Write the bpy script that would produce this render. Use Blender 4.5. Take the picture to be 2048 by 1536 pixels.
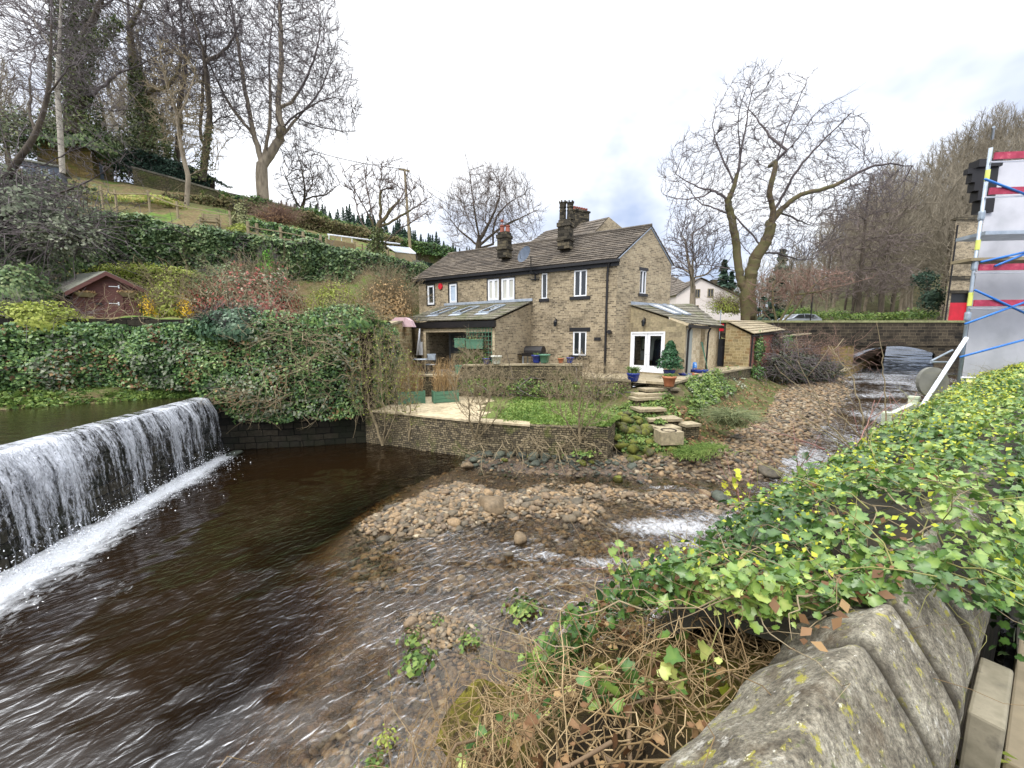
import bpy, math, random, colorsys
import numpy as np
from math import sin, cos, pi, radians, sqrt, atan2, exp
from mathutils import Vector, Matrix, noise as mnoise
for _o in list(bpy.data.objects): bpy.data.objects.remove(_o)
SC = bpy.context.scene
COL = SC.collection
rnd = random.Random(7)
NP = np.random.RandomState(7)
# ------------------------------------------------------------------ camera, sky, sun, exposure
PITCH = radians(6.8); FPX = 771.0; HC = 3.8
cd = bpy.data.cameras.new('camera'); cam = bpy.data.objects.new('camera', cd); COL.objects.link(cam)
cam.location = (0, 0, HC); cam.rotation_euler = (radians(90) - PITCH, 0, 0)
cd.sensor_width = 36; cd.lens = 36 * FPX / 2048; cd.clip_start = 0.05; cd.clip_end = 2000
SC.camera = cam
SUN_EL, SUN_ROT = radians(48), radians(215)
w = bpy.data.worlds.new('World'); SC.world = w; w.use_nodes = True
nt = w.node_tree; nt.nodes.clear()
o_ = nt.nodes.new('ShaderNodeOutputWorld'); bg = nt.nodes.new('ShaderNodeBackground')
sk = nt.nodes.new('ShaderNodeTexSky'); sk.sky_type = 'NISHITA'; sk.sun_disc = False
sk.sun_elevation = SUN_EL; sk.sun_rotation = SUN_ROT
tc = nt.nodes.new('ShaderNodeTexCoord')
mp = nt.nodes.new('ShaderNodeMapping'); mp.inputs['Scale'].default_value = (1.0, 1.0, 1.5); mp.inputs['Location'].default_value = (.35, .1, .2)
n1 = nt.nodes.new('ShaderNodeTexNoise'); n1.inputs['Scale'].default_value = 2.3; n1.inputs['Detail'].default_value = 5; n1.inputs['Roughness'].default_value = .55
r1 = nt.nodes.new('ShaderNodeValToRGB')
r1.color_ramp.elements[0].position = .38; r1.color_ramp.elements[0].color = (2.9, 3.45, 4.7, 1)
r1.color_ramp.elements[1].position = .62; r1.color_ramp.elements[1].color = (7.9, 8.0, 8.2, 1); _e = r1.color_ramp.elements.new(.5); _e.color = (5.3, 5.6, 6.3, 1)
# cloud deck is thicker and darker blue-grey near the horizon straight ahead, thin and bright overhead
sx = nt.nodes.new('ShaderNodeSeparateXYZ')
mr = nt.nodes.new('ShaderNodeMapRange'); mr.inputs[1].default_value = .12; mr.inputs[2].default_value = .62; mr.inputs[3].default_value = -.05; mr.inputs[4].default_value = .2
ad = nt.nodes.new('ShaderNodeMath'); ad.operation = 'ADD'
mx = nt.nodes.new('ShaderNodeMixRGB'); mx.inputs[0].default_value = .9
L = nt.links.new
L(tc.outputs['Generated'], mp.inputs[0]); L(mp.outputs[0], n1.inputs['Vector'])
L(tc.outputs['Generated'], sx.inputs[0]); L(sx.outputs[2], mr.inputs[0])
L(n1.outputs[0], ad.inputs[0]); L(mr.outputs[0], ad.inputs[1]); L(ad.outputs[0], r1.inputs[0])
zen = nt.nodes.new('ShaderNodeMapRange'); zen.inputs[1].default_value = .55; zen.inputs[2].default_value = .95; zen.inputs[3].default_value = 1; zen.inputs[4].default_value = 3.0   # an overcast sky is brightest overhead
zm = nt.nodes.new('ShaderNodeVectorMath'); zm.operation = 'SCALE'; L(sx.outputs[2], zen.inputs[0]); L(r1.outputs[0], zm.inputs[0]); L(zen.outputs[0], zm.inputs[3])
L(sk.outputs[0], mx.inputs[1]); L(zm.outputs[0], mx.inputs[2]); L(mx.outputs[0], bg.inputs[0])
bg.inputs[1].default_value = .1
L(bg.outputs[0], o_.inputs[0])
sd = bpy.data.lights.new('sun', 'SUN'); sd.energy = 1.3; sd.angle = radians(20); sd.color = (1, .96, .9)
sun = bpy.data.objects.new('sun', sd); COL.objects.link(sun); sun.location = (0, 0, 60)
_sv = Vector((sin(SUN_ROT) * cos(SUN_EL), cos(SUN_ROT) * cos(SUN_EL), sin(SUN_EL)))
sun.rotation_euler = (-_sv).to_track_quat('-Z', 'Y').to_euler()
SC.view_settings.view_transform = 'Standard'; SC.view_settings.look = 'None'; SC.view_settings.gamma = 1
SC.view_settings.exposure = 1.0
try:
    SC.cycles.transparent_max_bounces = 24; SC.cycles.max_bounces = 6
    SC.cycles.use_denoising = True
except Exception: pass

# ------------------------------------------------------------------ helpers
def ray(px, py):
    a = (px - 1024) / FPX; b = (768 - py) / FPX
    return (a, cos(PITCH) + b * sin(PITCH), -sin(PITCH) + b * cos(PITCH))
def P(px, py, d):
    r = ray(px, py); s = d / r[1]; return Vector((r[0] * s, d, HC + r[2] * s))
def G(px, py, z):
    r = ray(px, py); s = (z - HC) / r[2]; return Vector((r[0] * s, r[1] * s, z))
def zat(py, d, px=1024): return P(px, py, d).z
def srgb(h):
    h = h.lstrip('#'); c = [int(h[i:i + 2], 16) / 255 for i in (0, 2, 4)]
    return tuple(x / 12.92 if x < .04 else ((x + .055) / 1.055) ** 2.4 for x in c)
def c4(c):
    if isinstance(c, str): c = srgb(c)
    return (c[0], c[1], c[2], 1)

def ramp(N, cols, pos=None):
    r = N.new('ShaderNodeValToRGB'); e = r.color_ramp.elements
    n = len(cols); pos = pos or [i / (n - 1) if n > 1 else 0 for i in range(n)]
    e[0].position = pos[0]; e[0].color = c4(cols[0]); e[1].position = pos[-1]; e[1].color = c4(cols[-1])
    for i in range(1, n - 1):
        k = e.new(pos[i]); k.color = c4(cols[i])
    return r
MATS = {}
def base_mat(name):
    m = bpy.data.materials.new(name); m.use_nodes = True
    N = m.node_tree.nodes; b = N['Principled BSDF']; MATS[name] = m
    return m, N, m.node_tree.links.new, b
def noise_node(N, Lk, scale, detail=4, rough=.6, coord='Object', mscale=None, rot=None, dist=0):
    tc = N.new('ShaderNodeTexCoord'); n = N.new('ShaderNodeTexNoise')
    n.inputs['Scale'].default_value = scale; n.inputs['Detail'].default_value = detail
    n.inputs['Roughness'].default_value = rough; n.inputs['Distortion'].default_value = dist
    if mscale or rot:
        mp = N.new('ShaderNodeMapping'); Lk(tc.outputs[coord], mp.inputs[0])
        if mscale: mp.inputs['Scale'].default_value = mscale
        if rot: mp.vector_type = 'TEXTURE'; mp.inputs['Rotation'].default_value = rot; mp.inputs['Scale'].default_value = tuple(1 / q for q in mscale)
        Lk(mp.outputs[0], n.inputs['Vector'])
    else: Lk(tc.outputs[coord], n.inputs['Vector'])
    return n
def bump(N, Lk, b, src, strength=.5, dist=.02):
    bp = N.new('ShaderNodeBump'); bp.inputs['Strength'].default_value = strength; bp.inputs['Distance'].default_value = dist
    Lk(src, bp.inputs['Height']); Lk(bp.outputs[0], b.inputs['Normal']); return bp
def plain(name, cols, scale=3, rough=.8, bs=.3, bd=.01, pos=None, metal=0, mscale=None, detail=5, spec=None):
    m, N, Lk, b = base_mat(name)
    n = noise_node(N, Lk, scale, detail, mscale=mscale)
    if isinstance(cols, str): cols = [cols, cols]
    p = pos or [.3 + .4 * i / (len(cols) - 1) for i in range(len(cols))]
    r = ramp(N, cols, p); Lk(n.outputs[0], r.inputs[0]); Lk(r.outputs[0], b.inputs['Base Color'])
    b.inputs['Roughness'].default_value = rough; b.inputs['Metallic'].default_value = metal
    if spec is not None: b.inputs['Specular IOR Level'].default_value = spec
    if bs: bump(N, Lk, b, n.outputs[0], bs, bd)
    return m
def attr_mat(name, cols, pos=None, rough=.6, nscale=1.5, nmix=.35, bs=0, transl=0, spec=.3, fine=0):
    """colour from the per-vertex value 'v', nudged by a large soft noise"""
    m, N, Lk, b = base_mat(name)
    a = N.new('ShaderNodeAttribute'); a.attribute_name = 'v'
    n = noise_node(N, Lk, nscale, 3)
    mr = N.new('ShaderNodeMapRange'); mr.inputs[1].default_value = .3; mr.inputs[2].default_value = .7
    Lk(n.outputs[0], mr.inputs[0])
    mx = N.new('ShaderNodeMix'); mx.inputs[0].default_value = nmix
    Lk(a.outputs['Fac'], mx.inputs[2]); Lk(mr.outputs[0], mx.inputs[3])
    r = ramp(N, cols, pos); Lk(mx.outputs[0], r.inputs[0])
    src = r.outputs[0]
    if fine:
        n2 = noise_node(N, Lk, fine, 5, .7); r2 = ramp(N, [(.55, .55, .55), (1.25, 1.25, 1.25)], [.3, .7]); Lk(n2.outputs[0], r2.inputs[0])
        mm = N.new('ShaderNodeMixRGB'); mm.blend_type = 'MULTIPLY'; mm.inputs[0].default_value = 1
        Lk(src, mm.inputs[1]); Lk(r2.outputs[0], mm.inputs[2]); src = mm.outputs[0]
        if bs: bump(N, Lk, b, n2.outputs[0], bs, .02)
    Lk(src, b.inputs['Base Color']); b.inputs['Roughness'].default_value = rough
    b.inputs['Specular IOR Level'].default_value = spec
    if transl:
        t = N.new('ShaderNodeBsdfTranslucent'); Lk(src, t.inputs[0]); ms = N.new('ShaderNodeMixShader'); ms.inputs[0].default_value = transl
        Lk(b.outputs[0], ms.inputs[1]); Lk(t.outputs[0], ms.inputs[2]); Lk(ms.outputs[0], N['Material Output'].inputs[0])
    return m
def masonry(name, c1, c2, mortar, bw=.35, bh=.11, msize=.012, stain=None, stain_amt=.5, bs=.6, warp=.02, offs=.5, moss=None, sscale=.7):
    m, N, Lk, b = base_mat(name)
    uv = N.new('ShaderNodeUVMap'); uv.uv_map = 'UVMap'
    wn = N.new('ShaderNodeTexNoise'); wn.inputs['Scale'].default_value = 3.5; wn.inputs['Detail'].default_value = 2
    Lk(uv.outputs[0], wn.inputs['Vector'])
    sb = N.new('ShaderNodeVectorMath'); sb.operation = 'SUBTRACT'; sb.inputs[1].default_value = (.5, .5, .5); Lk(wn.outputs[1], sb.inputs[0])
    sc = N.new('ShaderNodeVectorMath'); sc.operation = 'SCALE'; sc.inputs[3].default_value = warp * 2; Lk(sb.outputs[0], sc.inputs[0])
    av = N.new('ShaderNodeVectorMath'); Lk(uv.outputs[0], av.inputs[0]); Lk(sc.outputs[0], av.inputs[1])
    br = N.new('ShaderNodeTexBrick'); br.inputs['Scale'].default_value = 1; br.inputs['Brick Width'].default_value = bw
    br.inputs['Row Height'].default_value = bh; br.inputs['Mortar Size'].default_value = msize; br.inputs['Mortar Smooth'].default_value = .4
    br.inputs['Color1'].default_value = (0, 0, 0, 1); br.inputs['Color2'].default_value = (1, 1, 1, 1); br.inputs['Mortar'].default_value = (.5, .5, .5, 1)
    br.offset = offs; br.offset_frequency = 2; br.squash = .7; br.squash_frequency = 3
    Lk(av.outputs[0], br.inputs['Vector'])
    cols = c1 if isinstance(c1, list) else [c1, c2]
    r = ramp(N, cols); Lk(br.outputs['Color'], r.inputs[0])
    n = N.new('ShaderNodeTexNoise'); n.inputs['Scale'].default_value = 9; n.inputs['Detail'].default_value = 6; n.inputs['Roughness'].default_value = .7
    Lk(uv.outputs[0], n.inputs['Vector'])
    rn = ramp(N, [(.6, .6, .6), (1.3, 1.3, 1.3)], [.3, .7]); Lk(n.outputs[0], rn.inputs[0])
    mu = N.new('ShaderNodeMixRGB'); mu.blend_type = 'MULTIPLY'; mu.inputs[0].default_value = 1; Lk(r.outputs[0], mu.inputs[1]); Lk(rn.outputs[0], mu.inputs[2])
    mo = N.new('ShaderNodeMixRGB'); Lk(br.outputs['Fac'], mo.inputs[0]); Lk(mu.outputs[0], mo.inputs[1]); mo.inputs[2].default_value = c4(mortar)
    src = mo.outputs[0]
    for col, amt, scl, lo, hi in ((stain, stain_amt, sscale, .48, .66), (moss, .8, 1.1, .56, .68)):
        if col is None: continue
        n3 = N.new('ShaderNodeTexNoise'); n3.inputs['Scale'].default_value = scl; n3.inputs['Detail'].default_value = 7; n3.inputs['Roughness'].default_value = .65
        vm = N.new('ShaderNodeVectorMath'); vm.inputs[1].default_value = (13.1 * scl, 5.7, 2); Lk(uv.outputs[0], vm.inputs[0]); Lk(vm.outputs[0], n3.inputs['Vector'])
        r3 = ramp(N, [(0, 0, 0), (amt, amt, amt)], [lo, hi]); Lk(n3.outputs[0], r3.inputs[0])
        m3 = N.new('ShaderNodeMixRGB'); Lk(r3.outputs[0], m3.inputs[0]); Lk(src, m3.inputs[1]); m3.inputs[2].default_value = c4(col); src = m3.outputs[0]
    Lk(src, b.inputs['Base Color']); b.inputs['Roughness'].default_value = .9; b.inputs['Specular IOR Level'].default_value = .2
    iv = N.new('ShaderNodeMath'); iv.operation = 'MULTIPLY_ADD'; iv.inputs[1].default_value = -1.0; Lk(br.outputs['Fac'], iv.inputs[0]); 
    s2 = N.new('ShaderNodeMath'); s2.operation = 'MULTIPLY'; s2.inputs[1].default_value = .6; Lk(n.outputs[0], s2.inputs[0]); Lk(s2.outputs[0], iv.inputs[2])
    bump(N, Lk, b, iv.outputs[0], bs, .02)
    return m

def mesh_np(name, V, F, mat=None, attr=None, smooth=False, uv=False, matidx=None, mats=None):
    """V (n,3), F (m,k) uniform polygons"""
    V = np.asarray(V, dtype=np.float32); F = np.asarray(F, dtype=np.int32)
    me = bpy.data.meshes.new(name); n, (m, k) = len(V), F.shape
    me.vertices.add(n); me.vertices.foreach_set('co', V.ravel())
    me.loops.add(m * k); me.loops.foreach_set('vertex_index', F.ravel())
    me.polygons.add(m); me.polygons.foreach_set('loop_start', np.arange(0, m * k, k, dtype=np.int32))
    try: me.polygons.foreach_set('loop_total', np.full(m, k, dtype=np.int32))
    except Exception: pass
    if smooth: me.polygons.foreach_set('use_smooth', np.ones(m, dtype=bool))
    if attr is not None:
        a = me.attributes.new('v', 'FLOAT', 'POINT'); a.data.foreach_set('value', np.asarray(attr, dtype=np.float32))
    if mat: me.materials.append(mat)
    if mats:
        for q in mats: me.materials.append(q)
        me.polygons.foreach_set('material_index', np.asarray(matidx, dtype=np.int32))
    if uv: boxuv(me)
    me.update(calc_edges=True)
    return me
def boxuv(me, off=(0, 0, 0)):
    me.update(calc_edges=True)
    l = me.uv_layers.new(name='UVMap'); n = len(me.loops)
    li = np.empty(n, dtype=np.int32); me.loops.foreach_get('vertex_index', li)
    co = np.empty(len(me.vertices) * 3, dtype=np.float32); me.vertices.foreach_get('co', co); co = co.reshape(-1, 3) + np.array(off, dtype=np.float32)
    pn = np.empty(len(me.polygons) * 3, dtype=np.float32); me.polygons.foreach_get('normal', pn); pn = pn.reshape(-1, 3)
    lt = np.empty(len(me.polygons), dtype=np.int32); me.polygons.foreach_get('loop_total', lt)
    nn = np.repeat(pn, lt, axis=0); p = co[li]
    h = np.hypot(nn[:, 0], nn[:, 1]) + 1e-9
    u = (-nn[:, 1] * p[:, 0] + nn[:, 0] * p[:, 1]) / h; v = p[:, 2].copy()
    flat = np.abs(nn[:, 2]) > .8
    sl = (~flat) & (np.abs(nn[:, 2]) > .3)
    v[sl] = v[sl] / np.sqrt(np.maximum(1e-3, 1 - nn[sl, 2] ** 2))
    u[flat] = p[flat, 0]; v[flat] = p[flat, 1]
    l.data.foreach_set('uv', np.stack([u, v], 1).astype(np.float32).ravel())

def tag(o, label=None, cat=None, group=None, kind=None):
    if label: o['label'] = label
    if cat: o['category'] = cat
    if group: o['group'] = group
    if kind: o['kind'] = kind
    return o
def thing(name, label, cat, loc=(0, 0, 0), group=None, rotz=0):
    o = bpy.data.objects.new(name, None); COL.objects.link(o); o.location = loc; o.rotation_euler = (0, 0, rotz)
    o.empty_display_size = .2
    return tag(o, label, cat, group)
def part(name, me, parent=None, loc=(0, 0, 0), label=None):
    o = bpy.data.objects.new(name, me); COL.objects.link(o); o.location = loc
    if parent: o.parent = parent
    if label: o['label'] = label
    return o
def dup(root, loc=None, rotz=None, scale=None, label=None, group=None):
    def cp(o, par):
        c = o.copy(); COL.objects.link(c)
        if par: c.parent = par
        for ch in [x for x in KIDS.get(o.name, [])]: cp(ch, c)
        return c
    global KIDS
    KIDS = {}
    for x in COL.objects:
        if x.parent: KIDS.setdefault(x.parent.name, []).append(x)
    c = cp(root, None)
    if loc is not None: c.location = loc
    if rotz is not None: c.rotation_euler = (0, 0, rotz)
    if scale is not None: c.scale = scale if hasattr(scale, '__len__') else (scale,) * 3
    if label: c['label'] = label
    if group: c['group'] = group
    return c

class MB:
    def __init__(s): s.v = []; s.f = []; s.a = []; s.val = .5
    def add(s, vs, fs):
        o = len(s.v); s.v += [tuple(q) for q in vs]; s.f += [tuple(i + o for i in f) for f in fs]; s.a += [s.val] * len(vs); return s
    def hexa(s, q): return s.add(q, [(0, 3, 2, 1), (4, 5, 6, 7), (0, 1, 5, 4), (1, 2, 6, 5), (2, 3, 7, 6), (3, 0, 4, 7)])
    def box(s, c, sz, rz=0):
        cx, cy, cz = c; a, b, h = sz[0] / 2, sz[1] / 2, sz[2] / 2; cs, sn = cos(rz), sin(rz)
        q = [(cx + x * cs - y * sn, cy + x * sn + y * cs, cz + z) for z in (-h, h) for x, y in ((-a, -b), (a, -b), (a, b), (-a, b))]
        return s.hexa(q)
    def quad(s, a, b, c, d): return s.add([a, b, c, d], [(0, 1, 2, 3)])
    def poly(s, pts): return s.add(pts, [tuple(range(len(pts)))])
    def extrude(s, pts, vec):
        n = len(pts); vec = Vector(vec); a = [Vector(p) for p in pts]; b = [p + vec for p in a]
        return s.add(a + b, [tuple(reversed(range(n))), tuple(range(n, 2 * n))] + [(i, (i + 1) % n, n + (i + 1) % n, n + i) for i in range(n)])
    def tube(s, pts, r, n=6, cap=True):
        pts = [Vector(p) for p in pts]; k = len(pts)
        rr = r if hasattr(r, '__len__') else [r] * k; vs = []; prev = None
        for i, p in enumerate(pts):
            t = (pts[min(i + 1, k - 1)] - pts[max(i - 1, 0)]).normalized()
            if prev is None: x = t.orthogonal().normalized()
            else:
                x = prev - t * prev.dot(t); x = x.normalized() if x.length > 1e-6 else t.orthogonal().normalized()
            prev = x; y = t.cross(x)
            for j in range(n):
                a = 2 * pi * j / n; vs.append(p + (x * cos(a) + y * sin(a)) * rr[i])
        fs = [(i * n + j, i * n + (j + 1) % n, (i + 1) * n + (j + 1) % n, (i + 1) * n + j) for i in range(k - 1) for j in range(n)]
        if cap: fs += [tuple(reversed(range(n))), tuple(range((k - 1) * n, k * n))]
        return s.add(vs, fs)
    def lathe(s, prof, c=(0, 0, 0), n=16, jig=0):
        vs = []
        for r, z in prof:
            for j in range(n):
                a = 2 * pi * j / n; vs.append((c[0] + r * cos(a), c[1] + r * sin(a), c[2] + z))
        k = len(prof)
        fs = [(i * n + j, i * n + (j + 1) % n, (i + 1) * n + (j + 1) % n, (i + 1) * n + j) for i in range(k - 1) for j in range(n)]
        fs += [tuple(reversed(range(n))), tuple(range((k - 1) * n, k * n))]
        return s.add(vs, fs)
    def mesh(s, name, mat, loc=(0, 0, 0), smooth=False, uv=True):
        me = bpy.data.meshes.new(name); lv = Vector(loc)
        me.from_pydata([tuple(Vector(v) - lv) for v in s.v], [], s.f)
        a = me.attributes.new('v', 'FLOAT', 'POINT'); a.data.foreach_set('value', s.a)
        if mat: me.materials.append(mat)
        if smooth: me.polygons.foreach_set('use_smooth', [True] * len(me.polygons))
        if uv: boxuv(me, loc)
        me.update(); return me
    def build(s, name, mat, parent=None, label=None, smooth=False, loc=None):
        pl = Vector(parent_loc(parent)) if parent else Vector(loc or (0, 0, 0))
        me = s.mesh(name, mat, pl, smooth)
        return part(name, me, parent, (0, 0, 0) if parent else pl, label)
def parent_loc(p):
    l = Vector((0, 0, 0))
    while p: l += Vector(p.location); p = p.parent
    return l

class Fr:
    """a wall frame: u along the wall, w out of it, z up"""
    def __init__(s, o, u_to):
        s.o = Vector((o[0], o[1], 0)); d = Vector((u_to[0], u_to[1], 0)) - s.o; s.len = d.length; s.u = d / s.len
        s.n = Vector((s.u.y, -s.u.x, 0))
        if s.n.dot(-s.o) < 0: s.n = -s.n
    def p(s, u, z, w=0): return s.o + s.u * u + s.n * w + Vector((0, 0, z))
    def px(s, px, py, w=0):
        r = Vector(ray(px, py)); o = s.o + s.n * w
        t = (o - Vector((0, 0, 0))).dot(s.n) / r.dot(s.n); q = Vector((0, 0, HC)) + r * t
        return (q - s.o).dot(s.u), q.z
    def box(s, mb, u0, u1, z0, z1, w0, w1):
        q = [s.p(u, z, w) for z in (z0, z1) for u, w in ((u0, w0), (u1, w0), (u1, w1), (u0, w1))]
        return mb.hexa(q)
    def wall(s, mb, u0, u1, z0, z1, holes=(), dep=.12):
        us = sorted({u0, u1} | {h[0] for h in holes} | {h[1] for h in holes}); zs = sorted({z0, z1} | {h[2] for h in holes} | {h[3] for h in holes})
        for i in range(len(us) - 1):
            for j in range(len(zs) - 1):
                a, b, c, d = us[i], us[i + 1], zs[j], zs[j + 1]; mu, mz = (a + b) / 2, (c + d) / 2
                if any(h[0] < mu < h[1] and h[2] < mz < h[3] for h in holes): continue
                mb.quad(s.p(a, c), s.p(b, c), s.p(b, d), s.p(a, d))
        for a, b, c, d in holes:
            for (ua, za, ub, zb) in ((a, c, b, c), (b, c, b, d), (b, d, a, d), (a, d, a, c)):
                mb.quad(s.p(ua, za), s.p(ub, zb), s.p(ub, zb, -dep), s.p(ua, za, -dep))

def slates(mb, EL, ER, RR, RL, courses, wmin=.35, wmax=.75, th=.045, over=.35, rg=rnd, jit=.015):
    EL, ER, RR, RL = map(Vector, (EL, ER, RR, RL))
    nrm = (ER - EL).cross(RL - EL).normalized()
    if nrm.z < 0: nrm = -nrm
    for i in range(courses):
        t0, t1 = i / courses, min(1.0, (i + 1 + over) / courses)
        a0, b0 = EL.lerp(RL, t0), ER.lerp(RR, t0); a1, b1 = EL.lerp(RL, t1), ER.lerp(RR, t1)
        Lc = (b0 - a0).length; u = -rg.random() * .2
        while u < Lc:
            wd = rg.uniform(wmin, wmax); s0 = max(0, u) / Lc; s1 = min(Lc, u + wd - .012) / Lc; u += wd
            if s1 <= s0: continue
            lift = nrm * (th * rg.uniform(.9, 1.25)); dn = nrm * .004
            sl = (a0 - a1).normalized() * rg.uniform(0, jit)
            q = [a0.lerp(b0, s0) + sl + dn, a0.lerp(b0, s1) + sl + dn, a1.lerp(b1, s1), a1.lerp(b1, s0)]
            up = [q[0] + lift, q[1] + lift, q[2] + nrm * .008, q[3] + nrm * .008]
            mb.val = rg.random(); mb.hexa(q + up)

# ---------------- leaf clouds
def leaf_cloud(name, pts, nrm, size, mat, spread=.8, shape='diamond', svar=.35, vals=None, seed=1, fold=.25):
    R = np.random.RandomState(seed); pts = np.asarray(pts, dtype=np.float64); n = len(pts)
    nrm = np.asarray(nrm, dtype=np.float64)
    nn = nrm + R.normal(0, spread, (n, 3)); nn /= np.linalg.norm(nn, axis=1)[:, None] + 1e-9
    a = R.normal(0, 1, (n, 3)); t = np.cross(nn, a); t /= np.linalg.norm(t, axis=1)[:, None] + 1e-9
    b = np.cross(nn, t)
    s = np.asarray(size) * (1 + R.uniform(-svar, svar, n))
    if shape == 'diamond':
        prof = np.array([(-.5, 0, 0), (0, -.32, fold * .5), (.5, 0, 0), (0, .32, fold * .5)]); faces = [(0, 1, 2, 3)]
    elif shape == 'blade':
        prof = np.array([(-.5, -.04, 0), (-.5, .04, 0), (.15, .03, .05), (.5, 0, .12)]); faces = [(0, 1, 2, 3)]
    elif shape == 'ivy':
        o = [(-.42, 0), (-.5, .2), (-.28, .42), (-.1, .3), (.1, .38), (.2, .2), (.52, 0), (.2, -.2), (.1, -.38), (-.1, -.3), (-.28, -.42), (-.5, -.2)]
        prof = np.array([(0, 0, -.06)] + [(x, y, (abs(y) * fold) - x * x * .25) for x, y in o]); m = len(o)
        faces = [(0, 1 + i, 1 + (i + 1) % m) for i in range(m)]
    k = len(prof)
    V = pts[:, None, :] + s[:, None, None] * (prof[None, :, 0:1] * t[:, None, :] + prof[None, :, 1:2] * b[:, None, :] + prof[None, :, 2:3] * nn[:, None, :])
    F = (np.arange(n)[:, None, None] * k + np.array(faces)[None]).reshape(-1, len(faces[0]))
    v = np.repeat(R.random_sample(n) if vals is None else np.asarray(vals), k)
    if shape == 'ivy': v = v.reshape(n, k); v[:, 0] += .14; v[:, 4::3] -= .05; v = v.ravel()
    return mesh_np(name, V.reshape(-1, 3), F, mat, v, smooth=(shape == 'ivy'))
def tubes_np(name, p0, p1, r0, r1, mat, sides=3, attr=None, smooth=True):
    p0 = np.asarray(p0, dtype=np.float64); p1 = np.asarray(p1, dtype=np.float64); n = len(p0)
    d = p1 - p0; Ln = np.linalg.norm(d, axis=1)[:, None] + 1e-9; d = d / Ln
    ref = np.where(np.abs(d[:, 2:3]) < .9, np.array([[0, 0, 1.]]), np.array([[1., 0, 0]]))
    x = np.cross(d, ref); x /= np.linalg.norm(x, axis=1)[:, None] + 1e-9; y = np.cross(d, x)
    an = np.arange(sides) * 2 * pi / sides
    ring = x[:, None, :] * np.cos(an)[None, :, None] + y[:, None, :] * np.sin(an)[None, :, None]
    A = p0[:, None, :] + ring * np.asarray(r0)[:, None, None]; B = p1[:, None, :] + ring * np.asarray(r1)[:, None, None]
    V = np.concatenate([A, B], 1).reshape(-1, 3)
    f = np.array([(j, (j + 1) % sides, sides + (j + 1) % sides, sides + j) for j in range(sides)])
    F = (np.arange(n)[:, None, None] * 2 * sides + f[None]).reshape(-1, 4)
    at = None if attr is None else np.repeat(np.asarray(attr), 2 * sides)
    return mesh_np(name, V, F, mat, at if at is not None else np.full(len(V), .5), smooth=smooth)

# ---------------- bare trees by space colonisation
def colonise(seeds, attr, step, di, dk, iters, up=.12, seed=1, maxn=9000):
    """seeds: list of (pos, parent index)"""
    R = np.random.RandomState(seed)
    pos = [np.array(p, dtype=float) for p, _ in seeds]; par = [q for _, q in seeds]; vel = [np.zeros(3) for _ in seeds]
    A = np.asarray(attr, dtype=float); best = np.full(len(A), 1e9); bi = np.zeros(len(A), dtype=int); alive = np.ones(len(A), bool)
    def upd(idx):
        N = np.array([pos[i] for i in idx])
        for c in range(0, len(N), 400):
            D = np.linalg.norm(A[:, None, :] - N[None, c:c + 400, :], axis=2); j = D.argmin(1); m = D[np.arange(len(A)), j]
            k = m < best; best[k] = m[k]; bi[k] = np.array(idx)[c + j[k]]
    upd(list(range(len(pos))))
    for it in range(iters):
        act = alive & (best < di)
        if not act.any(): break
        ids = bi[act]; D = A[act] - np.array(pos)[ids]; D /= np.linalg.norm(D, axis=1)[:, None] + 1e-9
        u, inv = np.unique(ids, return_inverse=True); S = np.zeros((len(u), 3)); np.add.at(S, inv, D)
        S /= np.linalg.norm(S, axis=1)[:, None] + 1e-9
        V0 = np.array([vel[i] for i in u]); S = S * .62 + V0 * .75 + R.normal(0, .17, S.shape); S[:, 2] += up; S /= np.linalg.norm(S, axis=1)[:, None] + 1e-9
        new = []
        for i, pi_ in enumerate(u):
            pos.append(pos[pi_] + S[i] * step); par.append(int(pi_)); vel.append(S[i]); new.append(len(pos) - 1)
        upd(new); alive &= best > dk
        if len(pos) > maxn: break
    return np.array(pos), np.array(par)
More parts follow.
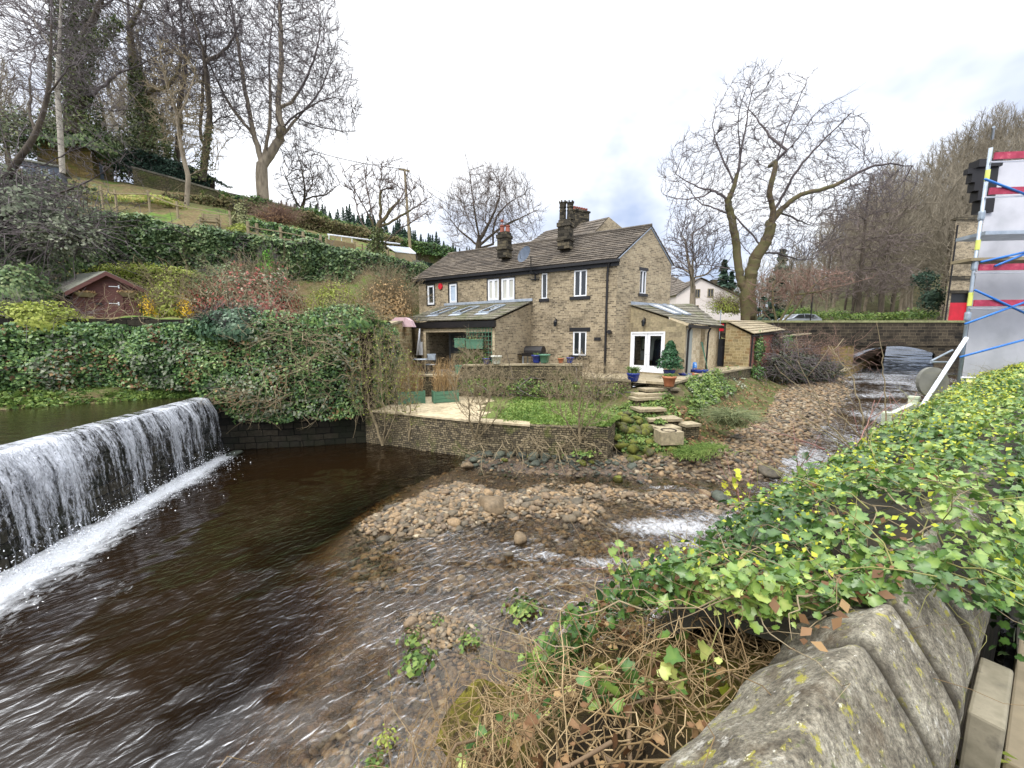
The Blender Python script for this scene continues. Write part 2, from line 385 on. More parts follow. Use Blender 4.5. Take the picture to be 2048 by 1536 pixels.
def tree_meshes(pos, par, rtip, expo, rmax, mat, cmat, rsplit, twigs=2, twl=.6, seed=1, upw=.35, root_flare=1.35, minr=None, tw_step=1):
    R = np.random.RandomState(seed); n = len(pos); kids = [[] for _ in range(n)]
    for i, p in enumerate(par):
        if p >= 0: kids[p].append(i)
    order = np.arange(n)[::-1]; r = np.zeros(n); acc = np.zeros(n)
    for i in order:
        r[i] = max(rtip, acc[i] ** (1 / expo)) if acc[i] > 0 else rtip
        if par[i] >= 0: acc[par[i]] += r[i] ** expo
    sc = rmax / r[0]
    # keep tips at rtip while the trunk reaches rmax
    rr = rtip + (rmax - rtip) * np.clip((r - rtip) / max(1e-6, r[0] - rtip), 0, 1) ** 1.45
    main = np.full(n, -1); 
    for i in range(n):
        if kids[i]: main[i] = max(kids[i], key=lambda k: rr[k])
    ism = np.zeros(n, bool); ism[main[main >= 0]] = True
    for _ in range(10):
        q = rr.copy(); m1 = main >= 0; q[m1] = .5 * rr[m1] + .5 * rr[main[m1]]; m2 = ism & (par >= 0); pr = np.where(m2, rr[np.maximum(par, 0)], rr); rr = .5 * q + .5 * np.where(m2, .5 * rr + .5 * pr, q)
    idx = np.where(par >= 0)[0]; p0 = pos[par[idx]]; p1 = pos[idx]
    r0 = np.where(ism[idx], rr[par[idx]], np.minimum(rr[par[idx]], rr[idx] * 1.3)); r1 = rr[idx]
    big = r1 >= rsplit
    dd = p1 - p0; dd /= np.linalg.norm(dd, axis=1)[:, None] + 1e-9; dd = dd * (r1 * .45)[:, None]
    def mk(sel, nm, m, sides): return tubes_np(nm, p0[sel] - dd[sel] * .6, p1[sel] + dd[sel], r0[sel], r1[sel], m, sides)
    trunk = mk(big, 'trunk', mat, 9)
    P0, P1, R0, R1 = [p0[~big]], [p1[~big]], [r0[~big]], [r1[~big]]
    # twigs
    fine = np.where((rr < rtip * 3.2) & (par >= 0))[0][::tw_step]
    for k in range(twigs):
        b = pos[fine]; d = b - pos[par[fine]]; d /= np.linalg.norm(d, axis=1)[:, None] + 1e-9
        q = d + R.normal(0, .55, d.shape); q[:, 2] += upw; q /= np.linalg.norm(q, axis=1)[:, None]
        l = twl * R.uniform(.35, 1.1, len(b))[:, None]; m1 = b + q * l * .5; q2 = q + R.normal(0, .25, q.shape); q2[:, 2] += upw * .6; q2 /= np.linalg.norm(q2, axis=1)[:, None]
        m2 = m1 + q2 * l * .5
        P0 += [b, m1]; P1 += [m1, m2]; R0 += [np.full(len(b), rtip * .75), np.full(len(b), rtip * .6)]; R1 += [np.full(len(b), rtip * .6), np.full(len(b), rtip * .42)]
    crown = tubes_np('crown', np.concatenate(P0), np.concatenate(P1), np.concatenate(R0), np.concatenate(R1), cmat, 3)
    return trunk, crown, rr
def ell_pts(R, n, c, rad, hollow=.0):
    q = R.normal(0, 1, (n, 3)); q /= np.linalg.norm(q, axis=1)[:, None]; k = (hollow + (1 - hollow) * R.random_sample(n)) ** (1 / 2.3)
    return np.array(c) + q * k[:, None] * np.array(rad)
def spline(pl, k=5):
    P_ = [np.array(p, float) for p in pl]
    if len(P_) < 3: return P_
    Q = [2 * P_[0] - P_[1]] + P_ + [2 * P_[-1] - P_[-2]]; o = []
    for i in range(1, len(Q) - 2):
        for j in range(k): t = j / k; a, b, c, d = Q[i - 1:i + 3]; o.append(.5 * ((2 * b) + (c - a) * t + (2 * a - 5 * b + 4 * c - d) * t * t + (3 * b - a - 3 * c + d) * t ** 3))
    return o + [P_[-1]]
def resample(pl, step):
    out = [np.array(pl[0], float)]
    for a, b in zip(pl[:-1], pl[1:]):
        a, b = np.array(a, float), np.array(b, float); k = max(1, int(np.linalg.norm(b - a) / step))
        for i in range(1, k + 1): out.append(a + (b - a) * i / k)
    return out
def px_tree(name, label, d, trunk, limbs, crowns, rmax, mat, cmat, n=2500, step=None, seed=1, group=None, up=.12, dz=1.0, rtip=None, expo=2.3, twigs=2, twl=.7, upw=.35, maxn=8000, rsplit=None, cat='tree', dk=None, di=None, depth=.8):
    """a bare tree standing at distance d; trunk and limbs are poly-lines, crowns are (cx,cy,rx,ry) ellipsoids whose depth equals their width"""
    R = np.random.RandomState(seed); m = d / FPX; step = step or d * .011; rtip = rtip or d * .0006
    T = resample(spline([P(x, y, d) for x, y in trunk]), step)
    seeds = [(T[0], -1)] + [(T[i], i - 1) for i in range(1, len(T))]
    for lb in limbs:
        tgt = R.uniform(-1, 1) * dz * m * 90
        pts = [np.array(P(x, y, d)) for x, y in lb]; k = len(pts)
        for i in range(k): pts[i] = pts[i] + np.array([0, tgt * (i / max(1, k - 1)) ** 1.2, 0])
        pl = resample(spline(pts), step); a = np.array([s_[0] for s_ in seeds]); j = int(np.linalg.norm(a - pl[0], axis=1).argmin())
        for q in pl[1:]:
            seeds.append((q + R.normal(0, step * .07, 3), j)); j = len(seeds) - 1
    tot = sum(c[2] * c[3] for c in crowns); A = []; n = int(n * 1.9); maxn = int(maxn * 1.9)
    for cx, cy, rx, ry in crowns:
        c = P(cx, cy, d); A.append(ell_pts(R, int(n * rx * ry / tot), c, (rx * m, rx * m * depth, ry * m)))
    A = np.concatenate(A)
    pos, par = colonise(seeds, A, step, di or step * 9, dk or step * 1.35, 160, up, seed, maxn)
    base = np.array(T[0]); tr, cr, _ = tree_meshes(pos - base, par, rtip, expo, rmax, mat, cmat, rsplit or rmax * .22, twigs, twl * d / 36, seed, upw)
    print('TREE', name, len(pos))
    t = thing(name, label, cat, tuple(base), group)
    part('trunk', tr, t); part('crown', cr, t)
    return t
def rootflare(t, r, mat): pass
# ------------------------------------------------------------------ materials
M_HOUSE = masonry('house_stone', [srgb('#635a4d'), srgb('#968870'), srgb('#a69880'), srgb('#756a59')], None, '#b6a990', .26, .085, .010, '#3a342c', .6, sscale=.9, warp=.012)
M_GABLE = masonry('gable_stone', [srgb('#827563'), srgb('#a5967c'), srgb('#ac9e85'), srgb('#6c6253')], None, '#b7aa90', .27, .085, .009, '#4f4638', .5, sscale=.8, warp=.012)
M_ASHLAR = masonry('ashlar_stone', [srgb('#8f836a'), srgb('#a39679'), srgb('#857a64')], None, '#9c9078', .62, .24, .007, '#6b6a4e', .45, warp=.008)
M_CREAM = masonry('cream_stone', [srgb('#c6b596'), srgb('#d6c8aa'), srgb('#b8a688')], None, '#cfc1a4', .45, .2, .006, None, warp=.006)
M_DRY = masonry('drystone', [srgb('#4c463b'), srgb('#7c715b'), srgb('#8e8267'), srgb('#5c5546')], None, '#1e1b16', .19, .062, .011, '#3a3a2a', .6, warp=.05, bs=1.0, moss='#55602c')
M_RETAIN = masonry('retaining_stone', [srgb('#5a5245'), srgb('#85795f'), srgb('#978a70'), srgb('#4c463c')], None, '#2a261f', .14, .068, .010, '#2d2b24', .6, warp=.05, bs=1.0, moss='#5a6430')
M_WET = masonry('wet_stone', [srgb('#1d1c18'), srgb('#37332a'), srgb('#2a2823')], None, '#0c0b0a', .5, .22, .015, '#1c2414', .6, warp=.05, bs=1.0)
M_BRIDGE = masonry('bridge_stone', [srgb('#2f2a24'), srgb('#4c4438'), srgb('#221f1b')], None, '#6f6553', .55, .22, .010, '#171513', .8, warp=.02, sscale=.5)
M_OCHRE = masonry('ochre_stone', [srgb('#7d6a42'), srgb('#96804f'), srgb('#6a5b3c')], None, '#544a33', .6, .25, .012, '#3c3c24', .6, warp=.02, moss='#5c6a2a')
M_RUBBLE = masonry('rubble_stone', [srgb('#857655'), srgb('#a3946f'), srgb('#756a50'), srgb('#947a55')], None, '#aea07f', .42, .17, .012, '#6b5c3e', .3, warp=.05)
M_BRICK = masonry('red_brick', [srgb('#7d3f33'), srgb('#a1564a'), srgb('#8e6257')], None, '#a08c7c', .22, .075, .01, '#4a3b33', .5)
M_SOOT = masonry('soot_stone', [srgb('#25231f'), srgb('#4a453c'), srgb('#6c6350')], None, '#3a362e', .4, .16, .014, '#151412', .6, warp=.02, bs=.9)
M_HILLWALL = masonry('hill_wall_stone', [srgb('#4b4636'), srgb('#6b634c'), srgb('#565037')], None, '#2a2820', .3, .12, .015, '#3b4422', .7, warp=.05, moss='#4c5c24')
M_ROOF = attr_mat('stone_slate', ['#3f3a34', '#5a5249', '#6e655a', '#4c463f', '#857a6a'], rough=.85, nscale=.8, nmix=.35, fine=7, bs=.5)
M_ROOFMOSS = attr_mat('mossy_slate', ['#55524a', '#6e6a5e', '#7d786a', '#5f6048', '#86826f'], rough=.9, nscale=1.2, nmix=.4, fine=8, bs=.5)
M_FLAG = attr_mat('flagstone', ['#7a7060', '#93876f', '#a3977c', '#6d6552'], rough=.7, nscale=1.2, nmix=.4, fine=9, bs=.3)
M_PALEFLAG = attr_mat('pale_flag', ['#a19378', '#b8a98b', '#c4b596', '#948668'], rough=.55, nscale=.6, nmix=.55, fine=6, bs=.15)
M_BLACK = plain('black_paint', ['#0e0d10', '#1b191b'], 6, .45, .1)
M_WHITE = plain('white_plastic', ['#dfe3ea', '#eef0f4'], 2, .35, 0)
M_GLASS, N_, L_, b_ = base_mat('window_glass')
b_.inputs['Base Color'].default_value = (.02, .024, .028, 1); b_.inputs['Roughness'].default_value = .04; b_.inputs['Specular IOR Level'].default_value = .8
M_BLIND = plain('pale_blind', ['#9fb0c4', '#b9c6d6'], 2, .5, 0)
M_CURTAIN = plain('net_curtain', ['#a9a9a2', '#c9c9c0'], 14, .8, .2, mscale=(1, 1, .1))
M_CLEAR, N_, L_, b_ = base_mat('clear_glass')
N_.remove(b_); _t = N_.new('ShaderNodeBsdfTransparent'); _t.inputs[0].default_value = (.85, .88, .9, 1); _g = N_.new('ShaderNodeBsdfGlossy'); _g.inputs[1].default_value = .02
_f = N_.new('ShaderNodeFresnel'); _f.inputs[0].default_value = 1.5; _m = N_.new('ShaderNodeMixShader'); L_(_f.outputs[0], _m.inputs[0]); L_(_t.outputs[0], _m.inputs[1]); L_(_g.outputs[0], _m.inputs[2]); L_(_m.outputs[0], N_['Material Output'].inputs[0])
M_LEAD = plain('lead_flashing', ['#7e8794', '#a3acb8'], 5, .5, .2)
M_RENDER = plain('grey_render', ['#b0b2b8', '#c6c7cd', '#babbc2'], 1.2, .85, .25, .006, detail=9)
M_PINKWALL = plain('pale_pink_render', ['#d9cfcb', '#e6deda'], .5, .9, .1)
M_GALV = plain('galvanised_steel', ['#8e9aa6', '#b4bec8'], 6, .4, .1, metal=.5)
M_SILVER = plain('aluminium', ['#b8bcc4', '#dfe2e8'], 5, .3, .05, metal=.6)
M_BLUETUBE = plain('blue_brace', ['#1d5fb0', '#2f7cc9'], 5, .4, 0)
M_REDBOARD = plain('crimson_board', ['#8d1d38', '#a83450', '#c76a70'], 9, .5, .1, pos=[.3, .55, .75])
M_YELLOW = plain('yellow_paint', ['#c7cf5c', '#d8dc7c'], 5, .5, 0)
M_MAROON = plain('maroon_boards', ['#40231f', '#5a342e', '#4c2b27'], 3, .7, .35, mscale=(.4, .4, 6))
M_FELT = plain('roof_felt', ['#6b6c62', '#86877a'], 5, .9, .3)
M_WOOD = plain('weathered_wood', ['#6b6048', '#8d8064', '#7b7058'], 4, .85, .4, mscale=(1, 1, .3))
M_PALEWOOD = plain('pale_green_wood', ['#9aa48c', '#b9c0a8', '#a7af97'], 5, .8, .3)
M_GREENPAINT = plain('green_paint', ['#3f6450', '#4e7860', '#456b57'], 3, .55, .15, mscale=(.5, .5, 5))
M_TERRA = plain('terracotta', ['#8d5238', '#b0724f'], 5, .75, .2)
M_POTRED = plain('red_chimney_pot', ['#7a4034', '#9a5a48'], 5, .8, .2)
M_BLUEPOT = plain('blue_glaze', ['#141f5e', '#20398f'], 3, .2, 0)
M_RED = plain('red_paint', ['#a80a20', '#c5102a'], 2, .5, 0)
M_SOIL = plain('soil', ['#241c14', '#3b2f22'], 8, .95, .5)
M_BARK = plain('bark', ['#2f2923', '#4f463b', '#5c5346'], 5, .9, .6, .02, mscale=(1, 1, .25))
M_BARKMOSS = plain('mossy_bark', ['#43392c', '#63563f', '#605d3a', '#54483a'], 1.6, .9, .6, .02, pos=[.3, .45, .56, .7])
M_BARKPALE = plain('pale_bark', ['#6e6353', '#8f8371', '#a2957f'], 4, .9, .4, mscale=(1, 1, .3))
M_TWIG = plain('dark_twig', ['#4c4546', '#706768'], 2, .9, 0)
M_TWIGPALE = plain('pale_twig', ['#6d6048', '#94866a'], 3, .9, 0)
M_TWIGGREY = plain('grey_twig', ['#564c47', '#7a6d68'], 1, .9, 0)
M_TWIGRED = plain('reddish_twig', ['#6f574c', '#8d7264'], 2, .9, 0)
M_TWIGWOOD = plain('woodland_twig', ['#665e50', '#8a8170', '#787064'], .12, .95, 0)
M_IVY = attr_mat('ivy_leaf', ['#243c26', '#426238', '#618244', '#839c56', '#b3bc88'], [0, .3, .6, .85, 1], .42, .9, .35, transl=.12, spec=.5)
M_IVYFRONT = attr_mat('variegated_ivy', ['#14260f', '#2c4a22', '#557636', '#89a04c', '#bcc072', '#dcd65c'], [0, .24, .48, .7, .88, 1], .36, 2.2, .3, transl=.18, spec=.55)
M_YELLEAF = attr_mat('yellow_green_leaf', ['#7d8f30', '#b3b93c', '#cfc94a'], None, .5, 2, .3, transl=.25)
M_DEADLEAF = attr_mat('dead_leaf', ['#3f2a1a', '#63462c', '#826446', '#a58a5e'], None, .6, 3, .2, transl=.15)
M_HEDGE = attr_mat('hedge_leaf', ['#2f422a', '#506a44', '#778c58', '#a2a878'], None, .5, .5, .45, transl=.1, spec=.4)
M_GREYLEAF = attr_mat('grey_green_leaf', ['#414838', '#66705a', '#8a907a', '#a5a690'], None, .6, .5, .4, transl=.1)
M_BUSH = attr_mat('bush_leaf', ['#2f4322', '#4c6630', '#6e8440', '#8c9a4e'], None, .55, .7, .35, transl=.15)
M_LIME = attr_mat('lime_leaf', ['#6d7d34', '#8e9a42', '#aeb45a'], None, .55, .7, .3, transl=.2)
M_PIERIS = attr_mat('red_tipped_leaf', ['#37482f', '#5c6b4e', '#9a9a84', '#8f4a42', '#a8655a', '#b9867c'], [0, .25, .42, .6, .8, 1], .5, .9, .3, transl=.1)
M_FORS = attr_mat('yellow_flower', ['#b9941e', '#dcb52c', '#e8cc50'], None, .5, 2, .3, transl=.2)
M_REED = attr_mat('dry_reed', ['#8f7350', '#b3966b', '#cfb48a'], None, .8, 2, .3, transl=.15)
M_GRASS = attr_mat('grass_blade', ['#3c5222', '#5f7c38', '#84994e', '#96a062'], None, .6, .8, .45, transl=.2)
M_CONIFER = attr_mat('conifer_needles', ['#203026', '#33493c', '#4c624c'], None, .7, .3, .4)
M_MOSS = plain('moss', ['#3a3a1a', '#6a6a24', '#8c8430'], 9, .95, .9, .03)
M_STONE = attr_mat('river_stone', ['#35332e', '#625a4c', '#7a6850', '#917a5c', '#675b4e', '#b3a58a'], [0, .2, .4, .6, .8, 1], .75, 3, .12, fine=9, bs=.35, spec=.35)
M_DARKSTONE = attr_mat('dark_stone', ['#2b2d28', '#434841', '#575c50', '#3a4226'], None, .7, 2, .3, fine=9, bs=.5)
M_MOSSSTONE = attr_mat('mossy_stone', ['#35332a', '#4b4935', '#575b2a', '#6b6e2e', '#504e40'], None, .9, 2.5, .5, fine=9, bs=.6)

# ------------------------------------------------------------------ ground
def ground_mat(name, cols, pos=None, scale=1.2, fine=14, rough=.95, bs=.6):
    m, N, Lk, b = base_mat(name)
    n = noise_node(N, Lk, scale, 8, .65); r = ramp(N, cols, pos or [.3 + .4 * i / (len(cols) - 1) for i in range(len(cols))]); Lk(n.outputs[0], r.inputs[0])
    n2 = noise_node(N, Lk, fine, 6, .7); r2 = ramp(N, [(.5, .5, .5), (1.35, 1.35, 1.35)], [.3, .7]); Lk(n2.outputs[0], r2.inputs[0])
    mm = N.new('ShaderNodeMixRGB'); mm.blend_type = 'MULTIPLY'; mm.inputs[0].default_value = 1; Lk(r.outputs[0], mm.inputs[1]); Lk(r2.outputs[0], mm.inputs[2])
    Lk(mm.outputs[0], b.inputs['Base Color']); b.inputs['Roughness'].default_value = rough; b.inputs['Specular IOR Level'].default_value = .2
    bump(N, Lk, b, n2.outputs[0], bs, .05); return m
M_HILL = ground_mat('hill_ground', ['#4a4632', '#5d6138', '#6f5f45', '#56702e', '#4d4a35'], scale=.35, fine=5)
M_BANK = ground_mat('bank_earth', ['#3f3a28', '#5b5038', '#4e5a2c', '#6b6048', '#5a5238'], scale=1.5, fine=12)
M_LAWN = ground_mat('lawn_turf', ['#5d6036', '#66743c', '#6f7c42', '#77704c'], scale=1.1, fine=25)
M_FARG = ground_mat('far_meadow', ['#4a4c30', '#5f6440', '#544f3a', '#646048'], scale=.2, fine=2)
M_BED = ground_mat('river_gravel', ['#6b5844', '#8c7052', '#a07f5c', '#7a6656'], scale=2.2, fine=16, rough=.8)
M_ASPH = ground_mat('asphalt', ['#3c3c3e', '#4b4b4c', '#444444'], scale=2, fine=30)

def loft(name, curves, nu, nv, mat, kind='structure', rough=.0, smooth=True, seed=3, parent=None):
    """curves: list of point lists (same order); resampled to a grid"""
    def rs(c, n):
        c = np.array([tuple(p) for p in c], float); s = np.r_[0, np.cumsum(np.linalg.norm(np.diff(c, axis=0), axis=1))]
        t = np.linspace(0, s[-1], n); return np.stack([np.interp(t, s, c[:, k]) for k in range(3)], 1)
    def rsi(c, n):
        c = np.array([tuple(p) for p in c], float); t = np.linspace(0, len(c) - 1, n); return np.stack([np.interp(t, np.arange(len(c)), c[:, k]) for k in range(3)], 1)
    same = len({len(c) for c in curves}) == 1
    C = np.array([(rsi if same else rs)(c, nu) for c in curves]); tv = np.linspace(0, len(curves) - 1, nv)
    Gd = np.stack([np.stack([np.interp(tv, np.arange(len(curves)), C[:, i, k]) for k in range(3)], 1) for i in range(nu)], 1)
    if rough:
        for j in range(nv):
            for i in range(nu):
                q = Gd[j, i]; Gd[j, i, 2] += rough * (mnoise.noise(Vector(q) * .9) + .5 * mnoise.noise(Vector(q) * 2.3))
    V = Gd.reshape(-1, 3); I = np.arange(nu * nv).reshape(nv, nu)
    F = np.stack([I[:-1, :-1], I[:-1, 1:], I[1:, 1:], I[1:, :-1]], -1).reshape(-1, 4)
    me = mesh_np(name, V, F, mat, smooth=smooth); boxuv(me)
    o = part(name, me, parent)
    if kind: o['kind'] = kind
    return o, Gd

# hillside on the left, lofted from columns (azimuth px at the horizon, then depth/height pairs); every column has the same number of points
HC_ = {-1000: [(9, 4.6), (12, 5.2), (15, 6), (18, 8), (21, 11), (25, 14), (31, 18), (34, 19), (50, 24), (90, 36)],
       -300: [(9, 4.6), (12, 5), (15, 5.5), (18, 7.5), (21, 10.2), (25, 13.5), (31, 18), (34, 18.6), (50, 24), (90, 36)],
       0: [(11.2, 4.4), (13.5, 4.5), (16.5, 5.2), (18.5, 7.2), (21, 9.8), (25, 12.8), (31, 16.8), (34, 17.8), (50, 23), (90, 32)],
       150: [(12.2, 4.45), (15, 4.5), (17.5, 4.9), (19, 6.6), (21, 9.6), (26, 13), (31, 16.4), (34, 17.3), (50, 21), (90, 28)],
       300: [(13, 4.45), (16, 4.5), (18.3, 4.9), (19.5, 6.4), (21.2, 9.4), (27, 13), (31.5, 15.6), (35, 17), (50, 19.5), (90, 24)],
       450: [(13.4, 4.45), (16.6, 4.5), (19, 4.9), (20.5, 6.4), (22, 9.3), (27, 12.2), (33, 15), (36, 16.3), (50, 17.5), (90, 20)],
       600: [(13.6, 4.45), (17.5, 4.5), (20.5, 4.9), (22.5, 6.5), (24, 9), (29, 11.4), (34.6, 13.6), (38, 14.7), (50, 15), (90, 15)],
       750: [(14.5, 4.45), (18.5, 4.5), (22, 5.0), (24.5, 6.8), (26, 9.0), (31, 10.8), (36.5, 12.4), (40, 13), (52, 12), (90, 11)],
       790: [(16.8, 4.4), (20, 4.5), (23.5, 5.0), (26, 6.8), (28, 8.9), (32, 10.4), (37.5, 11.9), (41, 12.4), (53, 11.4), (90, 10.4)],
       842: [(27, 4.3), (28, 4.4), (29, 5.0), (30, 6.6), (31.5, 8.6), (34.5, 9.8), (39, 10.9), (42, 11.2), (55, 10), (90, 9)],
       1060: [(33, 4.2), (34, 4.2), (35, 4.3), (36, 4.5), (37, 4.8), (40, 5.2), (44, 5.8), (47, 6), (60, 6), (90, 6)]}
ks = sorted(HC_)
def hill_pt(pxh, j):
    xs = ks; d = np.interp(pxh, xs, [HC_[k][j][0] for k in xs]); z = np.interp(pxh, xs, [HC_[k][j][1] for k in xs])
    return Vector(((pxh - 1024) / FPX * d * 1.0 if True else 0, d, z))
def hill_z(pxh, d):
    a = [hill_pt(pxh, j) for j in range(10)]; return float(np.interp(d, [q.y for q in a], [q.z for q in a]))
cur = []
for j in range(10):
    cur.append([hill_pt(p_, j) for p_ in np.r_[np.linspace(-1000, 780, 52), np.linspace(790, 842, 4), np.linspace(860, 1060, 6)]])
loft('hillside', cur, 180, 110, M_HILL, rough=.18)

# far ground behind the house and beyond the bridge
cur = []
fx = [880, 1024, 1330, 1500, 1600, 1750, 1960, 2300, 3000]
for d, zs in ((27.5, [2.0, 2.0, 2.2, 2.6, 4.2, None, 4.6, 4.6, 4.6]), (32, [4.1] * 9), (45, [4.4, 4.4, 4.5, 4.6, 4.6, 4.8, 5.2, 7, 9]), (58, [5, 5, 5, 5, 5.6, 6.5, 9, 13, 16]),
              (75, [5, 5, 5, 6, 8, 15, 26, 32, 34]), (100, [5, 5, 6, 9, 15, 30, 46, 54, 56]), (150, [4, 4, 6, 9, 18, 38, 60, 74, 74])):
    cur.append([Vector(((x - 1024) / FPX * d, d, 4.3 if z is None else z)) for x, z in zip(fx, zs)])
FARC = cur
loft('meadow', cur[1:], 90, 60, M_FARG, rough=.15)
def far_z(pxh, d):
    ds = [c[0].y for c in FARC[1:]]; zz = [np.interp(pxh, fx, [q.z for q in c]) for c in FARC[1:]]
    return float(np.interp(d, ds, zz))
# ground sheet reaching the horizon
g = MB(); 
for a, b_ in ((-1, 1),):
    g.quad((-900, 140, 3.5), (900, 140, 3.5), (900, 1500, 3.5), (-900, 1500, 3.5))
o = g.build('ground', M_FARG); tag(o, kind='structure')

# ------------------------------------------------------------------ river bed and water
def poly_sd(x, y, poly):
    """signed distance, positive inside"""
    p = np.array(poly); n = len(p); d = np.full(x.shape, 1e9); ins = np.zeros(x.shape, bool)
    for i in range(n):
        a, b = p[i], p[(i + 1) % n]; e = b - a; wx, wy = x - a[0], y - a[1]
        t = np.clip((wx * e[0] + wy * e[1]) / (e @ e), 0, 1); d = np.minimum(d, np.hypot(wx - t * e[0], wy - t * e[1]))
        c = ((a[1] <= y) & (b[1] > y)) | ((b[1] <= y) & (a[1] > y)); xi = a[0] + (y - a[1]) / (e[1] if abs(e[1]) > 1e-9 else 1e-9) * e[0]
        ins ^= c & (x < xi)
    return np.where(ins, d, -d)
gp = lambda L_: [tuple(G(x, y, 0))[:2] for x, y in L_]
BAR1 = gp([(715, 1062), (760, 1030), (850, 985), (925, 962), (960, 975), (1020, 985), (1100, 985), (1160, 1000), (1195, 1015), (1175, 1040), (1100, 1030), (1010, 1032), (930, 1058), (850, 1075), (760, 1078)])
BAR2 = gp([(1060, 965), (1180, 968), (1290, 985), (1400, 990), (1470, 1015), (1440, 1035), (1380, 1020), (1240, 998), (1130, 985)])
BAR4 = gp([(800, 1222), (860, 1212), (960, 1230), (985, 1262), (970, 1300), (930, 1330), (870, 1330), (830, 1290)])
BAR3 = [(3.1, 10.9), (4.6, 10.3)] + gp([(1400, 955), (1540, 955), (1590, 905), (1660, 850)]) + [(19.5, 22), (23.5, 27), (18, 27.5), (14, 21.5), (10.5, 17), (7, 14.5), (4.6, 12.5), (3.2, 11.6)]
TOE = gp([(930, 925), (1000, 940), (1100, 948), (1220, 950), (1280, 960), (1280, 900), (1100, 905), (930, 900)])
SHALLOW = gp([(720, 1536), (600, 1520), (640, 1400), (760, 1200), (700, 1080), (860, 960), (940, 930), (1500, 940), (1300, 1200), (1100, 1330), (1050, 1536)])
def smooth(a, b, x): t = np.clip((x - a) / (b - a), 0, 1); return t * t * (3 - 2 * t)
def vnoise(x, y, s, seed=0):
    """cheap smooth value noise on a grid"""
    R = np.random.RandomState(seed); T = R.random_sample((64, 64)); X, Y = x * s, y * s; xi, yi = np.floor(X).astype(int), np.floor(Y).astype(int)
    fx_, fy_ = X - xi, Y - yi; fx_ = fx_ * fx_ * (3 - 2 * fx_); fy_ = fy_ * fy_ * (3 - 2 * fy_)
    g_ = lambda a, b: T[a % 64, b % 64]
    return (g_(xi, yi) * (1 - fx_) + g_(xi + 1, yi) * fx_) * (1 - fy_) + (g_(xi, yi + 1) * (1 - fx_) + g_(xi + 1, yi + 1) * fx_) * fy_
def weir_x(y): return np.interp(y, [-6, 2, 6.28, 11.95, 12.6], [-7.2, -8.0, -8.58, -9.66, -9.8])
def channel_z(x, y):
    s = x * .62 + y * .78
    return np.interp(s, [0, 17, 22, 33, 40, 80], [0, 0, .22, .85, 1.2, 3.2])
def bed_z(x, y):
    sh = poly_sd(x, y, SHALLOW)
    z = -.13 - .9 * smooth(0, 2.4, -sh) + .05 * (vnoise(x, y, 1.3, 1) - .5) + .05 * (vnoise(x, y, 4, 2) - .5)
    z = z - .5 * smooth(0, 2.5, -sh - 1.0)
    z = np.where(x > 6, np.maximum(z, -.22), z)
    for pl, h in ((BAR1, .10), (BAR2, .05), (BAR4, .03), (BAR3, .28), (TOE, .2)):
        sd_ = poly_sd(x, y, pl) + .5 * (vnoise(x, y, 1.7, 5) - .5)
        z = z + np.maximum(h - z, 0) * (smooth(-.45, .55, sd_) if pl is not BAR3 else smooth(-.7, 1.0, sd_))
    return z + channel_z(x, y)
def grid_sheet(name, x0, x1, y0, y1, st, zf, mat, keep=None, attrs=None, smooth_=True):
    xs = np.arange(x0, x1 + st, st); ys = np.arange(y0, y1 + st, st); X, Y = np.meshgrid(xs, ys)
    Z = zf(X, Y); V = np.stack([X, Y, Z], -1).reshape(-1, 3); I = np.arange(len(V)).reshape(X.shape)
    F = np.stack([I[:-1, :-1], I[:-1, 1:], I[1:, 1:], I[1:, :-1]], -1).reshape(-1, 4)
    if keep is not None:
        k = keep(X, Y).reshape(-1); F = F[k[F].any(1)]
        used = np.unique(F); mp_ = -np.ones(len(V), int); mp_[used] = np.arange(len(used)); V = V[used]; F = mp_[F]; X = X.reshape(-1)[used]; Y = Y.reshape(-1)[used]
    me = mesh_np(name, V, F, mat, smooth=smooth_)
    for nm, fn in (attrs or {}).items():
        a = me.attributes.new(nm, 'FLOAT', 'POINT'); a.data.foreach_set('value', np.asarray(fn(X.reshape(-1), Y.reshape(-1)), dtype=np.float32))
    o = part(name, me); o['kind'] = 'structure'; return o
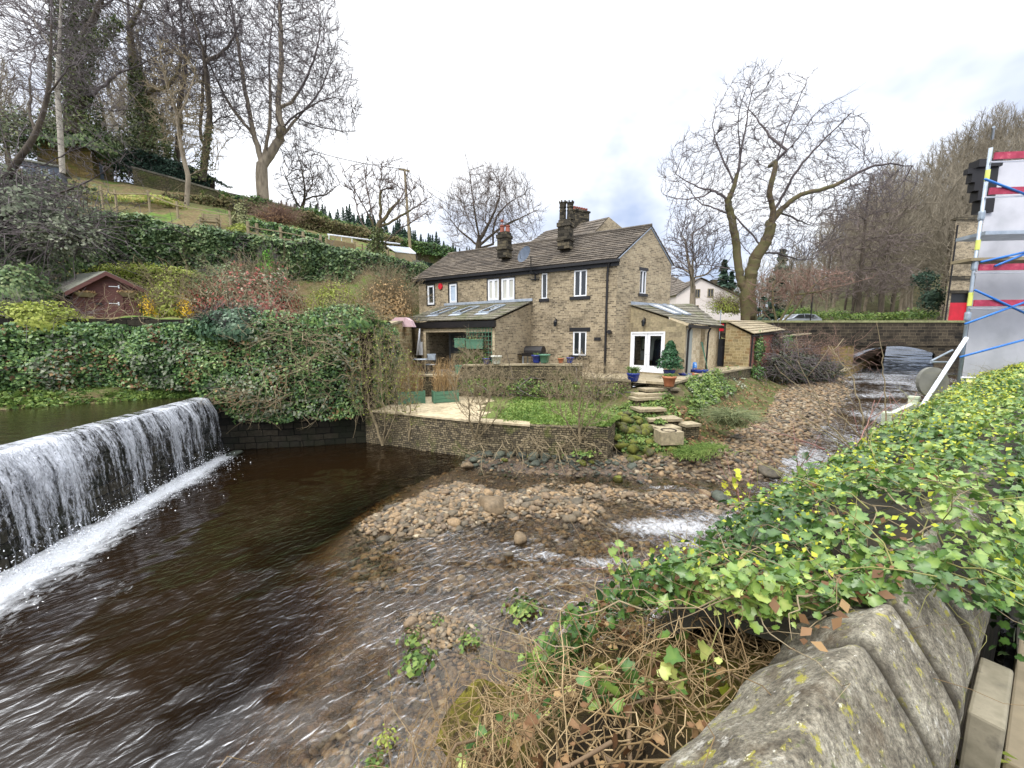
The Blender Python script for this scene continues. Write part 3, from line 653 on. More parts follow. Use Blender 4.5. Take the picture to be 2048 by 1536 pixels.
def bedmat():
    m, N, Lk, b = base_mat('river_bed')
    tc = N.new('ShaderNodeTexCoord'); v = N.new('ShaderNodeTexVoronoi'); v.inputs['Scale'].default_value = 17; v.inputs['Randomness'].default_value = 1
    v2 = N.new('ShaderNodeTexVoronoi'); v2.inputs['Scale'].default_value = 17; v2.feature = 'DISTANCE_TO_EDGE'
    n = noise_node(N, Lk, 9, 3); va = N.new('ShaderNodeMixRGB'); va.inputs[0].default_value = .12; Lk(tc.outputs['Object'], va.inputs[1]); Lk(n.outputs[1], va.inputs[2])
    Lk(va.outputs[0], v.inputs['Vector']); Lk(va.outputs[0], v2.inputs['Vector'])
    sp = N.new('ShaderNodeSeparateColor'); Lk(v.outputs['Color'], sp.inputs[0])
    r = ramp(N, ['#463f38', '#5c5044', '#75654f', '#6a5a4e', '#5a5552', '#857760']); Lk(sp.outputs[0], r.inputs[0])
    e = ramp(N, [(.6, .57, .55), (1, 1, 1)], [0, .22]); Lk(v2.outputs['Distance'], e.inputs[0])
    mm = N.new('ShaderNodeMixRGB'); mm.blend_type = 'MULTIPLY'; mm.inputs[0].default_value = 1; Lk(r.outputs[0], mm.inputs[1]); Lk(e.outputs[0], mm.inputs[2])
    n2 = noise_node(N, Lk, .8, 5); r2 = ramp(N, [(.55, .5, .45), (1.15, 1.1, 1.05)], [.35, .65]); Lk(n2.outputs[0], r2.inputs[0])
    m2 = N.new('ShaderNodeMixRGB'); m2.blend_type = 'MULTIPLY'; m2.inputs[0].default_value = 1; Lk(mm.outputs[0], m2.inputs[1]); Lk(r2.outputs[0], m2.inputs[2])
    Lk(m2.outputs[0], b.inputs['Base Color']); b.inputs['Roughness'].default_value = .6
    bump(N, Lk, b, v2.outputs['Distance'], .9, .05); return m
M_RBED = bedmat()
bed = grid_sheet('riverbed', -9.9, 34, -3, 44, .14, bed_z, M_RBED, keep=lambda X, Y: (Y < 14.2) | ((X > 2) & (Y < 14 + (X - 2) * 1.02 + 3)) )
def watermat():
    m, N, Lk, b = base_mat('river_water'); N.remove(b); out = N['Material Output']
    ad_ = N.new('ShaderNodeAttribute'); ad_.attribute_name = 'depth'; af = N.new('ShaderNodeAttribute'); af.attribute_name = 'foam'; ar = N.new('ShaderNodeAttribute'); ar.attribute_name = 'rip'
    # absorption of peaty water over its depth
    cmb = N.new('ShaderNodeCombineColor')
    for i, k in enumerate((-1.3, -2.0, -3.4)):
        mu = N.new('ShaderNodeMath'); mu.operation = 'MULTIPLY'; mu.inputs[1].default_value = k; Lk(ad_.outputs['Fac'], mu.inputs[0])
        ex = N.new('ShaderNodeMath'); ex.operation = 'EXPONENT'; Lk(mu.outputs[0], ex.inputs[0]); Lk(ex.outputs[0], cmb.inputs[i])
    tr = N.new('ShaderNodeBsdfTransparent'); Lk(cmb.outputs[0], tr.inputs[0])
    body = N.new('ShaderNodeBsdfDiffuse'); body.inputs[0].default_value = (.012, .0065, .0025, 1)
    dm = N.new('ShaderNodeMapRange'); dm.inputs[1].default_value = 0; dm.inputs[2].default_value = 1.6; dm.inputs[3].default_value = .0; dm.inputs[4].default_value = .95; Lk(ad_.outputs['Fac'], dm.inputs[0])
    mb = N.new('ShaderNodeMixShader'); Lk(dm.outputs[0], mb.inputs[0]); Lk(tr.outputs[0], mb.inputs[1]); Lk(body.outputs[0], mb.inputs[2])
    # ripples: stretched along the wave fronts
    nA = noise_node(N, Lk, 1.0, 1.5, .5, mscale=(5.5, 9.0, 1), rot=(0, 0, radians(48)), dist=.7)
    nB = noise_node(N, Lk, 1.0, 4, .65, mscale=(12, 20, 1), rot=(0, 0, radians(10)), dist=1.6)
    nC = noise_node(N, Lk, 1.0, 2, .5, mscale=(1.3, 3.2, 1), rot=(0, 0, radians(38)), dist=.6)
    s1 = N.new('ShaderNodeMath'); s1.operation = 'MULTIPLY_ADD'; s1.inputs[1].default_value = .12; Lk(nB.outputs[0], s1.inputs[0]); Lk(nA.outputs[0], s1.inputs[2])
    s2 = N.new('ShaderNodeMath'); s2.operation = 'MULTIPLY_ADD'; s2.inputs[1].default_value = .8; Lk(nC.outputs[0], s2.inputs[0]); Lk(s1.outputs[0], s2.inputs[2])
    bs_ = N.new('ShaderNodeMath'); bs_.operation = 'MULTIPLY'; bs_.inputs[1].default_value = 1.0; Lk(ar.outputs['Fac'], bs_.inputs[0])
    bp = N.new('ShaderNodeBump'); bp.inputs['Distance'].default_value = .085; Lk(s2.outputs[0], bp.inputs['Height']); Lk(bs_.outputs[0], bp.inputs['Strength'])
    gl = N.new('ShaderNodeBsdfGlossy'); gl.inputs[1].default_value = .11; Lk(bp.outputs[0], gl.inputs[2])
    fr = N.new('ShaderNodeFresnel'); fr.inputs[0].default_value = 1.47; Lk(bp.outputs[0], fr.inputs[1])
    m1 = N.new('ShaderNodeMixShader'); Lk(fr.outputs[0], m1.inputs[0]); Lk(mb.outputs[0], m1.inputs[1]); Lk(gl.outputs[0], m1.inputs[2])
    # foam
    nf = noise_node(N, Lk, 1.0, 7, .72, mscale=(7, 5, 3), dist=1.2)
    fa = N.new('ShaderNodeMath'); fa.operation = 'ADD'; Lk(nf.outputs[0], fa.inputs[0]); Lk(af.outputs['Fac'], fa.inputs[1])
    fm = N.new('ShaderNodeMapRange'); fm.inputs[1].default_value = .86; fm.inputs[2].default_value = 1.34; Lk(fa.outputs[0], fm.inputs[0])
    fd = N.new('ShaderNodeBsdfPrincipled'); fd.inputs['Base Color'].default_value = (.66, .68, .71, 1); fd.inputs['Roughness'].default_value = .7
    b2 = N.new('ShaderNodeBump'); b2.inputs['Distance'].default_value = .06; b2.inputs['Strength'].default_value = .8; Lk(nf.outputs[0], b2.inputs['Height']); Lk(b2.outputs[0], fd.inputs['Normal'])
    m2 = N.new('ShaderNodeMixShader'); Lk(fm.outputs[0], m2.inputs[0]); Lk(m1.outputs[0], m2.inputs[1]); Lk(fd.outputs[0], m2.inputs[2])
    Lk(m2.outputs[0], out.inputs[0]); return m
M_WATER = watermat()
FOOT = [(-9.25, 12.0), (-9.0, 10.5), (-8.3, 7.6), (-7.78, 5.44), (-7.3, 3.2), (-6.8, 0)]
def dist_line(x, y, pl):
    d = np.full(np.shape(x), 1e9)
    for a, b in zip(pl[:-1], pl[1:]):
        a, b = np.array(a), np.array(b); e = b - a; t = np.clip(((x - a[0]) * e[0] + (y - a[1]) * e[1]) / (e @ e), 0, 1); d = np.minimum(d, np.hypot(x - a[0] - t * e[0], y - a[1] - t * e[1]))
    return d
def foam(x, y):
    dl_ = dist_line(x, y, FOOT) * (.3 + .9 * vnoise(x, y, .9, 21) + .6 * vnoise(x, y, 2.7, 22)) ; f = .68 * np.exp(-(dl_ / np.interp(y, [2, 6, 12], [1.7, 1.15, .5])) ** 1.15) + .35 * np.exp(-(dl_ / .3) ** 2)
    for (px, py, rx, ry, a) in ((1350, 1055, 1.7, .6, .62), (1430, 1035, 1.2, .45, .5), (1390, 1090, 1.0, .4, .5), (1200, 1125, .8, .25, .5), (1290, 1160, .7, .4, .5), (1090, 1110, .5, .2, .46), (1240, 1200, .4, .35, .4), (960, 1060, .8, .15, .36), (760, 1085, .6, .15, .36), (1060, 1130, .6, .25, .33), (1240, 1090, .7, .3, .35), (1330, 975, 1.2, .25, .42), (1120, 990, 1.0, .25, .3), (900, 990, .8, .2, .3), (1180, 1200, .6, .5, .25)):
        c = G(px, py, 0); f = np.maximum(f, a * np.exp(-((x - c.x) / rx) ** 2 - ((y - c.y) / ry) ** 2))
    s = x * .62 + y * .78
    f = np.maximum(f, .45 * smooth(8.5, 11.5, s) * (x > 7) * (.55 + .6 * vnoise(x, y, .8, 9)))
    f = np.maximum(f, (.22 + .3 * vnoise(x, y, .9, 31)) * smooth(29, 32, s) * smooth(60, 36, s) * (x > 9))
    return f
def ripa(x, y):
    r = .75 + .0 * x; c = G(650, 960, 0); calm = np.exp(-((x - c.x) / 3.0) ** 2 - ((y - 11) / 2.2) ** 2); r = r * (1 - .8 * calm)
    calm2 = poly_sd(x, y, gp([(900, 1340), (1010, 1290), (1150, 1300), (1100, 1380), (960, 1536), (870, 1536)])); r = np.where(calm2 > -.2, r * .12, r)
    return np.where((x > 0) & (y < 9), r * 1.15, r)
def water_z(x, y): return channel_z(x, y) + .03 * (vnoise(x, y, 2.2, 11) - .5) + .02 * (vnoise(x, y, 5, 12) - .5) + .05 * np.clip(foam(x, y), 0, 1) * (vnoise(x, y, 6, 13) - .3)
wat = grid_sheet('river_water', -9.6, 36, -3, 46, .11, water_z, M_WATER, keep=lambda X, Y: (Y < 13.9) | ((X > 4) & (Y < 14 + (X - 2) * 1.05 + 3)),
                 attrs={'depth': lambda x, y: np.clip(channel_z(x, y) - bed_z(x, y) - .09, .0, 3) * 1.5 + .02, 'foam': foam, 'rip': ripa})
FK = lambda X, Y: (np.abs((1024 + FPX * X / Y) - 1800) < 150)
grid_sheet('riverbed_beyond', 28, 84, 30, 64, .5, lambda X, Y: bed_z(X, Y) - .05, M_RBED, keep=lambda X, Y: FK(X, Y) & ((X > 33.8) | (Y > 43)))
grid_sheet('river_water_beyond', 28, 84, 30, 64, .4, lambda X, Y: channel_z(X, Y) + .1 * (vnoise(X, Y, .9, 41) - .5), M_WATER, keep=lambda X, Y: FK(X, Y) & ((X > 36.1) | (Y > 46.2)), attrs={'depth': lambda x, y: np.full(x.shape, .4), 'foam': lambda x, y: .12 + .45 * vnoise(x, y, .7, 31), 'rip': lambda x, y: np.full(x.shape, .8)})
for nm_, pxs in (('left', (1768, 1745)), ('right', (1862, 1925))):
    cv = []
    for pf in (0, .35, 1):
        cv.append([Vector(((np.interp(pf, [0, 1], pxs) + (6 if nm_ == 'left' else -14) * (d_ - 33) / 28 * (1 - pf) - 1024) / FPX * d_, d_, float(channel_z(np.array([.9 * d_]), np.array([d_]))[0]) - .3 + (4.7 - float(channel_z(np.array([.9 * d_]), np.array([d_]))[0])) * [0, .75, 1.0][[0, .35, 1].index(pf)])) for d_ in (33.5, 38, 44, 52, 62)])
    loft('far_bank', cv, 40, 14, M_BANK, rough=.3)
# upper pool above the weir
def upm():
    m, N, Lk, b = base_mat('pool_water'); b.inputs['Base Color'].default_value = (.022, .018, .008, 1); b.inputs['Roughness'].default_value = .06
    n = noise_node(N, Lk, 1, 4, .6, mscale=(2, 5, 1), dist=.8); bump(N, Lk, b, n.outputs[0], .35, .05); return m
M_POOL = upm()
g = MB(); ys = [-6, 0, 2, 4, 6.28, 9, 11.95, 12.6]
for a, b_ in zip(ys[:-1], ys[1:]):
    g.quad((weir_x(a) - .12, a, 1.9), (weir_x(b_) - .12, b_, 1.9), (-32, b_, 1.9), (-32, a, 1.9))
g.quad((-32, 12.6, 1.9), (-9.9, 12.6, 1.9), (-9.9, 14, 1.9), (-32, 14, 1.9))
o = g.build('upper_pool', M_POOL); tag(o, kind='structure')

# ------------------------------------------------------------------ weir
t = thing('weir', 'long dark stone weir with white water falling down its face', 'weir', (-9, 8, 0))
W0 = [Vector((float(weir_x(y)), y, 1.88)) for y in (12.3, 11.95, 9, 6.28, 4, 2, -2, -6)]
FT = [Vector((x, y, -2.2)) for x, y in ((-9.4, 12.2), (-9.3, 11.8), (-8.75, 8.9), (-8.08, 6.0), (-7.75, 4), (-7.4, 2), (-6.7, -2), (-6, -6))]
g = MB()
for i in range(len(W0) - 1):
    a, b_ = W0[i], W0[i + 1]; c, d = FT[i], FT[i + 1]; bk = Vector((-.6, 0, -.04))
    g.quad(c, d, b_, a); g.quad(a, b_, b_ + bk, a + bk); g.quad(a + bk, b_ + bk, b_ + bk + Vector((0, 0, -1.5)), a + bk + Vector((0, 0, -1.5)))
g.build('dam_face', M_WET, t)
def fallmat():
    m, N, Lk, b = base_mat('falling_water'); out = N['Material Output']
    uv = N.new('ShaderNodeUVMap'); uv.uv_map = 'UVMap'
    def nz(sx, sy, det, off=0, dist=0):
        mp = N.new('ShaderNodeMapping'); mp.inputs['Scale'].default_value = (sx, sy, 1); mp.inputs['Location'].default_value = (off, off, 0); Lk(uv.outputs[0], mp.inputs[0])
        n = N.new('ShaderNodeTexNoise'); n.inputs['Scale'].default_value = 1; n.inputs['Detail'].default_value = det; n.inputs['Roughness'].default_value = .65; n.inputs['Distortion'].default_value = dist; Lk(mp.outputs[0], n.inputs['Vector']); return n
    big = nz(1.3, .12, 3); fine_ = nz(11, 1.3, 5, 3, .5); dr = nz(26, 11, 3, 7, .8)
    s1 = N.new('ShaderNodeMath'); s1.operation = 'MULTIPLY_ADD'; s1.inputs[1].default_value = 1.25; Lk(big.outputs[0], s1.inputs[0]); Lk(fine_.outputs[0], s1.inputs[2])
    s2 = N.new('ShaderNodeMath'); s2.operation = 'MULTIPLY_ADD'; s2.inputs[1].default_value = .75; Lk(dr.outputs[0], s2.inputs[0]); Lk(s1.outputs[0], s2.inputs[2])
    sp = N.new('ShaderNodeSeparateXYZ'); Lk(uv.outputs[0], sp.inputs[0])
    low = N.new('ShaderNodeMapRange'); low.inputs[1].default_value = 0; low.inputs[2].default_value = 2.0; low.inputs[3].default_value = -.14; low.inputs[4].default_value = .15; Lk(sp.outputs[1], low.inputs[0])
    s3 = N.new('ShaderNodeMath'); s3.operation = 'ADD'; Lk(s2.outputs[0], s3.inputs[0]); Lk(low.outputs[0], s3.inputs[1])
    mr = N.new('ShaderNodeMapRange'); mr.inputs[1].default_value = 1.42; mr.inputs[2].default_value = 1.78; mr.inputs[4].default_value = .92; Lk(s3.outputs[0], mr.inputs[0])
    b.inputs['Base Color'].default_value = (.7, .73, .8, 1); b.inputs['Roughness'].default_value = .35
    bp = N.new('ShaderNodeBump'); bp.inputs['Distance'].default_value = .08; bp.inputs['Strength'].default_value = .9; Lk(s2.outputs[0], bp.inputs['Height']); Lk(bp.outputs[0], b.inputs['Normal'])
    tr = N.new('ShaderNodeBsdfTransparent'); ms = N.new('ShaderNodeMixShader'); Lk(mr.outputs[0], ms.inputs[0]); Lk(tr.outputs[0], ms.inputs[1]); Lk(b.outputs[0], ms.inputs[2]); Lk(ms.outputs[0], out.inputs[0]); return m
M_FALL = fallmat()
def fall_sheet(name, off, u0, seed, par_):
    nu, nv = 420, 26; V = []; UV = []
    ysn = np.linspace(12.1, -5, nu)
    for i, y in enumerate(ysn):
        cx = float(weir_x(y)); fx_ = float(np.interp(y, [q.y for q in FT[::-1]], [q.x for q in FT[::-1]]))
        wob = .06 * (mnoise.noise(Vector((y * 1.7, seed, 0)))) + .035 * mnoise.noise(Vector((y * 6, seed, 3)))
        for j in range(nv):
            s = j / (nv - 1)
            if s < .14: q = s / .14; x = cx - .35 + .35 * q; z = 1.93 - .02 * q * q
            else:
                q = (s - .14) / .86; x = cx + (fx_ - cx) * (q ** .6) * .62 + off * min(1, q * 3) + wob * min(1, q * 4) + .03 * mnoise.noise(Vector((y * 3, q * 6, seed))); z = 1.91 - 1.91 * q ** 1.25
            V.append((x, y, z)); UV.append((y + u0, 2.0 - s * 2.2))
    I = np.arange(nu * nv).reshape(nu, nv); F = np.stack([I[:-1, :-1], I[:-1, 1:], I[1:, 1:], I[1:, :-1]], -1).reshape(-1, 4)
    me = mesh_np(name, V, F, M_FALL, smooth=True); l = me.uv_layers.new(name='UVMap'); UV = np.array(UV, dtype=np.float32)
    l.data.foreach_set('uv', UV[F.ravel()].ravel()); q = part(name, me, par_, Vector((0, 0, 0)) - parent_loc(par_)); return q
fall_sheet('falling_water', .07, 0, 1, t); fall_sheet('falling_water', .2, 7.3, 5, t)
# spray droplets at the foot and off the face
R = np.random.RandomState(4); n = 5200; y = R.uniform(-1, 11.9, n); k = R.random_sample(n) ** 2; fxx = np.interp(y, [-2, 2, 4, 6, 8.9, 11.8], [-6.7, -7.4, -7.75, -8.08, -8.75, -9.3])
x = fxx + .05 + R.exponential(.22, n); z = .02 + k * R.uniform(.1, .75, n) * np.exp(-(x - fxx) * 1.6)
me = leaf_cloud('spray', np.stack([x, y, z], 1), np.tile([0, 0, 1.], (n, 1)), .028, plain('spray_white', ['#e4e8f0', '#f2f4f8'], 1, .5, 0), spread=2)
part('spray', me, t, Vector((0, 0, 0)) - Vector(t.location))
# ------------------------------------------------------------------ the house
ZP = 2.05                                   # patio level
B0 = P(1228, 745, 19.0); B0.z = 0
A0 = P(838, 600, 25.6); A0.z = 0
VG = Vector((.819, .574, 0)); WG = 4.4
C0 = B0 + VG * WG; D0 = A0 + VG * WG
EAVE = zat(519, 19.0) ; REAVE = zat(531, C0.y)
RB = B0 + VG * WG * .56; RIDGE = zat(456, RB.y)
FF = Fr(B0, A0)                               # facade: u from the corner leftwards
FG = Fr(B0, C0)
H = thing('cottage', 'two storey gritstone cottage with stone slate roof and white windows beside the river', 'house', tuple(B0 + Vector((0, 0, ZP))))
def fpx(fr, x0, y0, x1, y1):
    u0, z1 = fr.px(x0, y0); u1, z0 = fr.px(x1, y1); return (min(u0, u1), max(u0, u1), min(z0, z1), max(z0, z1))
def win(fr, r, parent, style='pair', pane=M_GLASS, lint=None, dep=.1, frame=.055, surround=None, sill=True, lpar=None):
    u0, u1, z0, z1 = r; g = MB(); w0, w1 = -dep + .01, -dep + .07; f = frame
    for a in ((u0, u1, z0, z0 + f), (u0, u1, z1 - f, z1), (u0, u0 + f, z0 + f, z1 - f), (u1 - f, u1, z0 + f, z1 - f)): fr.box(g, *a, w0, w1)
    um = (u0 + u1) / 2
    if style == 'pair': fr.box(g, um - f * .6, um + f * .6, z0 + f, z1 - f, w0, w1 + .005)
    if style == 'single':
        q = f * .7
        for a in ((u0 + f, u1 - f, z0 + f, z0 + f + q), (u0 + f, u1 - f, z1 - f - q, z1 - f), (u0 + f, u0 + f + q, z0 + f + q, z1 - f - q), (u1 - f - q, u1 - f, z0 + f + q, z1 - f - q)): fr.box(g, *a, w0, w1 + .015)
    if style == 'open':
        q = f * .6
        for c in ((u0 + f, um - f * .6), (um + f * .6, u1 - f)):
            for a in ((c[0], c[1], z0 + f, z0 + f + q), (c[0], c[1], z1 - f - q, z1 - f), (c[0], c[0] + q, z0 + f + q, z1 - f - q), (c[1] - q, c[1], z0 + f + q, z1 - f - q)): fr.box(g, *a, w0, w1 + .012)
        fr.box(g, um - f * .6, um + f * .6, z0 + f, z1 - f, w0, w1 + .005)
    o = g.build('window', M_WHITE, parent)
    g = MB(); g.quad(fr.p(u0 + .01, z0 + .01, w0 + .02), fr.p(u1 - .01, z0 + .01, w0 + .02), fr.p(u1 - .01, z1 - .01, w0 + .02), fr.p(u0 + .01, z1 - .01, w0 + .02)); g.build('pane', pane, o)
    if surround:
        s = surround; g = MB()
        for a in ((u0 - s, u1 + s, z1, z1 + s), (u0 - s, u1 + s, z0 - s, z0), (u0 - s, u0, z0, z1), (u1, u1 + s, z0, z1)): fr.box(g, *a, -.05, .02)
        g.build('surround', M_BLACK, o)
    if lint:
        g = MB(); e, h = lint; fr.box(g, u0 - e, u1 + e, z1, z1 + h, -.05, .015); g.build('lintel', M_BLACK, o)
    if sill and not surround:
        g = MB(); e, h = lint or (.1, .14); fr.box(g, u0 - e, u1 + e, z0 - h, z0, -.05, .05); g.build('sill', M_BLACK, o)
    return o
wA = fpx(FF, 854, 571, 869, 609); wB = fpx(FF, 898, 568, 914, 605); wC = fpx(FF, 975, 559, 998, 600); wD = fpx(FF, 1002, 557, 1029, 599)
wE = fpx(FF, 1083, 547, 1094, 597); wF = fpx(FF, 1148, 541, 1173, 592); wG = fpx(FF, 1146, 663, 1172, 711)
wH = fpx(FG, 1281, 540, 1292, 588)
g = MB(); FF.wall(g, 0, FF.len, ZP - .6, EAVE, [wA, wB, wC, wD, wE, wF, wG], .12)
g.build('front_wall', M_HOUSE, H)
g = MB(); FG.wall(g, 0, WG, ZP - .6, min(EAVE, REAVE) - .02, [wH], .12)
z_ = min(EAVE, REAVE) - .02
g.poly([FG.p(0, z_), FG.p(WG, z_), FG.p(WG, REAVE), FG.p(WG * .56, RIDGE), FG.p(0, EAVE)])
g.build('gable_wall', M_GABLE, H)
g = MB(); Fb = Fr(C0, D0); g.quad(C0 + Vector((0, 0, 1)), D0 + Vector((0, 0, 1)), D0 + Vector((0, 0, REAVE)), C0 + Vector((0, 0, REAVE)))
g.poly([A0 + Vector((0, 0, 1)), D0 + Vector((0, 0, 1)), D0 + Vector((0, 0, REAVE)), D0.lerp(A0, .44) + Vector((0, 0, RIDGE)), A0 + Vector((0, 0, EAVE))])
g.build('rear_wall', M_HOUSE, H)
for r, st, pn, ln, sr in ((wA, 'single', M_GLASS, None, .07), (wB, 'single', M_BLIND, None, .07), (wC, 'open', M_CURTAIN, None, .05), (wD, 'open', M_CURTAIN, None, .05), (wE, 'plain', M_GLASS, (.12, .16), None), (wF, 'pair', M_GLASS, (.2, .16), None), (wG, 'pair', M_GLASS, (.2, .2), None)):
    win(FF, r, H, st, pn, ln, surround=sr, frame=.07 if r is not wE else .06)
win(FG, wH, H, 'pair', M_GLASS, (.1, .14), frame=.05)
# roof
ov = .18
uF = FF.u; el = A0 + uF * .35; er = B0 - uF * .06
def up(v, z): return Vector((v.x, v.y, z))
EL, ER = up(el - VG * ov, EAVE + .02), up(er - VG * ov, EAVE + .02)
RL, RR = up(el + VG * WG * .56, RIDGE + .09), up(er + VG * WG * .56, RIDGE + .09)
g = MB(); slates(g, EL, ER, RR, RL, 15, .45, .95, .055)
BL, BR = up(el + VG * (WG + ov), REAVE + .02), up(er + VG * (WG + ov), REAVE + .02)
slates(g, BR, BL, RL, RR, 10, .45, .9, .055)
g.val = .9
g.tube([RL + Vector((0, 0, .03)), RL.lerp(RR, .5) + Vector((0, 0, .0)), RR + Vector((0, 0, .03))], .1, 6)
rf = g.build('roof', M_ROOF, H)
g = MB()   # dark timber eave board and gutter
FF.box(g, -.1, FF.len + .3, EAVE - .3, EAVE - .02, .02, .08); FF.box(g, -.15, FF.len + .35, EAVE - .13, EAVE + .0, .1, .24)
for i in range(12): FF.box(g, .6 + i * 1.05, .68 + i * 1.05, EAVE - .2, EAVE - .04, .08, .12)
g.build('gutter', M_BLACK, H)
g = MB(); g.tube([FF.p(.35, EAVE - .1, .16), FF.p(.42, EAVE - .38, .1), FF.p(.45, EAVE - .6, .08), FF.p(.45, ZP, .08)], .055, 8); g.build('drainpipe', M_BLACK, H)
u, z = FF.px(1220, 664); g = MB(); g.tube([FF.p(u, z, .02), FF.p(u, z, .22)], .1, 10); g.build('flue', M_BLACK, H)
u, z = FF.px(1195, 678); g = MB(); FF.box(g, u - .17, u + .17, z - .08, z + .08, .0, .03); g.build('air_vent', M_BLACK, H)
# verge pointing on the gable
g = MB(); g.val = .5
for a, b_ in ((FG.p(-.05, EAVE - .02, .02), FG.p(WG * .56, RIDGE + .03, .02)), (FG.p(WG * .56, RIDGE + .03, .02), FG.p(WG + .1, REAVE - .02, .02))): g.tube([a, b_], .035, 4)
g.build('verge', M_LEAD, H)
def chimney(cx, by, ty, w_px, d, name, pots, parent):
    c = P(cx, by, d); s = w_px * d / FPX / 2; top = zat(ty, d); g = MB(); rz = atan2(uF.y, uF.x)
    s *= .74; g.box((c.x, c.y, (c.z - .5 + top) / 2), (s * 1.7, s * 1.5, top - c.z + .5), rz); g.box((c.x, c.y, top - .12), (s * 1.95, s * 1.75, .2), rz); g.box((c.x, c.y, top + .05), (s * 1.6, s * 1.4, .14), rz)
    g.box((c.x, c.y, c.z - .02), (s * 1.95, s * 1.8, .12), rz)
    ch = g.build('chimney', M_SOOT, parent)
    for dx, dy, r, h, m, st in pots:
        g = MB(); pr = [(r * 1.0, 0), (r * .92, h * .3), (r * .86, h * .75), (r * 1.08, h * .82), (r * 1.08, h * .9), (r * .9, h * .93), (r * .95, h)]
        if st == 'tall': pr = [(r, 0), (r * .95, h * .5), (r * 1.02, h * .52), (r * 1.02, h * .58), (r * .9, h * .6), (r * .9, h * .7), (r * 1.05, h * .72), (r * 1.05, h * .78), (r * .92, h * .8), (r, h * .92), (r * 1.12, h)]
        q = Vector((c.x, c.y, top + .15)) + uF * -dx + VG * dy; g.lathe(pr, q, 14)
        if st == 'tall':
            for k in range(6): a = k * pi / 3; g.box((q.x + r * cos(a), q.y + r * sin(a), q.z + h + .03), (.06, .06, .1), a)
        if st == 'cowl': g.lathe([(.02, h), (.02, h + .2), (r * .7, h + .2), (r * .6, h + .3)], q, 10)
        g.build('chimney_pot', m, ch, smooth=False)
    return ch
dl = RL.lerp(RR, .33).y
chimney(1009, 498, 470, 34, 22.9, 'l', [(-.16, 0, .13, .4, M_POTRED, 'cowl'), (.17, .05, .13, .36, M_POTRED, 'std')], rf)
chimney(1131, 480, 446, 38, 21.3, 'r', [(-.18, 0, .18, .9, M_SOOT, 'tall'), (.2, .05, .17, .84, M_SOOT, 'tall')], rf)
# lean-to on the front, with roof lights and an open porch
uf = Vector((FF.u.x, FF.u.y, 0)); nf = FF.n
u1, z1 = FF.px(1062, 604); LT = 3.6; ZE = 4.66; ZF = z1 - .05
uL = u1 + 5.9
K = thing('lean_to', 'stone lean-to with mossy slate roof and three roof lights against the cottage front', 'extension', tuple(FF.p(u1, ZP, LT)))
FL = Fr(FF.p(u1, 0, LT), FF.p(uL, 0, LT))
Fe = Fr(FF.p(u1, 0, .005), FF.p(u1, 0, LT))
g = MB(); g.poly([FF.p(u1, ZP - .3, .0), FF.p(u1, ZP - .3, LT), FF.p(u1, ZE - .05, LT), FF.p(u1, ZF - .06, .0)]); g.build('end_wall', M_GABLE, K)
op = (.15, 4.35, ZP, 4.1)
g = MB(); FL.wall(g, 0, 4.7, ZP - .3, ZE - .1, [op], .25); g.quad(FL.p(4.7, ZP - .3), FL.p(4.7, ZP - .3, -LT), FL.p(4.7, ZF - .1, -LT), FL.p(4.7, ZE - .1)); g.build('front_wall', M_HOUSE, K)
g = MB(); FL.box(g, .02, .15, ZP, 4.2, -.02, .02); FL.box(g, 4.35, 4.5, ZP, 4.2, -.02, .02); FL.box(g, .02, 4.5, 4.1, 4.25, -.02, .025); g.build('door_surround', M_CREAM, K)
g = MB(); FL.box(g, -.1, uL - u1 + .3, ZE - .35, ZE - .05, .05, .2); g.build('gutter', M_BLACK, K)
g = MB()
EL, ER = FF.p(uL + .3, ZE, LT + .25), FF.p(u1 - .12, ZE, LT + .25); RL, RR = FF.p(uL + .3, ZF + .08, .02), FF.p(u1 - .12, ZF + .08, .02)
slates(g, EL, ER, RR, RL, 10, .4, .8, .05); g.build('roof', M_ROOFMOSS, K)
g = MB(); FF.box(g, u1 - .1, uL + .2, ZF + .1, ZF + .24, .0, .06); g.build('flashing', M_LEAD, K)
for k, uu in enumerate((u1 + 1.0, u1 + 2.7, u1 + 4.3)):
    def rp(u, s, h): return FF.p(u, ZE + (ZF - ZE) * s + .06 + h, LT * (1 - s) + .1)
    g = MB()
    a, b_, c, d = rp(uu, .3, .02), rp(uu + .62, .3, .02), rp(uu + .62, .74, .02), rp(uu, .74, .02); h = Vector((0, 0, .06))
    for p_, q_ in ((a, b_), (b_, c), (c, d), (d, a)): g.tube([p_ + h, q_ + h], .045, 4)
    sk_ = g.build('roof_light', M_GALV, K); g = MB(); g.quad(a + h * 1.1, b_ + h * 1.1, c + h * 1.1, d + h * 1.1); g.build('pane', M_GLASS, sk_)
    g = MB(); g.hexa([rp(uu - .05, .2, .01), rp(uu + .67, .2, .01), rp(uu + .67, .29, .01), rp(uu - .05, .29, .01), rp(uu - .05, .2, .05), rp(uu + .67, .2, .05), rp(uu + .67, .29, .05), rp(uu - .05, .29, .05)]); g.build('apron', M_LEAD, sk_)
# porch inside: grey back wall, door, shelf wall
g = MB(); FL.box(g, .15, 4.3, ZP - .02, ZP + .02, -1.9, -.26); FL.box(g, .15, 4.4, ZP, 4.1, -2.0, -1.9); g.build('porch_wall', plain('porch_grey', ['#6e7276', '#8b8f92'], 2, .8, .1), K)
g = MB(); FL.box(g, 3.4, 4.2, ZP + .02, 4.0, -1.88, -1.83); FL.box(g, 3.55, 3.85, 3.0, 3.75, -1.83, -1.81); g.build('door', plain('grey_door', ['#4a5158', '#59616a'], 2, .5, .1), K)
g = MB(); FL.box(g, .6, 3.1, ZP + .02, 3.0, -.9, -.5); g.build('shelf_wall', M_DRY, K)
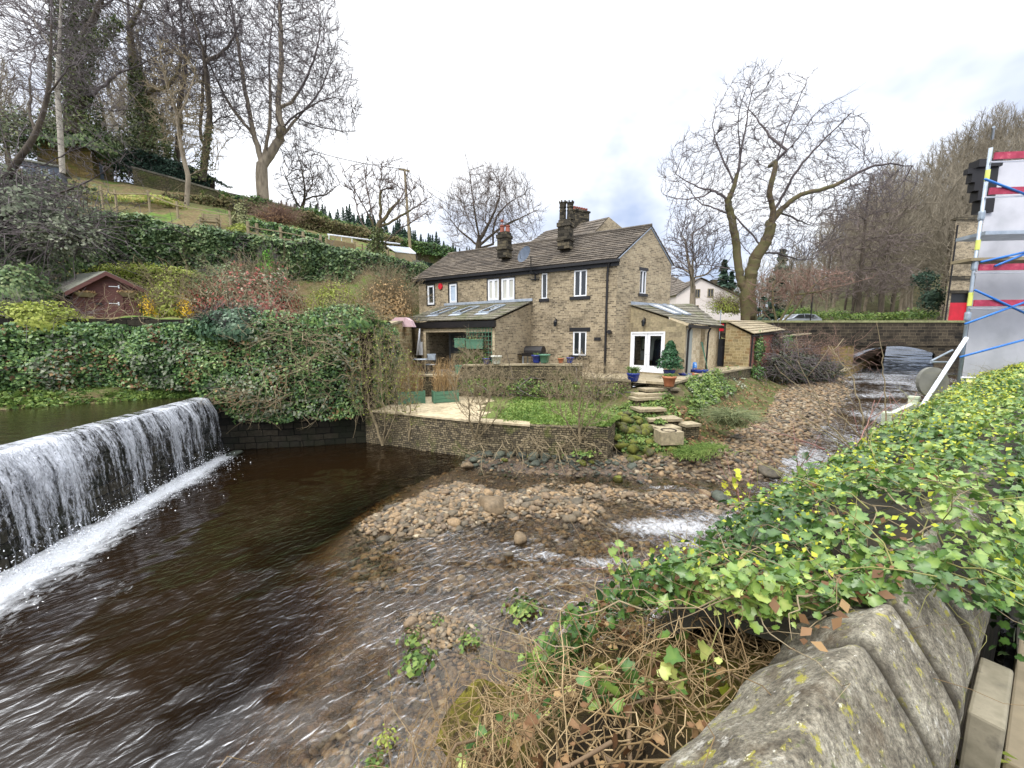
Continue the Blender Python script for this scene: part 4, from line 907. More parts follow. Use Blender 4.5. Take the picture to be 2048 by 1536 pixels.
# steps up the left side of the lean-to
S = thing('garden_steps', 'flight of stone steps climbing left of the lean-to', 'steps', tuple(FL.p(4.9, ZP, .3)))
g = MB()
for i in range(9):
    z0 = ZP + i * .21; FL.box(g, 4.72, 6.1, ZP - .2, z0 + .17, -.1 - i * .27, .12 - i * .27)
g.build('riser', M_DRY, S)
g = MB(); g.val = .7
for i in range(9): FL.box(g, 4.70, 6.12, ZP + i * .21 + .172, ZP + i * .21 + .215, -.14 - i * .27, .17 - i * .27)
g.build('tread', M_FLAG, S)
g = MB(); g.tube([FL.p(4.7, 2.9, .35), FL.p(4.62, 4.55, .1)], .045, 8); o = g.build('white_pole', M_WHITE, None, smooth=True, loc=FL.p(4.7, 2.9, .35)); tag(o, 'thin white pole leaning by the garden steps', 'pole')
# satellite dish on the facade
u, z = FF.px(1071, 552); D = thing('satellite_dish', 'round grey satellite dish on a bracket under the cottage eave', 'satellite dish', tuple(FF.p(u, z, .05)))
g = MB(); FF.box(g, u - .04, u + .04, z - .25, z + .2, .0, .05); g.tube([FF.p(u, z + .1, .05), FF.p(u, z + .1, .5), FF.p(u + .0, z + .95, .55)], .025, 6); FF.box(g, u - .25, u + .25, z - .2, z - .16, .0, .1); FF.box(g, u - .2, u + .2, z + .08, z + .12, 0, .1); g.build('bracket', M_BLACK, D)
g = MB(); c = FF.p(u + .25, z + 1.0, .75); ax = (nf * .9 + uf * .3 + Vector((0, 0, .35))).normalized(); xx = ax.orthogonal().normalized(); yy = ax.cross(xx)
vs = [c]; n = 20
for k in (1, 2, 3):
    for j in range(n): a = 2 * pi * j / n; r = .15 * k; vs.append(c + (xx * cos(a) + yy * sin(a)) * r + ax * (r * r * .35))
fs = [(0, 1 + j, 1 + (j + 1) % n) for j in range(n)] + [(1 + k * n + j, 1 + (k + 1) * n + j, 1 + (k + 1) * n + (j + 1) % n, 1 + k * n + (j + 1) % n) for k in range(2) for j in range(n)]
g.add(vs, fs); g.tube([c + ax * .02 - yy * .3, c + ax * .4], .012, 5); g.build('dish', plain('dish_grey', ['#3c4654', '#566273'], 3, .5, 0), D, smooth=True)
u, z = FF.px(882, 573); AL = MB(); AL.poly([FF.p(u + .17 * cos(a), z + .2 * sin(a), .1) for a in [k * pi / 3 for k in range(6)]]); AL.extrude([FF.p(u + .17 * cos(a), z + .2 * sin(a), .0) for a in [k * pi / 3 for k in range(6)]], nf * .098)
o = AL.build('alarm_box', M_RED, None, loc=FF.p(u, z, 0)); tag(o, 'red hexagonal alarm box between two upper windows of the cottage', 'alarm box')
def lantern(fr, px, py, label):
    u, z = fr.px(px, py); t = thing('wall_lantern', label, 'lantern', tuple(fr.p(u, z, 0)), 'black wall lanterns')
    g = MB(); fr.box(g, u - .04, u + .04, z - .0, z + .25, 0, .03); g.tube([fr.p(u, z + .22, .03), fr.p(u, z + .3, .12), fr.p(u, z + .2, .18)], .014, 5); c = fr.p(u, z, .18)
    g.lathe([(.02, .2), (.09, .12), (.1, .1)], c, 6); g.lathe([(.05, -.14), (.055, -.12)], c, 6)
    for k in range(6): a = k * pi / 3; g.tube([c + Vector((.055 * cos(a), .055 * sin(a), -.12)), c + Vector((.09 * cos(a), .09 * sin(a), .1))], .008, 4)
    g.build('bracket', M_BLACK, t); g = MB(); g.lathe([(.05, -.12), (.085, .1)], c, 6); g.build('glass', M_GLASS, t)
lantern(FF, 1113, 648, 'black carriage lantern on the cottage front wall above the barbecue')
# ------------------------------------------------------------------ annexe with french doors
E0 = B0 + VG * 1.12; E0 = Vector(E0); F0 = P(1366, 758, 17.6); F0.z = 0; G0 = P(1434, 731, 24.2); G0.z = 0
FD = Fr(E0, F0); FC = Fr(F0, G0)
X = thing('annexe', 'single storey stone annexe with french doors and sloping slate roof', 'extension', tuple(F0 + Vector((0, 0, ZP))))
zEh = zat(612, E0.y); zFl = zat(650, F0.y)
dr_ = fpx(FD, 1256, 664, 1327, 742); dr_ = (max(.06, dr_[0]), dr_[1], ZP + .12, dr_[3])
g = MB(); FD.wall(g, 0, FD.len, ZP - .3, zFl - .05, [dr_], .1); g.poly([FD.p(0, zFl - .05), FD.p(FD.len, zFl - .05), FD.p(FD.len, zFl), FD.p(0, zEh)]); g.build('door_wall', M_ASHLAR, X)
g = MB(); FC.wall(g, 0, 3.2, ZP - .3, zFl - .02); FC.wall(g, 4.3, FC.len, ZP - .3, zFl + .1); g.quad(FC.p(3.2, ZP - .3), FC.p(3.2, ZP - .3, -.6), FC.p(3.2, zFl, -.6), FC.p(3.2, zFl)); g.quad(FC.p(3.2, ZP - .3, -.6), FC.p(4.3, ZP - .3, -.6), FC.p(4.3, zFl + .2, -.6), FC.p(3.2, zFl + .2, -.6)); g.quad(FC.p(4.3, ZP - .3, -.6), FC.p(4.3, ZP - .3), FC.p(4.3, zFl + .1), FC.p(4.3, zFl + .1, -.6))
g.quad(FC.p(FC.len, ZP - .3), FC.p(FC.len, ZP - .3, -3), FC.p(FC.len, zFl + .8, -3), FC.p(FC.len, zFl + .1))
g.build('side_wall', M_CREAM, X)
g = MB(); hiA, hiB = up(E0, zEh + .06), up(C0 + VG * .1, zat(604, C0.y) + .0)
loA, loM, loB = FC.p(-.12, zFl + .04, .22), FC.p(3.6, zFl + .04, .22), FC.p(FC.len + .2, zFl + .12, .2)
slates(g, loA, loB, hiB + Vector((2.2, 2.2, .1)), hiA + FD.n * .12, 8, .5, 1.0, .05); g.build('roof', M_ROOFMOSS, X)
for a, b_ in ((.2, .34), (.4, .54)):
    lo = lambda s: loA.lerp(loB, s); hi = lambda s: (hiA + FD.n * .12).lerp(hiB + Vector((2.2, 2.2, .1)), s); hh = Vector((0, 0, .1))
    q = [lo(a).lerp(hi(a), .42) + hh, lo(b_ - .03).lerp(hi(b_ - .03), .42) + hh, lo(b_ - .03).lerp(hi(b_ - .03), .9) + hh, lo(a).lerp(hi(a), .9) + hh]
    g = MB(); [g.tube([q[i], q[(i + 1) % 4]], .05, 4) for i in range(4)]; s_ = g.build('roof_light', M_LEAD, X); g = MB(); g.quad(*q); g.build('pane', M_CURTAIN, s_)
g = MB(); FG.box(g, 1.1, WG - .02, zEh + .02, zEh + .22, .0, .07); g.build('flashing', M_LEAD, X)
g = MB(); FC.box(g, -.1, 3.9, zFl - .12, zFl + .02, .12, .26); g.build('gutter', M_BLACK, X)
g = MB(); FC.box(g, 4.2, FC.len + .2, zFl - .0, zFl + .12, .12, .24); g.build('gutter', M_BLACK, X)
for uu in (.15, 4.5): g = MB(); g.tube([FC.p(uu, zFl - .05, .2), FC.p(uu + .03, zFl - .3, .1), FC.p(uu + .03, ZP, .08)], .05, 8); g.build('drainpipe', M_BLACK, X)
# french doors with a glimpse of the room
u0, u1_, z0, z1 = dr_; um = (u0 + u1_) / 2
g = MB()
for a in ((u0, u1_, z1 - .08, z1), (u0, u0 + .07, z0 + .06, z1 - .08), (u1_ - .07, u1_, z0 + .06, z1 - .08), (u0 - .02, u1_ + .02, z0 - .04, z0 + .06)): FD.box(g, *a, -.09, .02)
fd = g.build('french_doors', M_WHITE, X)
for a, b_ in ((u0 + .07, um - .01), (um + .01, u1_ - .07)):
    g = MB()
    for r in ((a, b_, z0 + .06, z0 + .28), (a, b_, z1 - .2, z1 - .08), (a, a + .12, z0 + .28, z1 - .2), (b_ - .12, b_, z0 + .28, z1 - .2)): FD.box(g, *r, -.08, -.02)
    FD.box(g, (b_ if a < um - .3 else a) - .02 + (-.06 if a < um - .3 else .06), (b_ if a < um - .3 else a) + .02 + (-.06 if a < um - .3 else .06), 3.0, 3.14, -.02, .02)
    lf = g.build('door_leaf', M_WHITE, fd)
    g = MB(); g.quad(FD.p(a + .11, z0 + .27, -.05), FD.p(b_ - .11, z0 + .27, -.05), FD.p(b_ - .11, z1 - .19, -.05), FD.p(a + .11, z1 - .19, -.05)); o = part('pane', g.mesh('pane', M_CLEAR, parent_loc(fd)), fd)
g = MB(); W = -.9
FD.box(g, .05, FD.len - .1, z0 - .06, z0 - .02, W, -.12); FD.box(g, .05, FD.len - .1, z0, z1 + .1, W - .05, W); FD.box(g, 0.02, .05, z0, z1 + .1, W, -.12); FD.box(g, FD.len - .1, FD.len - .05, z0, z1 + .1, W, -.12); FD.box(g, .05, FD.len - .1, z1 + .12, z1 + .16, W, -.12)
g.build('room_wall', plain('room_wall', ['#8f9590', '#a4a9a4'], 1, .8, 0), X)
g = MB(); FD.box(g, u0 + .1, u0 + .62, 3.15, 3.85, W, W + .03); o = part('framed_picture', g.mesh('framed_picture', plain('dark_frame', ['#33302c', '#4b463f'], 9, .5, 0), F0 + Vector((0, 0, ZP))), X)
g = MB(); FD.box(g, u0 + .17, u0 + .55, 3.24, 3.76, W + .03, W + .035); g.build('picture', plain('faded_print', ['#76806c', '#a5a78e', '#8c9790'], 6, .7, 0), X)
for i in range(4):
    g = MB(); uu = um + .15 + i * .17; c = FD.p(uu, 0, W + .2)
    g.lathe([(.03, 3.75), (.12, 3.65), (.16, 3.1), (.2, 2.5), (.19, 2.45)], Vector((c.x, c.y, 0)), 9); g.build('coat', plain('coat%d' % i, [('#10131f', '#161c30'), ('#1c2038', '#141828'), ('#20262e', '#15181c'), ('#162433', '#1a2c40')][i], 3, .9, .2), X, smooth=True)
g = MB(); FD.box(g, u0 + .15, u0 + .75, z0, z0 + .5, W + .05, W + .45); g.build('side_table', M_WOOD, X)
lantern(FD, 1290, 647, 'black carriage lantern above the french doors of the annexe')

# ------------------------------------------------------------------ outhouse, gate, walls and bridge
def building(name, label, cat, pts, z0, z1, mat, group=None):
    t = thing(name, label, cat, (pts[0].x, pts[0].y, z0), group); g = MB(); g.extrude([up(p, z0) for p in pts], (0, 0, z1 - z0)); g.build('wall', mat, t); return t
OA = P(1447, 733, 23.4); OB = P(1497, 735, 22.4); OC = P(1557, 720, 26.0); OA.z = OB.z = OC.z = 0; OD = OA + (OC - OB)
O = thing('outhouse', 'small stone outhouse with flat slab roof beyond the annexe', 'outhouse', tuple(up(OB, ZP)))
zl = zat(668, OB.y) - .05; zh = zat(650, OA.y) + .25; zr = zat(662, OC.y)
g = MB(); g.poly([up(OA, ZP - .3), up(OB, ZP - .3), up(OB, zl), up(OA, zh - .1)]); g.build('front_wall', M_RUBBLE, O)
g = MB(); g.quad(up(OB, -.2), up(OC, -.2), up(OC, zr - .1), up(OB, zl)); g.build('side_wall', M_BRICK, O)
g = MB(); g.quad(up(OC, 0), up(OD, 0), up(OD, zh), up(OC, zr - .1)); g.quad(up(OD, 0), up(OA, 0), up(OA, zh - .1), up(OD, zh)); g.build('rear_wall', M_RUBBLE, O)
uo = (OB - OA).normalized(); g = MB(); f_ = Vector((0, 0, .05)); g2 = (OC - OB).normalized()
slates(g, up(OB, zl) + uo * .2 - g2 * .15 + f_, up(OC, zr) + uo * .2 + g2 * .1 + f_, up(OD, zh + .1) - uo * .1 + g2 * .1 + f_, up(OA, zh) - uo * .1 - g2 * .15 + f_, 6, .8, 1.6, .06); g.build('roof', M_FLAG, O)
g = MB(); g.tube([up(OB, zl - .06) + uo * .12 - g2 * .1, up(OC, zr - .06) + uo * .12], .07, 6); g.tube([up(OB, zl - .1) + uo * .1, up(OB, ZP - .3) + uo * .08], .05, 6); g.build('gutter', M_BLACK, O)
g = MB(); gf = Fr(P(1431, 731, 24.6), P(1447, 731, 23.9)); gl_ = gf.len
for k in range(5): gf.box(g, .02 + k * gl_ / 5, .02 + (k + .92) * gl_ / 5, ZP, 3.75, 0, .04)
gf.box(g, 0, gl_, 2.3, 2.4, .04, .07); gf.box(g, 0, gl_, 3.4, 3.5, .04, .07)
o = g.build('boarded_gate', M_BLACK, None, loc=gf.p(0, ZP)); tag(o, 'black boarded gate between annexe and outhouse', 'gate')
# bridge
YB = 28.0
def bx_(px): return (px - 1024) / FPX * YB
BR_ = thing('road_bridge', 'dark stone road bridge with pale coping crossing the river', 'bridge', (bx_(1790), YB, 1))
xl, xr = bx_(1520), bx_(1990); ol, orr = bx_(1706), bx_(1868); zt = zat(645, YB); zs = zat(689, YB)
arch = lambda x: zs - .12 - .55 * ((2 * (x - ol) / (orr - ol) - 1) ** 2) ** 1.0
g = MB(); N_seg = 24; KB = 33 / 28
for i in range(N_seg):
    a, b_ = ol + (orr - ol) * i / N_seg, ol + (orr - ol) * (i + 1) / N_seg
    g.quad((a, YB, arch(a)), (b_, YB, arch(b_)), (b_, YB, zt), (a, YB, zt)); g.quad((a, YB, arch(a)), (b_, YB, arch(b_)), (b_ * KB, YB + 5, arch(b_)), (a * KB, YB + 5, arch(a)))
g.quad((orr, YB, -.3), (xr, YB, -.3), (xr, YB, zt), (orr, YB, zt)); g.quad((xl - 6, YB, 2.0), (bx_(1640), YB, 2.0), (bx_(1640), YB, zt), (xl - 6, YB, zt)); g.quad((bx_(1640), YB, zs - .1), (ol, YB, zs - .1), (ol, YB, zt), (bx_(1640), YB, zt))
[g.quad((q_, YB, -.3), (q_ * KB, YB + 5, -.3), (q_ * KB, YB + 5, 3), (q_, YB, 3)) for q_ in (ol, orr)]
g.quad((xl - 6, YB + .35, zs + .4), (xr, YB + .35, zs + .4), (xr, YB + .35, zt), (xl - 6, YB + .35, zt)); g.quad((xl - 6, YB + .0, zt), (xr, YB, zt), (xr, YB + .35, zt), (xl - 6, YB + .35, zt))
g.build('parapet_wall', M_BRIDGE, BR_)
g = MB(); g.quad((bx_(1640), YB + .01, .2), (ol, YB + .01, .2), (ol, YB + .01, zs - .1), (bx_(1640), YB + .01, zs - .1)); g.build('abutment', M_OCHRE, BR_)
g = MB(); x = xl - 6
while x < xr: w_ = rnd.uniform(.9, 1.4); g.val = rnd.random(); g.box((x + w_ / 2, YB + .17, zt + .07), (w_ - .015, .5, .14 + rnd.uniform(0, .02))); x += w_
g.build('coping', attr_mat('mossy_coping', ['#6f7250', '#868860', '#7a7458'], None, .9, .8, .4, fine=6, bs=.4), BR_)
g = MB(); g.box(((xl + xr) / 2, YB - .06, zs - .02), (xr - xl, .14, .12)); g.build('string_course', M_BRIDGE, BR_)
g = MB(); g.quad((xl - 8, YB + .36, zs + .42), (xr + 10, YB + .36, zs + .42), (xr + 10, YB + 5, zs + .5), (xl - 8, YB + 5, zs + .5)); o = g.build('road', M_ASPH); tag(o, kind='structure')
g = MB(); g.quad((xl - 40, YB + 5.02, 3.0), (xr + 10, YB + 5.02, 3.0), (xr + 10, YB + 5.02, 4.6), (xl - 40, YB + 5.02, 4.6)); 
def river_wall(name, label, pts, mat, th=.5, base=-.4, cap=True, cmat=None):
    t = thing(name, label, 'wall', tuple(pts[0])); g = MB(); c = MB(); s = 0
    P_ = [Vector(p) for p in pts]
    for a, b_ in zip(P_[:-1], P_[1:]):
        d = Vector((b_.x - a.x, b_.y - a.y, 0)).normalized(); n = Vector((d.y, -d.x, 0)); n = n if n.dot(-a) > 0 else -n; k = n * th
        g.quad(up(a, base), up(b_, base), b_, a); g.quad(up(a - k, base), up(b_ - k, base), b_ - k, a - k); g.quad(a, b_, b_ - k, a - k); 
        L_ = (b_ - a).length; u = 0
        while u < L_ - .05:
            w_ = min(rnd.uniform(.45, 1.0), L_ - u); p0, p1 = a.lerp(b_, u / L_), a.lerp(b_, (u + w_ - .012) / L_); h = Vector((0, 0, rnd.uniform(.07, .1))); e = n * rnd.uniform(.03, .07); c.val = rnd.random()
            if cap: c.hexa([p0 + e, p1 + e, p1 - k - e * .5, p0 - k - e * .5, p0 + e + h, p1 + e + h, p1 - k - e * .5 + h, p0 - k - e * .5 + h])
            u += w_
    g.quad(up(P_[0], base), P_[0], P_[0] - k, up(P_[0] - k, base)); g.quad(up(P_[-1], base), P_[-1], P_[-1] - k, up(P_[-1] - k, base))
    g.build('wall_face', mat, t)
    if cap: c.build('coping', cmat or M_FLAG, t)
    return t
river_wall('wing_wall', 'ochre river wall with sloping ledge running under the bridge', [P(1650, 752, 25.5), P(1692, 742, 27.0), P(1768, 700, 38)], M_OCHRE, .8, -.3)
river_wall('lane_wall', 'dark stone wall with pale top between outhouse and bridge', [P(1558, 676, 26.5), P(1622, 668, 27.9)], M_BRIDGE, .4, 1.5)
river_wall('lane_wall', 'low stone wall in front of the parked silver car', [P(1500, 662, 29), P(1700, 652, 33.5)], M_BRIDGE, .4, 2.5, cap=True)
0 and river_wall('far_river_wall', 'rough stone river wall seen through the bridge arch on the right', [P(1890, 742, 33), P(1860, 702, 50)], M_OCHRE, .6, 0)
# lawn terrace wall, curving along the river
LW = [P(744, 822, 13.62), P(800, 826, 13.2), P(860, 832, 12.6), P(950, 842, 11.9), P(1060, 850, 11.35), P(1140, 853, 11.1), P(1216, 856, 10.95)]
for p_ in LW: p_.z = 1.2
river_wall('lawn_retaining_wall', 'curved drystone retaining wall holding up the lawn above the gravel', LW + [Vector((3.25, 11.9, 1.2))], M_RETAIN, .35, -2.2, cap=False)
g = MB(); g.val = .4
for a, b_ in zip(LW[:4], LW[1:5]):
    g.hexa([a + Vector((0, -.06, -.03)), b_ + Vector((0, -.06, -.03)), b_ + Vector((0, .4, -.03)), a + Vector((0, .4, -.03)), a + Vector((0, -.06, .03)), b_ + Vector((0, -.06, .03)), b_ + Vector((0, .4, .03)), a + Vector((0, .4, .03))])
o = g.build('wall_coping', M_PALEFLAG, loc=LW[0]); tag(o, 'pale flat coping stones edging the lower paved terrace', 'coping')
# plinth ledge under it
PL = [G(748, 884, .25), G(880, 905, .22), G(1000, 930, .2), G(1120, 945, .18)]
g = MB(); 
# lower paving + lawn
def sheet(name, outline, z, mat, rough=0, kind='structure'):
    g = MB(); g.poly([up(p, z) for p in outline]); o = g.build(name, mat); o['kind'] = kind; return o
pv = [LW[0], LW[1], LW[2], LW[3], P(965, 838, 11.9), P(985, 800, 17.5), P(780, 795, 17.8)]
sheet('paving_base', pv, 1.18, M_BANK)
g = MB(); fr = Fr(G(760, 822, 1.2), G(960, 842, 1.2)); R = random.Random(3)
sdp = lambda x, y: poly_sd(np.array([x]), np.array([y]), [(q.x, q.y) for q in pv])[0]
j = 0; w_ = -7.5
while w_ < 3.5:
    hgt = R.uniform(.5, .75); u = -2 + R.uniform(0, .5)
    while u < 8:
        wd = R.uniform(.5, 1.0); c = fr.p(u + wd / 2, 1.2, w_ + hgt / 2)
        if sdp(c.x, c.y) > .12: g.val = R.random(); fr.box(g, u + .008, u + wd - .008, 1.16, 1.2 + R.uniform(0, .006), w_ + .008, w_ + hgt - .008)
        u += wd
    w_ += hgt
o = g.build('paving', M_PALEFLAG); o['kind'] = 'structure'
lawn_c = [[P(955, 842, 11.95), P(1060, 850, 11.5), P(1140, 853, 11.25), Vector((2.9, 11.15, 1.2)), Vector((3.3, 12.0, 1.2))],
          [P(970, 820, 14), P(1060, 820, 14), P(1140, 820, 14), P(1220, 820, 14), P(1262, 820, 14)],
          [P(985, 800, 17.7), P(1060, 800, 17.7), P(1140, 800, 17.7), P(1210, 800, 17.5), P(1285, 800, 16)]]
for c in lawn_c:
    for q in c: q.z = 1.2
LAWN, LG = loft('lawn', lawn_c, 60, 50, M_LAWN, rough=.05)
# upper drystone wall carrying the patio
UW = [P(780, 762, 16.9), P(915, 760, 17.1), P(925, 738, 17.1), P(1060, 734, 16.9), P(1165, 731, 16.6)]
zsu = [2.1, 2.1, 2.55, 2.6, 2.6]
for p_, z_ in zip(UW, zsu): p_.z = z_
river_wall('patio_wall', 'drystone patio wall below the cottage with pale flat coping', UW, M_DRY, .35, 1.1)
UW2 = [P(1165, 750, 16.6), P(1215, 765, 15.9), P(1262, 768, 15.4)]
for p_ in UW2: p_.z = ZP
river_wall('patio_wall', 'low stone edging wall of the patio left of the steps', UW2, M_DRY, .3, 1.1)
# patio surface
pt = [UW[0], UW[1], UW[4], UW2[1], UW2[2], P(1340, 772, 14.3), P(1400, 757, 17.2), P(1492, 739, 21.9), P(1500, 735, 22.6), P(1447, 730, 25), C0 + Vector((1, 1, 0)), D0, A0, P(800, 730, 20)]
sheet('patio', pt, ZP - .01, M_FLAG)
PE = [P(1340, 772, 14.3), P(1400, 757, 17.2), P(1492, 739, 21.9), P(1502, 736, 22.4)]
for p_ in PE: p_.z = ZP
river_wall("path_kerb", "flagstone path edge above the planted bank", PE, M_DRY, .9, 1.4)
# steps down to the river
T = thing('river_steps', 'irregular stone steps descending from the patio towards the gravel', 'steps', tuple(P(1300, 800, 13.5)))
for px_, py_, d, w_, dd, rz in ((1318, 776, 14.6, 1.5, .6, .25), (1300, 786, 14.2, 1.3, .55, .3), (1290, 794, 13.9, 1.1, .5, .3), (1296, 815, 13.3, 1.0, .7, .2), (1322, 834, 12.9, 1.15, .75, .1), (1330, 852, 12.3, .8, .6, .2), (1378, 846, 12.6, .6, .45, .3)):
    c = P(px_, py_, d); g = MB(); g.val = rnd.random()
    g.box((c.x, c.y, c.z - .04), (w_, dd, .09), rz); q = g.build('tread', M_FLAG, T)
    g = MB(); g.box((c.x, c.y + .05, c.z - .5), (w_ * .9, dd * .9, .83), rz); g.build('riser', M_DRY, T)
c = P(1337, 872, 11.7); g = MB(); g.box((c.x, c.y, c.z - .02), (.72, .5, .4), .1)
o = g.build('stone_trough', M_FLAG, loc=c); tag(o, 'pale square stone trough with a round hollow at the foot of the steps', 'stone trough')
g = MB(); g.lathe([(.17, 0), (.2, .19), (.24, .2), (.235, .22), (.18, .2), (.12, .1), (.02, .08)], c + Vector((0, 0, -.02)), 16); q = part('hollow', g.mesh('hollow', M_SOIL, c), o)

# ------------------------------------------------------------------ bank right of the steps and the bank by the bridge
bank = [[Vector((3.4, 11.3, .25)), Vector((4.4, 11.1, .25)), Vector((6.0, 11.6, .2)), Vector((9, 14.2, .25)), Vector((13, 18.2, .35)), Vector((17, 22.5, .6)), Vector((22, 25.8, .8))],
        [Vector((3.3, 12.0, .6)), Vector((4.8, 12.3, .7)), Vector((6.4, 13.0, .6)), Vector((9, 15.9, .75)), Vector((12.6, 19.8, .9)), Vector((16, 23.8, 1.2)), Vector((21, 27.2, 1.7))],
        [Vector((3.4, 12.9, 1.1)), Vector((4.9, 13.4, 1.3)), Vector((6.4, 14.2, 1.55)), Vector((8.8, 16.9, 1.6)), Vector((12.2, 21.2, 1.7)), Vector((15.3, 24.8, 2.0)), Vector((19.5, 27.9, 2.8))],
        [Vector((3.6, 14, 1.25)), Vector((5.0, 14.6, 1.7)), Vector((6.4, 14.9, 2.0)), Vector((8.7, 17.4, 2.0)), Vector((12.9, 21.9, 2.0)), Vector((15.2, 26.0, 2.6)), Vector((18.5, 28.1, 3.6))],
        [Vector((3.6, 16, 1.25)), Vector((5.0, 16, 1.75)), Vector((6.4, 16, 1.95)), Vector((8.7, 18.4, 1.95)), Vector((12.9, 23.5, 1.9)), Vector((15.2, 28.3, 4.0)), Vector((18.5, 29.4, 4.3))]]
BANK, BG_ = loft('river_bank', bank, 160, 90, M_BANK, rough=.16)
# ------------------------------------------------------------------ ivy covered river wall on the left
IW = [Vector((-26, 4, 0)), Vector((-20, 7.2, 0)), Vector((-15.4, 10.6, 0)), Vector((-12.6, 12.4, 0)), Vector((-10, 12.75, 0)), Vector((-7.4, 13.2, 0)), Vector((-5.35, 13.75, 0)), Vector((-5.2, 17.0, 0))]
zb = [1.6, 1.6, 1.6, 1.6, -2.2, -2.2, -2.2, -2.2]
def wall_thing(name, label, pts, zbot, ztop, mat, th=.5):
    t = thing(name, label, 'wall', (pts[0].x, pts[0].y, zbot[0])); g = MB()
    for i in range(len(pts) - 1):
        a, b_ = pts[i], pts[i + 1]; d = (b_ - a).normalized(); n = Vector((d.y, -d.x, 0)) * th; n = n if n.dot(-a) > 0 else -n
        z0, z1 = min(zbot[i], zbot[i + 1]), ztop[i]
        g.quad(up(a, z0), up(b_, z0), up(b_, ztop[i + 1]), up(a, z1)); g.quad(up(a, z1), up(b_, ztop[i + 1]), up(b_ - n, ztop[i + 1]), up(a - n, z1)); g.quad(up(a - n, z0), up(b_ - n, z0), up(b_ - n, ztop[i + 1]), up(a - n, z1))
    g.build('wall_face', mat, t); return t
zt_ = [4.35, 4.35, 4.35, 4.4, 4.4, 4.4, 4.35, 4.2]
wall_thing('river_wall', 'tall dark river wall almost hidden under ivy left of the lawn', IW, zb, zt_, M_WET)
g = MB(); g.quad(Vector((-9.5, 12.0, -.6)), Vector((-9.9, 12.9, -.6)), Vector((-9.9, 12.9, 3)), Vector((-9.8, 12.2, 3)))
# surface clouds for ivy
def wall_cloud(pts, z0f, z1f, n, R, bulge=.35, dens=None):
    """random points on the wall front with soft bulges; returns points and outward normals"""
    seg = [(pts[i], pts[i + 1]) for i in range(len(pts) - 1)]; Ls = np.array([(b - a).length for a, b in seg]); pr = Ls / Ls.sum()
    out, nr = [], []
    si = R.choice(len(seg), n, p=pr); tt = R.random_sample(n); vv = R.random_sample(n)
    cum = np.r_[0, np.cumsum(Ls)]
    for s_, t_, v_ in zip(si, tt, vv):
        a, b = seg[s_]; p = a.lerp(b, t_); d = (b - a).normalized(); nn = Vector((d.y, -d.x, 0)); nn = nn if nn.dot(-a) > 0 else -nn
        s = cum[s_] + t_ * Ls[s_]; z0, z1 = z0f(s, p), z1f(s, p); z = z0 + (z1 - z0) * v_
        q = p + Vector((0, 0, z)); m = mnoise.noise(q * .7); m2 = mnoise.noise(q * 2.1)
        if dens and dens(s, z, m2): continue
        o = bulge * (.5 + m * .9 + m2 * .35) + .12 + .12 * max(0, sin(v_ * pi))
        if v_ > .93: o *= .6
        q = q + nn * (o + R.normal(0, .05)); out.append(tuple(q)); nr.append(tuple(nn + Vector((0, 0, .55))))
    return np.array(out), np.array(nr)
R = np.random.RandomState(11)
topz = lambda s, p: 4.38 + .45 * mnoise.noise(Vector((s * .55, 3, 0))) + .2 * mnoise.noise(Vector((s * 1.9, 3, 0))) + (.4 if -8.5 < p.x < -5.6 else 0) - (.2 if p.x < -10.5 else 0)
def botz(s, p):
    b = 1.95 if p.x < -10.2 else (1.9 - (p.x + 10.2) * 1.1 if p.x < -9.4 else .75)
    return b + .3 * mnoise.noise(Vector((s * 1.1, 9, 0))) + (.25 if p.x > -9.3 else .15)
A1, N1 = wall_cloud(IW, botz, topz, 52000, R, .4)
L_sel = A1[:, 0] < -9.2
def ivy_thing(name, label, P_, N_, size, mat, seed, cat='ivy', stems=None, shape='diamond', spread=.55):
    base = P_.mean(0); base[2] = P_[:, 2].min()
    t = thing(name, label, cat, tuple(base)); part('foliage', leaf_cloud('foliage', P_ - base, N_, size, mat, spread, shape, seed=seed), t)
    if stems is not None: part('stems', stems(base), t)
    return t
def ivy_stems(P_, n, R, ln=.9, r=.012, mat=None, droop=0, upd=.2, rad=.25):
    def f(base):
        idx = R.choice(len(P_), n); a = P_[idx] - base; p0, p1, r0, r1 = [], [], [], []
        d = R.normal(0, 1, (n, 3)); d[:, 2] = d[:, 2] * .6 + upd; d /= np.linalg.norm(d, axis=1)[:, None]
        for k in range(3):
            b = a + d * ln * R.uniform(.2, .45, n)[:, None]; p0.append(a); p1.append(b); rr = r * (1 - k * .27); r0.append(np.full(n, rr)); r1.append(np.full(n, rr * .73))
            a = b; d = d + R.normal(0, .35, (n, 3)); d[:, 2] -= droop; d /= np.linalg.norm(d, axis=1)[:, None]
        return tubes_np('stems', np.concatenate(p0), np.concatenate(p1), np.concatenate(r0), np.concatenate(r1), mat or M_TWIG, 3)
    return f
ivy_thing('ivy', 'dense dark ivy hanging over the wall above the upper pool', A1[L_sel], N1[L_sel], .105, M_IVY, 3, stems=ivy_stems(A1[L_sel], 250, R, .6))
ivy_thing('ivy', 'ivy curtain between the weir and the lawn terrace', A1[~L_sel], N1[~L_sel], .1, M_IVY, 4, stems=ivy_stems(A1[~L_sel], 420, R, .9, .012, M_TWIGPALE, .25))
_q, _n = wall_cloud(IW, botz, topz, 9000, R, .5); _k = np.array([mnoise.noise(Vector(v) * .9 + Vector((7, 0, 0))) > .12 for v in _q])
ivy_thing('dead_ivy', 'patches of brown withered ivy leaves on the long ivy wall', _q[_k], _n[_k], .1, M_DEADLEAF, 6)
_q, _n = wall_cloud(IW, botz, topz, 9000, R, .55); _k = np.array([mnoise.noise(Vector(v) * .8 + Vector((0, 9, 0))) > .1 for v in _q])
